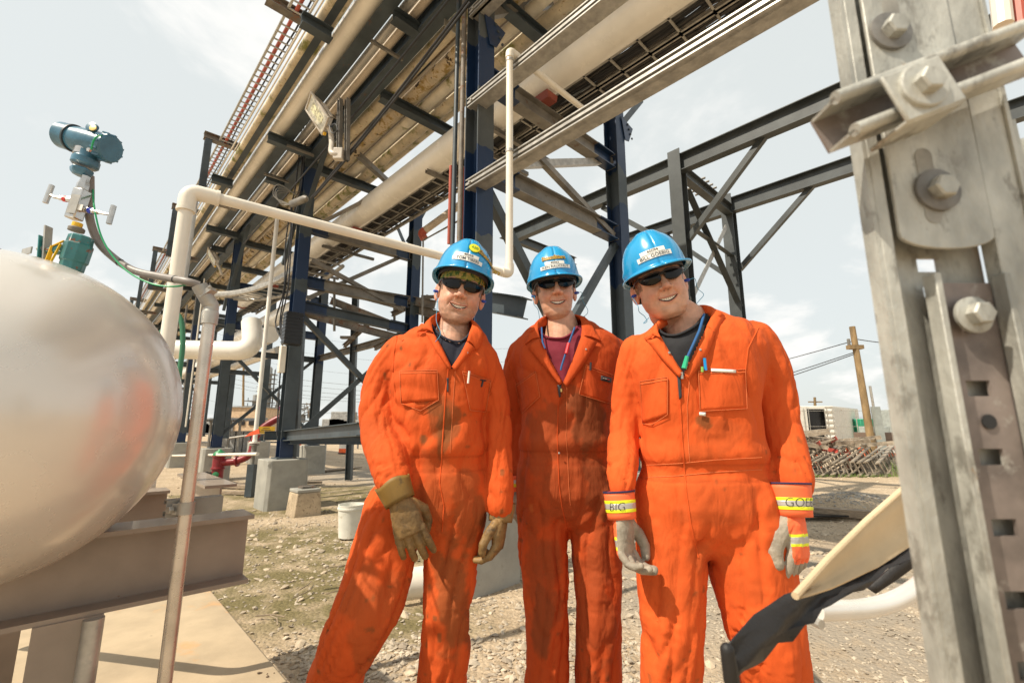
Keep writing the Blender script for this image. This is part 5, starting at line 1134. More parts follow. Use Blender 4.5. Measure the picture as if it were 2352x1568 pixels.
# conduit pole with clamp, elbow fitting
UP = 1.40
ptop = pu(484, 715, UP); pole = thing('conduit_pole', Vector((ptop.x, ptop.y, .12)), 'thin upright metal conduit with a cast elbow on top, clamped to the tank beam', 'conduit')
x0, y0 = ptop.x, ptop.y
m_emt = mat('bright_conduit', (.60, .54, .47), .28, metal=.65, var=.12, vscale=10, bump=.03)
MB().tube([(x0, y0, .12), (x0, y0, ptop.z)], .0150, 24).build('tube', m_emt, pole)
MB().lathe((x0, y0, ptop.z-.035), Z, [(0, .0165), (.0, .019), (.03, .0195), (.036, .0185), (.040, .0165)], 24).build('collar', m_galv, pole)
h0 = pu(478, 690, UP); h1 = pu(458, 655, UP)
MB().tube(catmull([(x0, y0, ptop.z), (x0, y0, ptop.z+.014), h0, h1], 5), [.0175]*6+[.0185]*10, 18).build('elbow', m_galv, pole)
MB().box(h0+Vector((.004, -.01, .018)), .034, .026, .012, (Vector((.8, 0, .6)), Vector((0, 1, 0)), Vector((-.6, 0, .8)))).build('cover_plate', m_galv, pole); MB().hexn(h0+Vector((.016, -.02, .028)), Vector((-.3, -.6, .7)), .005, .006).build('screw', m_galv, pole)
cz = pu(455, 1165, UP).z
MB().strut(uvz(UP+.04, .19, cz+.0), uvz(UP+.04, .31, cz+.0), .040, U).build('clamp_channel', m_dull, pole)
MB().tube([Vector((x0, y0, cz-.012)), Vector((x0, y0, cz+.016))], .0185, 20).build('pipe_clamp', m_galv, pole); MB().hexn(Vector((x0-.026, y0-.012, cz)), Vector((-.4, -1, 0)), .009, .010).build('clamp_bolt', m_galv, pole)
MB().box(Vector((x0-.018, y0-.004, cz)), .024, .006, .026).build('clamp_ear', m_galv, pole)
# ---------------------------------------------------------------- pressure transmitter on the tank
DT = UT*1000/1422
def tp(x, y, dy=0): return py(x, y, DT+dy)
m_tblue = mat('blue_enamel', (.045, .145, .22), .3, var=.15, vscale=20, coat=.25); m_teal = mat('teal_valve_paint', (.03, .17, .17), .35, var=.2, vscale=15, spots=[((.16, .06, .02), 34, .58, .03)], coat=.2)
m_sst = mat('stainless', (.55, .53, .50), .25, metal=.85, var=.15, vscale=20); m_yel = mat('yellow_tape', (.85, .50, .02), .5)
tr = thing('pressure_transmitter', tp(160, 640), 'blue two-ended pressure transmitter standing on a needle valve block above the tank', 'transmitter')
s = mpp(330, DT)
a = tp(143, 311); b = tp(257, 343); ax = (b-a).normalized()
L = (b-a).length
MB().lathe(a, ax, [(0, .028), (.003, .035), (.034, .036), (.038, .0365), (.040, .033), (.075, .036), (.105, .037), (L-.026, .035), (L-.024, .0365), (L-.004, .037), (L, .033)], 36).build('housing', m_tblue, tr, smooth=28)
MB().lathe(a+ax*.036, ax, [(0, .0375), (.004, .0375)], 36).build('seal_ring', m_steel, tr)
kn = MB()
for k in range(12): an = k*math.pi/6; sd, upv = perp(ax); kn.box(a+ax*(L-.014)+sd*.0375*math.cos(an)+upv*.0375*math.sin(an), .018, .006, .005, (ax, sd, upv))
kn.build('cap_lug', m_tblue, tr)
c0 = tp(200, 325); up = Vector((.13, 0, 1)).normalized()
MB().lathe(tp(197, 372), up, [(-.014, .026), (-.010, .030), (.006, .030), (.008, .0285), (.010, .0275), (.026, .0275), (.028, .0235), (.045, .023)], 32).build('neck', m_tblue, tr)
MB().lathe(tp(198, 362), up, [(0, .0282), (.018, .0282)], 32).build('name_band', m_sst, tr)
MB().lathe(tp(186, 398, -.0), up, [(-.008, .016), (0, .024), (.010, .027), (.014, .022)], 6).build('flange_body', m_tblue, tr, bevel=.003)
MB().lathe(tp(215, 296, -.022), Vector((.1, -1, .15)), [(0, .014), (.008, .014), (.009, .010)], 20).build('gland_boss', m_tblue, tr); MB().lathe(tp(215, 296, -.031), Vector((.1, -1, .15)), [(0, .0085), (.003, .0085), (.0035, .004)], 20).build('brass_plug', mat('brass', (.6, .42, .15), .3, metal=.8), tr)
MB().hexn(tp(207, 346, -.034), Vector((0, -1, 0)), .0055, .006).build('ground_screw', m_sst, tr)
MB().tube(catmull([tp(210, 344, -.038), tp(216, 322, -.045), tp(228, 312, -.040), tp(240, 316, -.02), tp(246, 325, .0)], 6), .0022, 8).build('ground_wire', mat('green_wire', (.01, .32, .12), .4), tr)
MB().lathe(tp(187, 438), up, [(0, .0125), (.004, .0135), (.018, .0135), (.022, .012), (.030, .010), (.042, .010)], 6).build('hex_union', m_sst, tr, smooth=20)
MB().box(tp(180, 470), .028, .028, .085, (Vector((1, 0, -.13)).normalized(), Vector((0, 1, 0)), up)).build('valve_block', m_sst, tr, bevel=.003)
MB().box(tp(169, 468, -.018), .024, .0015, .052, (Vector((1, 0, -.13)).normalized(), Vector((0, 1, 0)), up)).build('tag_plate', m_galv, tr); MB().box(tp(183, 476, -.0155), .016, .001, .016, (Vector((1, 0, -.13)).normalized(), Vector((0, 1, 0)), up)).build('paper_label', m_paper, tr)
for (q0, q1, h0_, h1_, m) in [((168, 460), (124, 453), (120, 425), (104, 467), mat('red_band', (.6, .03, .02), .4)), ((190, 480), (240, 491), (262, 472), (250, 515), mat('blue_band', (.02, .05, .5), .4))]:
    A = tp(*q0); B = tp(*q1); d = (B-A); l_ = d.length; d.normalize()
    v_ = MB().lathe(A, d, [(0, .009), (.010, .009), (.011, .0075), (l_*.55, .0075), (l_*.57, .006), (l_*.7, .0062), (l_*.72, .0042), (l_, .0038)], 6).build('needle_valve', m_sst, tr, smooth=20)
    MB().lathe(A+d*l_*.30, d, [(0, .0079), (.009, .0079)], 16).build('colour_band', m, v_)
    H0 = tp(*h0_); H1 = tp(*h1_); mid = (H0+H1)/2; dd = (H1-H0); ln_ = dd.length; dd.normalize(); MB().lathe(H0, dd, [(0, .0045), (.001, .0062), (ln_-.001, .0062), (ln_, .0045)], 16).build('handle', m_sst, v_)
    MB().tube([B-d*.004, mid], .0035, 8).build('stem', m_sst, v_)
MB().lathe(tp(176, 522), up, [(0, .011), (.012, .011)], 18).build('thread_tape', m_yel, tr); MB().lathe(tp(175, 530), up, [(-.002, .017), (.006, .0175), (.009, .015)], 20).build('rusty_bushing', m_rusty, tr)
bv = thing('ball_valve', tp(158, 640), 'teal painted ball valve with rust spots and a lever handle, on top of the tank', 'valve')
MB().lathe(tp(163, 622), up, [(-.012, .020), (0, .024), (.003, .0255), (.022, .026), (.025, .029), (.070, .030), (.074, .027), (.092, .026), (.096, .022)], 8).build('valve_body', m_teal, bv, smooth=20, bevel=.0015)
MB().lathe(tp(160, 640), up, [(-.02, .016), (.008, .021), (.012, .022), (.016, .018)], 28).build('weld_nozzle', m_tank, bv)
A = tp(148, 572, -.01); d = Vector((-1, 0, -.12)).normalized()
MB().lathe(A, d, [(-.01, .013), (.022, .013), (.024, .008), (.045, .008)], 12).build('stem_housing', m_teal, bv)
MB().box(tp(101, 572, -.01), .0025, .03, .065, (d, Vector((0, 1, 0)), Vector((-.12, 0, 1)))).build('handle_bracket', m_teal, bv); MB().box(tp(109, 560, -.01), .004, .02, .095, (d, Vector((0, 1, 0)), Vector((-.12, 0, 1)))).build('handle_bracket', m_galv, bv)
MB().hexn(tp(103, 572, -.01), d, .010, .014).build('stem_nut', m_galv, bv)
MB().box(tp(62, 577, .02), .060, .003, .018, (Vector((-1, .5, .06)).normalized(), Vector((.5, 1, 0)).normalized(), Z)).build('lever', m_galv, bv)
lck = MB(); lck.bar(tp(148, 553, -.02), tp(122, 565, -.022), .006, .002); lck.bar(tp(122, 565, -.022), tp(108, 602, -.02), .010, .002); lck.bar(tp(140, 560, -.025), tp(118, 600, -.024), .005, .002); lck.build('yellow_ribbon', m_yel, bv)
# flexible conduit and green wire from transmitter to the elbow
dE = h1.y
fc = catmull([tp(207, 405, .03), py(207, 455, DT+.03), py(206, 500, DT+.03), py(226, 555, DT+.04), py(264, 594, DT+.04), py(310, 622, DT+.04), py(372, 636, DT+.03), py(428, 646, (DT+dE)/2), h1], 8)
fo = MB().tube(fc, .0098, 18).build('flexible_conduit', mat('grey_flex', (.24, .21, .19), .45, var=.1, vscale=30), None); tag(fo, 'thick grey flexible conduit hanging in a curve from the transmitter to the elbow', 'conduit')
for (x, y) in ((290, 608), (430, 647)): 
    pass
for i in (34, 52):
    q = fc[i]; d = (fc[i+1]-q).normalized(); MB().lathe(q, d, [(0, .0105), (.004, .0105)], 18).build('tie_band', m_black, fo)
gw = MB().tube(catmull([py(214, 420, DT+.05), py(216, 470, DT+.0), py(232, 540, DT), py(262, 592, DT), py(300, 628, DT), py(350, 652, DT), py(400, 658, DT), py(440, 652, DT+.05), py(470, 655, DT+.1)], 8), .0022, 8).build('green_ground_wire', mat('green_wire', (.01, .32, .12), .4)); tag(gw, 'thin green ground wire sagging along the grey flexible conduit', 'wire')

# ================================================================ cream pipe loop (upright, elbow, long slanting run, drop)
pE = py(433, 440, 2.14); pR = py(1170, 628, 3.43); zz = (pE.z+pR.z)/2
A0 = Vector((pE.x, pE.y, .0)); A1 = Vector((pE.x, pE.y, zz)); B1 = Vector((pR.x, pR.y, zz)); B2 = Vector((pR.x, pR.y, py(1170, 118, 3.43).z))
pl = thing('cream_pipe_run', A0, 'cream pipe rising at the left, slanting behind the workers and up beside the column', 'pipe')
d = (B1-A1).normalized()
MB().tube(fillet([Vector((A0.x-1.2, A0.y+.25, .64)), Vector((A0.x, A0.y, .64)), A1-Z*.06], .09, 8), .0315, 28).build('riser', m_pvc, pl)
MB().tube(fillet([A1-Z*.10, A1, A1+d*.13], .075, 8), .039, 28).build('elbow', m_pvc, pl)
for (c_, ax_) in ((A1-Z*.112, Z), (A1+d*.118, d)): MB().lathe(c_, ax_, [(0, .042), (.016, .042)], 28).build('elbow_rim', m_pvc, pl)
MB().tube([A1+d*.1, B1-d*.05], .0285, 28).build('run', m_pvc, pl)
MB().tube(fillet([B1-d*.08, B1, B1+Z*.08], .05, 8), .037, 24).build('elbow', m_pvc, pl)
MB().tube([B1+Z*.05, B2-Z*.04], .0295, 24).build('drop', m_pvc, pl)
MB().tube(fillet([B2-Z*.07, B2, B2+V*.10], .04, 8), .036, 24).build('elbow', m_pvc, pl)
MB().tube([B2+V*.06, B2+V*1.3+Z*-.02], .028, 18).build('branch', m_pvc, pl)
for z in (3.48, 4.345):
    MB().lathe(Vector((B1.x, B1.y, z)), Z, [(-.012, .034), (.012, .034)], 20).build('pipe_clamp', m_galv, pl)
for k in range(8):
    q = A1.lerp(B1, .1+.11*k)
# slim vertical conduits beside it
def vtube(x, yt, yb, Y, r, m, name, lab, cat='pipe', base=False):
    t = py(x, yt, Y); zb = py(x, yb, Y).z if yb < 1500 else 0; o = MB().tube([(t.x, t.y, max(0, zb)), t], r, 14).build(name, m); return tag(o, lab, cat)
vtube(452, 445, 655, 2.6, .013, m_galv, 'thin_conduit', 'thin grey conduit hanging just right of the cream riser')
q = pv(638, 490, 2.45); vt = MB().tube(fillet([Vector((q.x, q.y, .95)), q, q+V*.5+U*.2], .08, 6), .038, 18).build('white_riser', m_white); tag(vt, 'slim white pipe rising in front of the column with the black box', 'pipe')
q0 = pv(597, 985, 2.45)
vf = thing('flanged_valve', Vector((q.x, q.y, 0)), 'small flanged valve and stand at the foot of the slim white riser', 'valve')
MB().lathe((q.x, q.y, .93), Z, [(0, .085), (.03, .085), (.03, .04), (.06, .04)], 20).build('flange', m_white, vf)
MB().lathe((q.x, q.y, .55), Z, [(0, .03), (.18, .03), (.18, .075), (.21, .075), (.21, .045), (.34, .045), (.34, .085), (.365, .085)], 20).build('valve_body', m_dull, vf); MB().box((q.x, q.y, .28), .12, .12, .56).build('stand', m_steel, vf)
a = pv(400, 1046, 2.35); b = pv(592, 1042, 2.4); hp_ = MB().tube([a-(b-a)*.15, b], .03, 14).build('horizontal_pipe', m_pvc); tag(hp_, 'low cream pipe running level between the tank and the flanged valve', 'pipe')
m_grn = mat('green_hose', (.04, .18, .09), .45)
gh_ = MB().tube(catmull([py(352, 780, 3.3), py(378, 755, 3.3), py(398, 720, 3.3), py(416, 735, 3.3), py(420, 790, 3.3), py(412, 860, 3.3), py(405, 925, 3.3)], 8), .017, 14).build('green_hose', m_grn); tag(gh_, 'dark green hose looped behind the cream riser', 'hose')
# vertical conduits on the near column
for (x, r, m, lab) in [(1052, .022, m_steel, 'dark grey conduit running up the left side of the near column'), (1066, .024, m_rusty, 'rusty brown pipe running up beside the near column')]:
    t = pv(x, 60, VF-.16); o = MB().tube([(t.x, t.y, 2.3), (t.x, t.y, 8)], r, 12).build('column_conduit', m); tag(o, lab, 'conduit')
for k, (x, m) in enumerate([(1031, m_redp), (1040, m_redp), (1060, m_redp)]):
    t = pu(x, 560, UA+.6); o = MB().tube([(t.x, t.y, t.z), (t.x, t.y, t.z+.9)], .018, 10).build('drop_pipe', m); tag(o, ['leftmost', 'middle', 'rightmost'][k]+' of the three short brick red drop pipes left of the near column', 'pipe')
o = MB().tube([pu(975, 530, UB-.9), pu(1078, 455, UB-1.7)], .07, 16).build('elbow_pipe', mat('tan_jacket', (.58, .50, .40), .6, var=.1)); tag(o, 'tan pipe slanting down to a red end, left of the near column', 'pipe')
a = pu(975, 530, UB-.9); MB().tube(fillet([a+(pu(975, 530, UB-.9)-pu(1078, 455, UB-1.7)).normalized()*-.02, a+(a-pu(1078, 455, UB-1.7)).normalized()*.08, a-Z*.16], .06, 5), .075, 16).build('red_end', m_redp, o)
o = MB().tube([pu(970, 740, UB-1), pu(972, 552, UB-1), pu(1070, 498, UB-1.8)], .018, 10).build('angled_conduit', m_dull); tag(o, 'thin conduit bent at the top, left of the left worker\'s hard hat', 'conduit')
# black cable down the second column and the boxes on it
cb_ = [(700, 250), (690, 420), (672, 470), (666, 560), (655, 660), (643, 740), (650, 780)]
for k, dx in enumerate((0, 5, -6)):
    o = MB().tube(catmull([pv(x+dx+(-1)**i*2*k, y, VF-.17-.02*k) for i, (x, y) in enumerate(cb_)], 5), .012, 8).build('black_cable', m_black); tag(o, ['thickest black cable clipped down the second column', 'black cable right of the others on the second column', 'black cable left of the others on the second column'][k], 'cable')
o = MB().tube([pv(650, 780, VF-.17), pv(642, 880, VF-.17), pv(636, 1000, VF-.17)], .012, 8).build('black_cable', m_black); tag(o, 'lower black cable below the black box on the second column', 'cable')
c = pv(672, 755, VF-.22); jb = thing('junction_box', c-Z*.33, 'ribbed black box fixed to the second column', 'electrical box')
MB().box(c, .26, .16, .52, (V, U, Z)).build('case', m_frame, jb, bevel=.012)
rb = MB()
for k in range(9): rb.box(c - V*0 + Z*(.22-.055*k) - U*.0 + V*.0 + (-V)*.0, .275, .175, .012, (V, U, Z))
rb.build('ribs', m_frame, jb)
c = pv(648, 825, VF-.2); o = MB().box(c, .09, .10, .44, (V, U, Z)).build('conduit_box', m_pvc, bevel=.01); tag(o, 'narrow white box on the column, below the ribbed black box', 'electrical box')
# cable splice with loose wires at the second column
c0 = pv(668, 470, 2.2); c1 = pv(705, 455, 2.2); o = MB().tube([c0, c0.lerp(c1, .1), c0.lerp(c1, .9), c1], [.02, .06, .055, .02], 14).build('splice_bundle', m_dull); tag(o, 'silver taped cable splice hanging by the second column', 'cable splice')
for k in range(4): MB().tube(catmull([c0, c0+Vector((-.15-.05*k, 0, .05*k)), c0+Vector((-.25, .02, .2+.06*k)), pv(688, 440+5*k, 2.35)], 5), .007, 6).build('loose_wire', m_dull, o)
for k, (p_, q_) in enumerate([((715, 455), (1075, 0)), ((722, 452), (1080, 6)), ((560, 560), (1080, -60))]):
    a = pv(p_[0], p_[1], 2.2); b = pv(q_[0], q_[1], 2.25); o = MB().tube(sag(a, b, .05), .014, 8).build('overhead_cable', m_black); tag(o, ['upper black cable crossing in front of the pipes to the near column', 'lower black cable crossing in front of the pipes to the near column', 'black cable crossing lower left over the pipes, past the floodlight'][k], 'cable')
# ---------------------------------------------------------------- floodlights
m_fl = mat('floodlight_grey', (.55, .50, .43), .4, var=.08); m_glass = mat('lamp_glass', (.62, .58, .44), .12, var=.3, vscale=18, coat=.5)
def floodlight(P, sc, lab, face=Vector((-.55, -.62, -.35)), long=Vector((.25, -.35, -1)), conduit=None):
    t = thing('floodlight', P, lab, 'floodlight'); face = face.normalized(); long = (long-face*long.dot(face)).normalized(); w = long.cross(face).normalized(); ax = (w, face, long)
    def Q(a, b, c): return P + w*a*sc + face*b*sc + long*c*sc
    r0 = [Q(x, -.05, z) for x, z in ((-.12, -.24), (.12, -.24), (.12, .24), (-.12, .24))]; r1 = [Q(x, .05, z) for x, z in ((-.17, -.29), (.17, -.29), (.17, .29), (-.17, .29))]
    b0 = [Q(x, -.12, z) for x, z in ((-.09, -.17), (.09, -.17), (.09, .17), (-.09, .17))]; MB().loft([b0, r0, r1]).build('case', m_fl, t, bevel=.012*sc)
    fr = MB()
    for (x, z, lx, lz) in ((0, -.28, .36, .03), (0, .28, .36, .03), (-.165, 0, .03, .53), (.165, 0, .03, .53)): fr.box(Q(x, .062, z), lx*sc, .03*sc, lz*sc, ax)
    fr.build('rim', m_fl, t, bevel=.006*sc); MB().box(Q(0, .055, 0), .30*sc, .012*sc, .53*sc, ax).build('glass', m_glass, t)
    rf = MB(); rf.box(Q(0, .0635, .0), .14*sc, .003*sc, .34*sc, ax); rf.build('reflector', mat('reflector', (.80, .70, .45), .25, var=.4, vscale=25), t)
    MB().box(Q(.12, .05, .315), .05*sc, .04*sc, .03*sc, ax).build('warning_mark', m_yel, t)
    for s_ in (-1, 1): MB().box(Q(.185*s_, .0, .12), .012*sc, .05*sc, .30*sc, ax).build('yoke', m_fl, t)
    return t, Q
P = pv(736, 262, 2.0); t, Q = floodlight(P, .86, 'big grey floodlight with yellow reflector hanging in front of the pipes, upper left of centre')
base = Q(.03, 0, .36); e = pv(782, 358, 2.1)
MB().tube(catmull([Q(.03, 0, .28), base, base-Z*.18+Vector((.03, 0, 0)), e-Vector((.12, 0, -.05)), e], 6), .035, 14).build('bracket_arm', m_fl, t)
so = thing('strut_hanger', e, 'pair of upright slotted channels that hold the big floodlight', 'bracket')
for dx in (0, .10): MB().strut(pv(783, 370, 2.12)+Vector((dx-.02, 0, 0)), pv(795, 228, 2.12)+Vector((dx-.08, 0, 0)), .055, Vector((-.6, -.8, 0))).build('strut', m_dull, so)
MB().box(pv(778, 355, 2.08), .12, .08, .16).build('junction', m_fl, so, bevel=.01)
lc = MB().tube(catmull([pv(757, 288, 1.98), pv(762, 305, 1.98), pv(775, 300, 2.0), pv(770, 285, 2.0), pv(758, 290, 2.0)], 6), .008, 6).build('wire_loop', m_black, so)
P = pv(490, 590, 2.2); t, Q = floodlight(P, .8, 'smaller looking floodlight farther back, above the elbow fitting'); MB().tube([Q(.0, 0, .3), Q(0, 0, .5), Q(.1, 0, .7)], .03, 10).build('bracket_arm', m_fl, t)

# ================================================================ close galvanised post at the right edge
YP = .30
def q3(x, y, Y=YP): return py(x, y, Y)
def vx(x, y=784): return py(x, y, YP).x
post = thing('strut_post', Vector((vx(2200), YP, .0)), 'very close weathered galvanised strut post with bolts and slots along the right edge', 'post')
xl, xr = vx(2046), vx(2420); xm0, xm1 = vx(2088), vx(2330)
zt, zb = q3(2200, -120).z, q3(2300, 1700).z
T_ = Vector((0, 1, 0)); X_ = Vector((1, 0, 0))
MB().box(((xl+.0015), YP+.0045, (zt+zb)/2), .003, .011, zt-zb).build('side_wall', m_galvold, post)
MB().box((xr, YP+.014, (zt+zb)/2), .003, .034, zt-zb).build('side_wall', m_galvold, post)
for (a, b) in ((xl+.003, xm0), (xm1, xr-.0015)): MB().box(((a+b)/2, YP, (zt+zb)/2), b-a-.0004, .0022, zt-zb).build('lip', m_galvold, post, bevel=.0008); MB().box((b-.0008 if a == xl+.003 else a+.0008, YP+.005, (zt+zb)/2), .0014, .0085, zt-zb).build('lip_return', m_galvold, post)
# inner slotted strap, built around its slots
def slotted(name, x0, x1, z0, z1, y, slots, m, parent, th=.0025):
    """vertical plate with rectangular/round slots: slots (zc, half w, half h)"""
    mb = MB(); xc = (x0+x1)/2; zs = z1; sl = sorted(slots, reverse=True)
    for (zc, hw, hh) in sl:
        mb.box((xc, y, (zs+zc+hh)/2), x1-x0, th, zs-zc-hh); mb.box(((x0+xc-hw)/2, y, zc), xc-hw-x0, th, 2*hh); mb.box(((xc+hw+x1)/2, y, zc), x1-xc-hw, th, 2*hh); zs = zc-hh
    mb.box((xc, y, (zs+z0)/2), x1-x0, th, zs-z0); return mb.build(name, m, parent)
zz_ = lambda y_: q3(2200, y_).z
slotted('back_plate', xm0-.004, xm1+.004, zb, zt, YP+.016, [(zz_(592), .0075, .0052), (zz_(655), .006, .004)], m_galvold, post)
xa, xb = vx(2145), vx(2330)
lower = [(zz_(y_), .0080, .0052) for y_ in (890, 1050, 1215, 1385, 1550)]
lo_ = slotted('slotted_strip', vx(2172), vx(2318), zb, zz_(645), YP+.006, lower, mat('brown_steel', (.23, .19, .17), .5, metal=.3, var=.25, vscale=20, spots=[((.42, .40, .36), 30, .58, .1)]), post)
for x_ in (vx(2162), vx(2324)): MB().box((x_, YP-.001, (zb+zz_(632))/2), .0045, .010, zz_(632)-zb).build('strip_rail', m_galvold, post, bevel=.0006)
zc = [zz_(y_) for y_ in (968,)]
MB().lathe((vx(2250), YP+.004, zc[0]), -T_, [(0, .0048), (.0008, .0048)], 20).build('round_hole', m_frame, post)
# adjusting plate with rounded foot and slots
pl2 = MB(); px0, px1 = vx(2098), vx(2322); zpb = zz_(575); cxp = (px0+px1)/2; hw = (px1-px0)/2
poly = [(px0, zt), (px0, zpb+.010)] + [(cxp-hw*math.cos(a), zpb+.010-.010*math.sin(a)) for a in [math.pi*k/14 for k in range(1, 14)]] + [(px1, zpb+.010), (px1, zt)]
pl2.prism([(x_, z_) for x_, z_ in poly], (0, YP-.0035, 0), (0, YP-.0005, 0), X_, Z); adj = pl2.build('adjusting_plate', m_galvold, post, bevel=.0006)
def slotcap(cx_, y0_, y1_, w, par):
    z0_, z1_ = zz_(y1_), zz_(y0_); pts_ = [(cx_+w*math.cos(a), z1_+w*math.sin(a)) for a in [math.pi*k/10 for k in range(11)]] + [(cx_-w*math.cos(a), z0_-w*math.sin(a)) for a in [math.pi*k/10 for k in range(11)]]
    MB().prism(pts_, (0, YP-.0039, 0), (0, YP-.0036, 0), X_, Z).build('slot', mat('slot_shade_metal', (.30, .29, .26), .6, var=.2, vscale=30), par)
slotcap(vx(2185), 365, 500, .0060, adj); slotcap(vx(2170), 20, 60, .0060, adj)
def bolt(x, y, par, Y=YP-.004, hx=.0085, wr_=.0155, m=m_galvold):
    c = Vector((vx(x), Y, zz_(y))); b = MB().lathe(c, -T_, [(0, wr_), (.0022, wr_), (.0026, wr_-.0008)], 36).build('washer', mat('dark_washer', (.20, .19, .175), .5, metal=.3, var=.2, vscale=40) if Y < YP-.003 and wr_ > .015 else m_galvold, par, smooth=30)
    MB().hexn(c-T_*.0024, -T_, hx, .0075).build('hex_head', m_galvold, par)
for (x, y) in ((2155, 85), (2200, 445)): bolt(x, y, post)
bolt(2240, 725, post, YP-.001, .0078, .0125)
# horizontal strut crossing in front with saddle bracket
hs = thing('cross_strut', Vector((vx(2100), YP-.03, zz_(250))), 'galvanised cross channel with a bolted saddle bracket, in front of the strut post', 'channel')
a = py(1940, 262, .262); b = py(2440, 70, .262); d = (b-a).normalized(); fw = Vector((0, -1, 0)); sd_ = d.cross(fw).normalized()
h = .0125
for s_ in (-1, 1):
    c1_ = a+sd_*(-s_)*h; c2_ = b+sd_*(-s_)*h
    MB().tube([c1_-sd_*s_*.0, c2_], .0046, 12, flat=.9).build('rail', m_galvold, hs)
    MB().bar(c1_+Vector((0, .012, 0)), c2_+Vector((0, .012, 0)), .0235, .002, up=sd_).build('flange', m_galvold, hs)
MB().bar(a+Vector((0, .024, 0)), b+Vector((0, .024, 0)), .0265, .002, up=fw).build('web', mat('brown_steel', (.23, .19, .17), .5, metal=.3), hs)
c = py(2118, 205, .252); ux = d; uz = sd_ if sd_.z > 0 else -sd_
def SB(x, z, y=0): return c + ux*x + uz*z + Vector((0, y, 0))
MB().prism([(-.021, -.017), (.021, -.017), (.021, .017), (-.021, .017)], c+Vector((0, .0015, 0)), c-Vector((0, .0015, 0)), ux, uz).build('saddle', m_galvold, hs, bevel=.0012)
MB().prism([(-.021, -.0015), (.021, -.0015), (.021, .0015), (-.021, .0015)], SB(0, -.0165, .030), SB(0, -.0165, 0), ux, uz).build('saddle_side', m_galvold, hs, bevel=.001)
MB().lathe(SB(-.001, .001, -.0015), Vector((0, -1, 0)), [(0, .0150), (.0022, .0150), (.0028, .0140)], 36).build('washer', m_galvold, hs, smooth=30); MB().hexn(SB(-.001, .001, -.0040), Vector((0, -1, 0)), .0080, .0070).build('hex_head', m_galvold, hs)
# more struts at the far right corner
o = MB().strut(py(2330, 300, .36), py(2470, 900, .36), .04, Vector((-.4, -1, 0))).build('side_strut', m_galvold); tag(o, 'second galvanised strut glimpsed right of the close post, at the picture edge', 'strut')
for k, (x, m) in enumerate(((2290, m_pvc), (2330, m_redp))): 
    o = MB().tube([py(x, -60, .8), py(x+14, 60, .8)], .016, 10).build('pipe_end', m); tag(o, ['white', 'brown'][k]+' pipe end at the upper right corner behind the strut post', 'pipe')
o = MB().box(py(2050, 797, .62), .02, .006, .010, (Vector((1, 0, .1)).normalized(), T_, Z)).build('rust_tab', m_rusty); tag(o, 'small rusty tab sticking out left of the close strut post', 'bracket')
# ================================================================ folding stool near the right
YC = .72
st = thing('folding_chair', Vector((py(2000, 1400, YC).x, YC, 0)), 'folding chair with tan canvas, black webbing and bent white tubes, at the lower right', 'chair')
m_canvas = mat('tan_canvas', (.60, .47, .30), .8, var=.08, vscale=6, bump=.15, bscale=300); m_web = mat('black_webbing', (.018, .017, .018), .6, var=.3, bump=.2, bscale=60); m_tube = mat('white_tube', (.72, .70, .66), .25, metal=.25, var=.05)
top = [(2400, 880), (2250, 975), (2110, 1090), (1990, 1195), (1900, 1285), (1826, 1368)]; bot = [(2400, 1060), (2260, 1150), (2125, 1232), (2020, 1300), (1910, 1350), (1832, 1372)]
rows = []
for t in (0, .25, .5, .75, 1):
    P_ = [py(*lerp2(a_, b_, t), YC - .05*i + .02*math.sin(3*t)) for i, (a_, b_) in enumerate(zip(top, bot))]; r_ = [P_[k//4].lerp(P_[min(k//4+1, 5)], (k % 4)/4) for k in range(21)]; rows.append(r_)
b = MB(); b.grid(rows); b.build('canvas', m_canvas, st, solid=.003, smooth=80)
b = MB(); b.tube(rows[0], .0035, 10, flat=1); b.build('hem', m_canvas, st)
bt = [(1665, 1488), (1740, 1420), (1806, 1362), (1870, 1345), (1960, 1318), (2050, 1275), (2122, 1238)]; bb = [(1688, 1565), (1760, 1515), (1850, 1440), (1900, 1385), (1975, 1342), (2060, 1300), (2130, 1262)]
b = MB(); b.grid([(lambda Q_: [Q_[k//3].lerp(Q_[min(k//3+1, 6)], (k % 3)/3) + Z*(t*.010*noise.noise(Vector((k*.9, t*3, 2)))) for k in range(19)])([py(*lerp2(a_, b_, t), YC-.27+.035*i) + Vector((0, .006*math.sin(7*t+1.2*i), .0025*math.sin(8*t+2.3*i))) for i, (a_, b_) in enumerate(zip(bt, bb))]) for t in (0, .2, .4, .6, .8, 1)]); b.build('webbing', m_web, st, solid=.0015, smooth=80)
b = MB(); capsule(b, [py(1670, 1492, YC-.275), py(1680, 1560, YC-.27)], [.006, .007], 12); b.build('corner_pocket', m_web, st)
MB().grid([catmull([py(*q_, YC-.05) for q_ in P_], 4) for P_ in ([(1992, 1350), (2060, 1290), (2120, 1240)], [(2010, 1362), (2075, 1318), (2135, 1270)])]).build('strap', m_web, st, solid=.003)
MB().tube(catmull([py(1872, 1402, YC-.06), py(1930, 1400, YC-.04), py(1985, 1396, YC-.02), py(2050, 1380, YC), py(2110, 1345, YC+.02), py(2160, 1290, YC+.04), py(2260, 1150, YC+.06)], 8), .0125, 20).build('frame_tube', m_tube, st)
MB().tube([py(1885, 1370, YC-.03), py(1960, 1335, YC), py(2040, 1290, YC+.03), py(2140, 1225, YC+.06)], .011, 16).build('frame_tube', m_tube, st)
MB().lathe(py(1868, 1425, YC-.06), Vector((.3, -1, 0)), [(0, .006), (.012, .006)], 10).build('rivet', m_galv, st)
for x_ in (2260, 2400): MB().tube([py(x_, 1150, YC+.06), Vector((py(x_, 1150, YC).x+.05, YC+.2, .0))], .0125, 14).build('frame_tube', m_tube, st)
# ================================================================ yard objects
def at(x, y): return pz(x, y, 0)
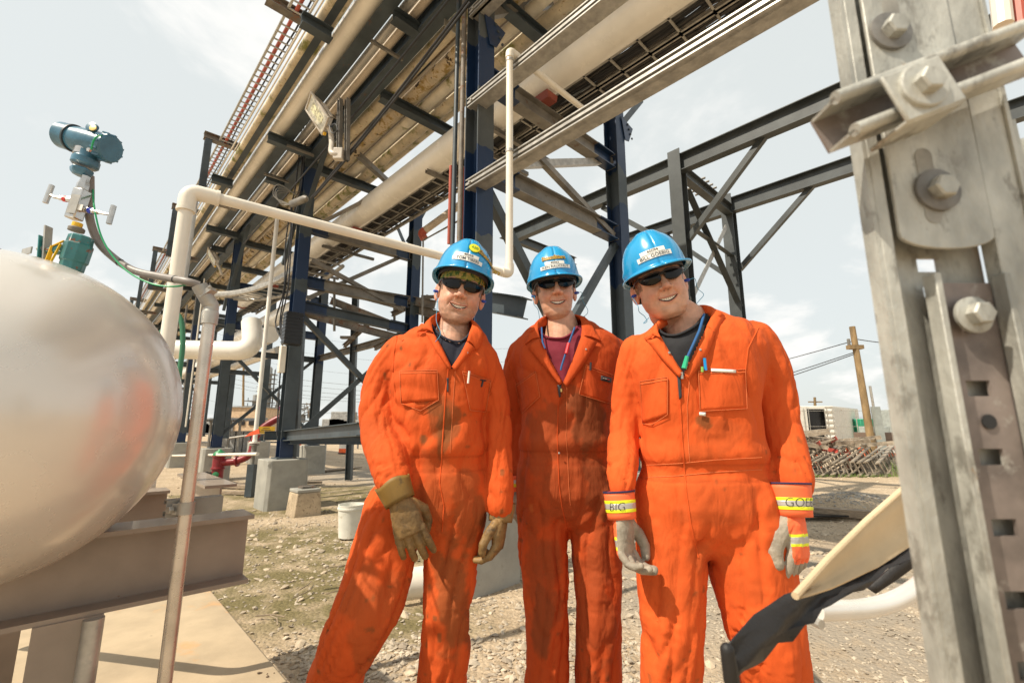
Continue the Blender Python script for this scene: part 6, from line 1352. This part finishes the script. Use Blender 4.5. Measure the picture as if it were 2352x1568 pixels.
# bucket
p = at(803, 1232); bk = thing('bucket', p, 'dirty white plastic bucket on the ground left of the left worker', 'bucket')
m_bk = mat('dirty_white_plastic', (.70, .68, .60), .5, var=.08, spots=[((.42, .36, .26), 8, .58, .1)])
MB().lathe(p, Z, [(0, .118), (.004, .122), (.30, .140), (.305, .150), (.325, .150), (.327, .142), (.345, .146), (.355, .146), (.355, .138), (.02, .116)], 32, caps=False).build('shell', m_bk, bk)
MB().lathe(p+Z*.30, Z, [(0, .135), (.003, .135)], 32).build('contents', mat('pale_contents', (.62, .60, .52), .8), bk); MB().lathe(p, Z, [(.003, .119), (.006, .119)], 32).build('base', m_bk, bk)
# small tan footing block
p = at(697, 1178); fb = thing('footing_block', p, 'small tan concrete block with a rusty plate, right of the big pedestal', 'concrete block')
MB().loft([[p+V*a*.18*s_+U*b*.18*s_+Z*z for a, b in ((-1, -1), (1, -1), (1, 1), (-1, 1))] for z, s_ in ((-.03, 1.06), (.30, .92))]).build('block', mat('tan_concrete', (.46, .36, .24), .9, var=.15, spots=[((.25, .19, .12), 22, .55, .06)], bump=.5, bscale=60), fb, bevel=.015)
MB().box(p+Z*.325, .33, .33, .045, (V, U, Z)).build('cap', m_conc, fb, bevel=.01); MB().box(p+Z*.362+V*.03, .2, .16, .03, (V, U, Z)).build('plate', m_rusty, fb)
# hydrant with elbow pipe
p = at(497, 1110); hy = thing('fire_hydrant', p, 'red fire hydrant with a green cap and an elbow pipe, behind the thin conduit', 'hydrant')
m_red = mat('hydrant_red', (.22, .012, .018), .4, var=.2, spots=[((.14, .02, .02), 8, .6, .06)]); m_gcap = mat('hydrant_green', (.03, .22, .08), .4)
MB().lathe(p, Z, [(0, .15), (.03, .15), (.03, .115), (.30, .115), (.31, .14), (.34, .14), (.35, .12), (.56, .12), (.57, .14), (.60, .14)], 24).build('barrel', m_red, hy)
MB().lathe(p+Z*.60, Z, [(0, .13), (.03, .125), (.08, .09), (.11, .04), (.13, .03)], 24).build('cap', m_gcap, hy)
MB().lathe(p+Z*.18, Vector((-.85, -.5, 0)), [(.05, .07), (.17, .07), (.17, .085), (.22, .085), (.23, .05), (.26, .03)], 18).build('outlet', m_frame, hy); MB().lathe(p+Z*.2, Vector((.3, -1, 0)), [(.08, .06), (.15, .06), (.16, .03)], 18).build('outlet_cap', m_gcap, hy)
e_ = MB().tube(catmull([p+Z*.45+Vector((.05, 0, 0)), p+Vector((.35, .05, .47)), p+Vector((.62, .1, .62)), p+Vector((.66, .15, .95)), p+Vector((.80, .2, 1.20)), p+Vector((1.1, .3, 1.42)), p+Vector((1.35, .4, 1.5))], 6), .075, 18).build('elbow_pipe', m_red, hy)
for q_, d_ in ((p+Vector((.35, .05, .47)), Vector((1, .1, .2))), (p+Vector((.66, .15, .88)), Z)): MB().lathe(q_, d_, [(0, .12), (.035, .12)], 20).build('flange', m_red, hy)
MB().lathe(p+Vector((1.2, .3, 1.55)), Vector((.2, -.5, 1)), [(0, .03), (.1, .03), (.1, .13), (.12, .13)], 16).build('hand_wheel', mat('maroon_paint', (.12, .01, .05), .5), hy)
MB().tube([p+Vector((.3, -.2, .98)), p+Vector((1.25, -.1, 1.12))], .02, 8).build('valve_lever', m_galv, hy)
# safety sign and yellow box near the second column
c = pv(612, 987, 2.9); o = MB().box(c, .34, .02, .14, (X_, T_, Z)).build('warning_sign', mat('sign_yellow', (.85, .50, .02), .5)); tag(o, 'yellow warning sign with an orange edge beside the flanged valve', 'sign')
for k in range(3): MB().box(c-Vector((0, .014, .035-.035*k)), .24-.05*k, .004, .012).build('text_line', m_ink, o)
c = py(574, 1003, 7.0); o = MB().prism([(-.08, 0), (.14, .05), (.12, .12), (0, .07)], c, c+Vector((0, .02, 0)), X_, Z).build('orange_flag', mat('flag_orange', (.90, .12, .04), .5)); tag(o, 'small orange pennant beside the red elbow pipe', 'flag')
# boards on the ground
def board(a, b, w, t, lab, m=m_wood): 
    A = at(*a)+Z*(t/2+.01); B = at(*b)+Z*(t/2+.01); o = MB().bar(A, B, w, t).build('board', m); return tag(o, lab, 'board')
board((470, 1116), (575, 1122), .22, .06, 'dark weathered board on the ground under the red hydrant')
board((515, 1134), (580, 1136), .14, .05, 'short brown board in front of the hydrant, left of the big pedestal')
board((722, 1084), (822, 1074), .35, .03, 'pale warped board on the ground, left of the left worker')
board((690, 1112), (740, 1110), .16, .05, 'dark plank just right of the big pedestal')
board((1215, 1318), (1300, 1295), .05, .03, 'thin brown stick beside the pedestal, between the left and middle workers')
board((1862, 1182), (2060, 1196), .14, .10, 'long squared timber, front one, right of the right worker', m_wood); board((1862, 1166), (2060, 1178), .12, .08, 'long squared timber, rear one, right of the right worker', mat('pale_timber', (.46, .33, .21), .85, var=.2, stretch=(1, 1, 6)))
A = at(1862, 1190); o = MB().box(A+Vector((1.0, .12, .03)), 2.4, .25, .02).build('steel_plate', m_frame); tag(o, 'dark flat plate lying between the two long timbers', 'plate')
for k in range(14):
    x, y = random.choice([(random.uniform(620, 760), random.uniform(1280, 1480)), (random.uniform(1930, 2140), random.uniform(1230, 1330))]); A = at(x, y); an = random.random()*3
    o = MB().tube([A+Z*.01, A+Vector((.1*math.cos(an), .1*math.sin(an), .015)), A+Vector((.2*math.cos(an+.2), .2*math.sin(an+.2), .01))], .004, 6).build('twig', m_wood); tag(o, 'thin dry twig lying on the dirt', 'twig', 'twigs on the dirt')
# half pipe piece between the legs of the left worker
p = at(950, 1372); d_ = Vector((.9, .45, 0)).normalized(); b = MB(); sd_, up_ = perp(d_)
b.grid([[p + d_*(.30*i/4-.12) + sd_*(.105*math.cos(a)) + Z*(.10+.105*math.sin(a)) for a in [R(-60)+R(300)*k/24 for k in range(25)]] for i in range(5)])
o = b.build('pipe_offcut', m_pvc, solid=.008); tag(o, 'curved cream pipe offcut lying on the ground between the left worker\'s legs', 'pipe offcut')
# striped barrel
def barrel(p, lab, h=.95, r=.26):
    t = thing('traffic_barrel', p, lab, 'traffic barrel', 'orange and white barrels'); k = h/5; cs = [mat('barrel_orange', (.90, .14, .03), .5), m_paper]
    MB().lathe(p, Z, [(0, r*1.15), (.05, r*1.15)], 20).build('base', m_frame, t)
    for i in range(5): r0 = r*(1.05-.04*i); MB().lathe(p+Z*(.05+k*i*.95), Z, [(0, r0), (k*.95-.004, r0*.98), (k*.95-.002, r0*.9)], 20).build('stripe_band', cs[i % 2], t)
barrel(at(792, 1041), 'orange and white striped barrel left of the left worker')
for (x, y, lab) in ((1872, 1005, 'red-orange cone in front of the open container'), (1878, 1028, 'second orange cone, below the other, by the ladders'), (691, 1008, 'tiny orange cone beyond the second column')):
    p = at(x, y+28 if y < 1020 else y+24); p = py(x, 1010, 14.0 if x > 1500 else 16.0); p.z = 0; p.y += (.0 if y < 1020 else -1.2); t = thing('traffic_cone', p, lab, 'cone'); MB().lathe(p, Z, [(0, .16), (.02, .16), (.03, .12), (.62, .03), (.64, .0305)], 16).build('body', mat('barrel_orange', (.90, .14, .03), .5), t); MB().box(p+Z*.015, .36, .36, .03).build('base', m_frame, t)
# ---------------------------------------------------------------- white container
m_cont = mat('container_white', (.70, .67, .60), .5, var=.06, spots=[((.42, .32, .2), 3, .66, .05)], coord='Object')
YK = 34.0; xl_ = py(1840, 980, YK).x; xd = py(1917, 980, YK).x; ht = 2.65
ct = thing('shipping_container', Vector((xl_, YK, 0)), 'white shipping container with one door open on its dark inside, behind the pile of ladders', 'container')
xd0 = py(1856, 980, YK).x; xd1 = py(1898, 980, YK).x
MB().box(((xl_+xd0)/2, YK, ht/2), xd0-xl_, .1, ht).build('door', m_cont, ct); xe = py(1975, 980, YK+6).x; yb = YK+6
MB().box(((xl_+xd)/2, YK+.05, ht-.09), xd-xl_, .12, .18).build('header', m_cont, ct); MB().box(((xl_+xd)/2, YK+.05, .08), xd-xl_, .12, .16).build('sill', m_cont, ct)
# open leaf corrugated, then the long side wall
rows = []; n = 60
A = Vector((xd, YK, 0)); B = Vector((xe, yb, 0)); dr_ = (B-A).normalized(); nr_ = Vector((dr_.y, -dr_.x, 0))
for z in (0, ht): rows.append([A.lerp(B, i/n) + nr_*(.03*(1 if (i//2) % 2 else -1)) + Z*z for i in range(n+1)])
b = MB(); b.grid(rows); b.build('side_wall', m_cont, ct, solid=.04, smooth=0)
b = MB(); zs_ = [ht*i/28 for i in range(29)]; b.grid([[Vector((xx, YK-.06+.07*((i//2) % 2), z)) for xx in (xd1, xd)] for i, z in enumerate(zs_)]); b.build('door', m_cont, ct, solid=.04, smooth=0)
MB().box(((xd+xe)/2, (YK+yb)/2+1.5, ht+.0), .01, .01, .01)
rf = MB(); rf.add([Vector((xl_, YK, ht)), Vector((xd, YK, ht)), Vector((xe, yb, ht)), Vector((xl_+(xe-xd), yb, ht))], [(0, 1, 2, 3)]); rf.build('roof', m_cont, ct, solid=.08)
b = MB(); b.add([Vector((xl_, YK, 0)), Vector((xl_+(xe-xd), yb, 0)), Vector((xl_+(xe-xd), yb, ht)), Vector((xl_, YK, ht))], [(0, 1, 2, 3)]); b.build('side_wall', m_cont, ct, solid=.04); b = MB(); b.add([Vector((xe, yb, 0)), Vector((xl_+(xe-xd), yb, 0)), Vector((xl_+(xe-xd), yb, ht)), Vector((xe, yb, ht))], [(0, 1, 2, 3)]); b.build('back_wall', m_cont, ct, solid=.04)
MB().box(((xd0+xd1)/2, YK+.35, ht/2), xd1-xd0+.3, .1, ht-.25).build('added_dark_panel', m_frame, ct)  # panel added behind the opening so the inside reads dark; no real container part
b = MB()
for x_ in (xd0+.1, xl_+.25, xd-.1, xd1+.1): b.tube([(x_, YK-.09, .1), (x_, YK-.09, ht-.1)], .025, 6)
b.build('locking_bar', m_galv, ct)
# ---------------------------------------------------------------- pile of ladders
m_alu = mat('ladder_aluminium', (.38, .32, .245), .5, metal=.2, var=.35, vscale=5); m_fib = mat('ladder_fibreglass', (.42, .07, .05), .5, var=.3, vscale=5); m_fib2 = mat('ladder_yellow', (.40, .28, .10), .5, var=.3); m_fib3 = mat('ladder_blue', (.08, .22, .32), .5)
def ladder(c, d, n_, L_, W_, m, lab, rung=.3, rail=.10):
    d = d.normalized(); n_ = Vector(n_); n_ = (n_-d*n_.dot(d)).normalized(); w = d.cross(n_); t = thing('ladder', c, lab, 'ladder', 'ladders in the pile')
    for s_ in (-1, 1): MB().prism([(-rail/2, -.013), (rail/2, -.013), (rail/2, .013), (-rail/2, .013)], c-d*L_/2+w*(s_*W_/2), c+d*L_/2+w*(s_*W_/2), n_, w).build('rail', m, t)
    b = MB(); k = int(L_/rung)
    for i in range(k): q_ = c+d*(-L_/2+rung*(i+.5)); b.bar(q_-w*W_/2, q_+w*W_/2, .03, .03)
    b.build('rungs', m_alu, t)
rx = at(1985, 1094); cols_ = [m_alu, m_alu, m_fib, m_alu, m_alu, m_fib2, m_alu]
kinds = {0: 'grey aluminium', 1: 'grey aluminium', 2: 'red fibreglass', 3: 'grey aluminium', 4: 'grey aluminium', 5: 'yellow edged', 6: 'grey aluminium'}
random.seed(21)
for i in range(15):     # leaning stack: ladders on edge, fanned
    x = rx.x - 1.7 + i*.215; c = Vector((x, rx.y+.75, .34+.02*(i % 3))); d = Vector((1.25+random.uniform(-.1, .1), 1, .28+random.uniform(-.05, .05))); ladder(c, d, Vector((.9, -.35, .35)), 2.3, .34, m_alu, ('grey aluminium ladder in the left part of the fanned row of the ladder pile' if i < 5 else 'grey aluminium ladder in the middle of the fanned row of the ladder pile' if i < 10 else 'grey aluminium ladder in the right part of the fanned row of the ladder pile'))
for i in range(16):
    c = rx + Vector((random.uniform(-1.5, 1.5), random.uniform(.8, 2.0), .62+.035*i*random.uniform(.4, 1))); k = random.choice([0, 2, 2, 0, 2, 0]); d = Vector((random.uniform(-.5, 1.1), 1 if i % 3 else -.3, random.uniform(-.15, .1))); ladder(c, d, Vector((random.uniform(-.5, .3), 0, 1)), random.uniform(1.4, 2.4), .38, cols_[k] if k != 0 else m_alu, {2: 'red fibreglass ladder thrown on top of the ladder pile', 5: 'yellow edged ladder thrown on top of the ladder pile'}.get(k, 'grey aluminium ladder thrown on top of the ladder pile'))
for i in range(7): ladder(rx+Vector((1.2+.02*i, .5+.1*i, .05+.05*i)), Vector((1, .15, 0)), Z, 2.0, .4, m_alu, 'grey ladder lying flat at the right end of the pile')
for i in range(5): ladder(rx+Vector((-1.1+.3*i, 3.4+.3*i, .95+.06*i)), Vector((1, .2*(i-2), -.05)), Vector((0, -.4, 1)), 2.0, .5, m_fib3 if i % 2 else m_paper, ['white' if i % 2 == 0 else 'blue', ][0]+' stepladder lying behind the main ladder pile, toward the container')
# weeds
gb = MB()
for i in range(500):
    c = rx + Vector((random.gauss(1.6, .45), random.gauss(.2, .35), 0)); h_ = random.uniform(.08, .40); dx, dy = random.uniform(-.12, .12), random.uniform(-.1, .1); w_ = .006
    gb.add([c+Vector((-w_, 0, 0)), c+Vector((w_, 0, 0)), c+Vector((dx*.5+w_*.7, dy*.5, h_*.6)), c+Vector((dx, dy, h_))], [(0, 1, 2, 3)])
for i in range(300):
    c = rx + Vector((random.uniform(-2, 1), random.gauss(-.02, .06), 0)); h_ = random.uniform(.03, .1); gb.add([c+Vector((-.006, 0, 0)), c+Vector((.006, 0, 0)), c+Vector((.02, 0, h_))], [(0, 1, 2)])
o = gb.build('weeds', mat('weed_green', (.16, .24, .05), .7, var=.3), normals=False); tag(o, 'green weeds growing round the right end of the ladder pile', 'weeds', kind='stuff')
# crate and cabinets right of the ladders
c = py(2025, 1003, 17); c.z = .55; o = thing('tool_chest', Vector((c.x, 17, 0)), 'brown and orange job-site box behind the ladder pile', 'tool chest')
MB().box((c.x, 17, .80), 1.55, .7, .42).build('lid', mat('brown_box_paint', (.16, .11, .08), .6), o, bevel=.02); MB().box((c.x, 17, .36), 1.5, .66, .44).build('body', mat('box_orange', (.65, .13, .04), .6, var=.2), o, bevel=.02)
for s_ in (-1, 1): MB().box((c.x+s_*.6, 17, .07), .12, .6, .14).build('leg', m_steel, o)
MB().box((c.x-.1, 16.63, .36), .5, .02, .12).build('lettering_band', m_paper, o)
for (x, yt, Y, w, h, lab) in [(2035, 958, 30, .95, 1.75, 'grey electrical cabinet in the middle, right of the leaning pole'), (2064, 950, 28, 1.3, 2.0, 'largest grey electrical cabinet, next to the strut post'), (2010, 968, 26, 1.3, 1.0, 'low wide grey cabinet beside the leaning pole')]:
    p = py(x, 1000, Y); t = thing('electrical_cabinet', Vector((p.x, Y, 0)), lab, 'cabinet'); MB().box((p.x, Y, .2+h/2), w, .6, h).build('case', mat('cabinet_grey', (.33, .36, .34), .5), t, bevel=.02)
    MB().box((p.x+w*.05, Y-.31, .2+h/2), w*.8, .02, h*.86).build('door', mat('cabinet_grey', (.33, .36, .34), .5), t)
    for s_ in (-1, 1): MB().box((p.x+s_*w*.38, Y, .1), .08, .3, .2).build('leg', m_steel, t)
    MB().box((p.x, Y-.33, .2+h*.72), .25, .01, .16).build('warning_label', m_yel, t)
p = py(2018, 960, 33); t = thing('fence', Vector((p.x, 33, 0)), 'thin chain-link fence line behind the cabinets', 'fence')
for k in range(9): MB().tube([(p.x-6+2.2*k, 33, 0), (p.x-6+2.2*k, 33, 2.4)], .03, 6).build('fence_post', m_galv, t)
for z in (.1, 1.2, 2.3): MB().tube([(p.x-6, 33, z), (p.x+12, 33, z)], .015, 5).build('rail', m_galv, t)
tl = MB()
for i in range(900):
    c = Vector((random.uniform(20, 90), random.uniform(44, 60), 0)); r_ = random.uniform(.15, .5); z0 = random.uniform(.2, 1.5)
    tl.ball(c+Z*z0, r_*1.6, r_, r_, 6)
o = tl.build('far_bushes', mat('far_foliage', (.06, .10, .03), .9, var=.4), smooth=0); tag(o, 'low dark green bushes on the far right horizon', 'bushes', kind='stuff')
c = py(1984, 992, 38); o = MB().box((c.x, 38, .9), 1.4, 1.4, 1.8).build('portable_toilet', mat('green_plastic_booth', (.03, .28, .16), .5), bevel=.05); tag(o, 'green booth half hidden right of the white container', 'booth')
# utility poles
m_pole = mat('pole_wood', (.26, .175, .085), .85, var=.25, vscale=6, bump=.4, bscale=30, stretch=(1, 1, .3))
def pole_(x0, y0, x1, y1, Y, r, lab, cross=True):
    a = py(x0, y0, Y); a.z = 0; b = py(x1, y1, Y); t = thing('utility_pole', a, lab, 'utility pole'); MB().tube([a, a.lerp(b, .5), b], [r, r*.88, r*.75], 12).build('shaft', m_pole, t)
    return t, a, b
t, a, b = pole_(1998, 985, 1957, 750, 16, .125, 'leaning brown utility pole at the right, beside the container')
MB().box(b-Z*.75, .5, .2, .14).build('bracket', m_pole, t); MB().tube([b-Z*.7-X_*.2, b-Z*.45-X_*.2], .05, 8).build('insulator', m_dull, t)
MB().box(a.lerp(b, .22)+Vector((.26, -.1, 0)), .22, .16, 1.7, ((b-a).normalized().cross(T_).normalized(), T_, (b-a).normalized())).build('riser_box', mat('cabinet_grey', (.33, .36, .34), .5), t)
MB().tube([a.lerp(b, .05)+Vector((.2, -.1, 0)), a.lerp(b, .55)+Vector((.2, -.1, 0))], .04, 8).build('riser_conduit', m_galv, t)
pb = b
t, a, b = pole_(1873, 985, 1871, 912, 60, .2, 'small far utility pole above the white container'); MB().box(b-Z*.6, 1.8, .15, .15).build('crossarm', m_pole, t)
for k, (p_, q_, y_) in enumerate([((1400, 960), (1965, 808), 0), ((1400, 975), (1965, 812), 0), ((1500, 880), (1962, 782), 0), ((1962, 778), (2300, 772), 0)]):
    o = MB().tube(sag(py(*p_, 40 if k < 3 else 16), py(*q_, 16) if k < 3 else py(*q_, 22), .35), .016, 6).build('power_line', m_black); tag(o, ['upper one of the close pair of power lines left of the leaning pole', 'lower one of the close pair of power lines left of the leaning pole', 'single thin power line reaching the top of the leaning pole', 'power line leading right from the leaning pole'][k], 'power line')
for k in range(4):
    o = MB().tube(sag(py(1700, 955+9*k, 80), py(2300, 945+9*k, 50), .5), .02, 5).build('power_line', m_black); tag(o, 'far power line crossing low behind the container and cabinets', 'power line', 'far power lines at the right')
# ---------------------------------------------------------------- left background: refinery
m_ref = mat('refinery_grey', (.30, .30, .29), .7, var=.2); m_refd = mat('refinery_dark', (.16, .16, .16), .7, var=.3)
def tower(x, yt, Y, w, lab, decks=6):
    p = py(x, 978, Y); top = py(x, yt, Y).z; t = thing('refinery_tower', Vector((p.x, Y, 0)), lab, 'tower'); MB().lathe((p.x, Y, 0), Z, [(0, w), (top*.62, w), (top*.66, w*.7), (top*.97, w*.7), (top, w*.3)], 14).build('column', m_ref, t)
    b = MB()
    for k in range(decks): z = top*(.2+.75*k/decks); b.box((p.x, Y, z), w*3.4, w*3.4, w*.16); b.tube([(p.x+w*1.7, Y, z), (p.x+w*1.7, Y, z+top*.1)], w*.08, 4); b.tube([(p.x-w*1.7, Y, z), (p.x-w*1.7, Y, z+top*.1)], w*.08, 4)
    b.tube([(p.x+w*1.5, Y, 0), (p.x+w*1.5, Y, top*.95)], w*.14, 4); b.build('platforms', m_refd, t)
tower(608, 842, 150, 1.1, 'tallest far refinery tower, seen beside the slim white riser', 10); tower(596, 872, 150, .9, 'second far refinery tower, just left of the tallest', 8); tower(583, 905, 150, 1.6, 'short far refinery tower left of the other two', 5); tower(633, 900, 150, .7, 'thin far refinery tower right of the slim white riser', 5); tower(447, 880, 150, 1.2, 'far refinery tower seen between the columns by the conduit', 8)
p = py(690, 960, 110); t = thing('refinery_unit', Vector((p.x, 110, 0)), 'far process unit of stacked steel decks and vessels, right of the second column', 'refinery unit')
b = MB(); random.seed(5)
for k in range(5):
    for i in range(6): b.box((p.x-4+1.6*i, 110, .5+1.3*k), .12, .12, 1.6)
    b.box((p.x, 110, 1.2+1.3*k), 9-1.2*k, 2, .16)
for i in range(12): b.tube([(p.x+random.uniform(-4, 4), 108.5, random.uniform(1, 6)), (p.x+random.uniform(-4, 4), 108.5, random.uniform(1, 6))], .12, 6)
b.build('steelwork', m_refd, t); b = MB()
for i in range(6): b.lathe((p.x-3.5+1.4*i, 110, 1.4+random.random()*2), Z, [(0, .5), (1.6, .5), (2.0, .1)], 10)
b.build('vessels', m_ref, t)
b = MB(); c = py(712, 960, 60); b.bar(c, c+Vector((-1.6, 0, 4.2)), .7, .7); o = MB(); 
a0 = py(718, 972, 60); a1 = py(708, 925, 60); t = thing('crane_boom', a0, 'small rusty lattice boom rising on the horizon right of the refinery unit', 'crane')
lb = MB()
for s_ in (-.25, .25): lb.tube([a0+X_*s_, a1+X_*s_], .06, 5)
for k in range(9): q0_ = a0.lerp(a1, k/9); q1_ = a0.lerp(a1, (k+1)/9); lb.tube([q0_+X_*(.25*(-1)**k), q1_-X_*(.25*(-1)**k)], .04, 4)
lb.build('lattice', m_rusty, t)
p = py(545, 960, 45); t = thing('low_building', Vector((p.x, 45, 0)), 'low tan flat-roofed building on the left behind the rack columns', 'building')
x0_, x1_ = py(512, 960, 45).x, py(600, 960, 45).x; zt_ = py(540, 936, 45).z
MB().box(((x0_+x1_)/2, 47, zt_/2), x1_-x0_, 5, zt_).build('wall', mat('tan_wall', (.55, .40, .26), .8), t); MB().box(((x0_+x1_)/2, 47, zt_+.06), x1_-x0_+.3, 5.3, .12).build('roof', m_ref, t)
MB().box((x0_+1.0, 44.45, 1.0), .9, .08, 2.0).build('door', m_refd, t)
for k in range(2): MB().box((x0_+2.2+1.0*k, 44.45, 1.6), .6, .06, .6).build('window', m_frame, t)
p = py(530, 980, 22); t = thing('lean_to_shed', Vector((p.x, 22, 0)), 'open shed with a corrugated roof in front of the tan building', 'shed')
b = MB(); x0_, x1_ = py(490, 980, 22).x, py(578, 980, 22).x
b.grid([[Vector((x0_+(x1_-x0_)*i/60, y_, py(530, 964, 22).z+.04*(1 if (i//2) % 2 else -1)+(y_-22)*.05)) for i in range(61)] for y_ in (21.4, 23.4)]); b.build('roof', m_dull, t, solid=.02, smooth=0)
for k in range(4): MB().box((x0_+(x1_-x0_)*(k+.3)/4, 21.6, .75), .08, .08, 1.5).build('post', m_dull, t)
for k in range(5): MB().box((x0_+.3+(x1_-x0_)*k/5, 22.6, .5), .3, .3, 1.0).build('meter_box', m_ref, t)
# horizon clutter at the far left between columns
random.seed(9)
for k in range(10):
    x = random.uniform(400, 500) if k < 6 else random.uniform(820, 760); p = py(x, 975, 70); h_ = random.uniform(1.5, 3.5); o = MB().box((p.x, 70, h_/2), random.uniform(1.5, 4), 3, h_).build('far_tank_block', m_ref, bevel=.1); tag(o, 'small pale far-off structure low on the left horizon', 'far structure', 'far structures on the left horizon')
p = py(795, 968, 90); o = MB().box((p.x, 90, 1.5), 4.2, 3, 3.4).build('far_building', mat('pale_far', (.5, .52, .5), .8)); tag(o, 'pale far building left of the left worker\'s elbow', 'building')
pf = thing('pipe_rail_fence', py(700, 1005, 26), 'low dark rail fence across the yard behind the back pedestals', 'fence'); WORLD[pf.name] = Vector((WORLD[pf.name].x, 26, 0)); pf.location = WORLD[pf.name]
x0_, x1_ = py(380, 1005, 26).x, py(860, 1005, 26).x
for z in (.35, .8): MB().tube([(x0_, 26, z), (x1_, 26, z)], .05, 6).build('rail', m_refd, pf)
for k in range(14): MB().tube([(x0_+(x1_-x0_)*k/13, 26, 0), (x0_+(x1_-x0_)*k/13, 26, .9)], .05, 6).build('fence_post', m_refd, pf)
for k, (x, yt, Y) in enumerate([(728, 903, 70), (815, 915, 60), (560, 825, 60)]):
    t, a, b = pole_(x, 978, x, yt, Y, .16, ['thin far utility pole right of the second column', 'thin far utility pole near the left worker\'s elbow', 'thin pale far pole left of the refinery towers'][k])
for k in range(9):
    y0_ = [810, 824, 838, 850, 858, 740, 700, 780, 905][k]; y1_ = [880, 890, 897, 903, 908, 830, 800, 860, 915][k]
    o = MB().tube(sag(py(420, y0_, 70), py(1180, y1_, 50), 2.2), .02 if k < 5 else .012, 5).build('power_line', m_black); tag(o, 'dark power line crossing the sky low behind the rack at the left', 'power line', 'power lines behind the rack')
# ---------------------------------------------------------------- big white pipes under the rack at the left
ub = MB(); a = pu(545, 790, UC-1.2)
o = MB().tube(fillet([py(380, 802, 9.0), py(582, 806, 9.0), py(578, 740, 9.2)], .42, 10), .19, 28).build('large_return_bend', m_white); tag(o, 'fat white pipe bend curving up under the rack, left of the slim riser', 'pipe')
o = pipe('white_pipe', 3.1, 3.35, .2, m_white, 'fat white pipe low under the rack, running away at the left', u0=11.5, u1=28)
o = pipe('white_pipe', 3.9, 3.3, .12, m_white, 'slimmer white pipe low under the rack beside the fat one', u0=13.5, u1=28)
o = pipe('white_pipe', 3.45, 3.95, .2, m_white, 'white pipe dropping away under the rack just past the big flanged end', u0=10.5, u1=28)
# curved cable tray beyond the second bent
b = MB(); c_ = uvz(12.0, 2.2, 4.55); 
arc = [uvz(9.6+3.1*math.sin(R(a_)), 3.4+(-.0)-1.0+1.0*math.cos(R(a_))-.55, 4.35) for a_ in range(-20, 100, 8)]
t = thing('curved_cable_tray', arc[0], 'curved galvanised tray bending away under the rack, above the open pipe end', 'cable tray')
MB().tube(arc, .05, 8, flat=1.6).build('side_rail', m_galv, t); arc2 = [p_+V*.7 for p_ in arc]; MB().tube(arc2, .04, 8).build('side_rail', m_galv, t)
b = MB()
for p0_, p1_ in zip(arc, arc2): b.bar(p0_, p1_, .03, .02)
b.build('rungs', m_galv, t)
for k, (x, y0_, y1_, r_) in enumerate([(470, 640, 980, .02), (482, 650, 980, .014), (455, 650, 980, .014), (430, 700, 980, .03)]):
    a = pv(x, y0_, 2.3); b_ = pv(x, y1_, 2.3); o = MB().tube([(a.x, a.y, max(.02, b_.z)), a], r_, 8).build('thin_conduit', m_dull if k else m_pvc); tag(o, ['cream', 'grey', 'leftmost grey', 'thicker grey'][k]+' thin vertical conduit behind the elbow fitting', 'conduit')
o = MB().ibeam(py(1100, 690, 4.6), py(1206, 708, 4.2), .16, .20, .012).build('stub_beam', m_steel); tag(o, 'short dark stub beam sticking out between the left and middle workers', 'beam')
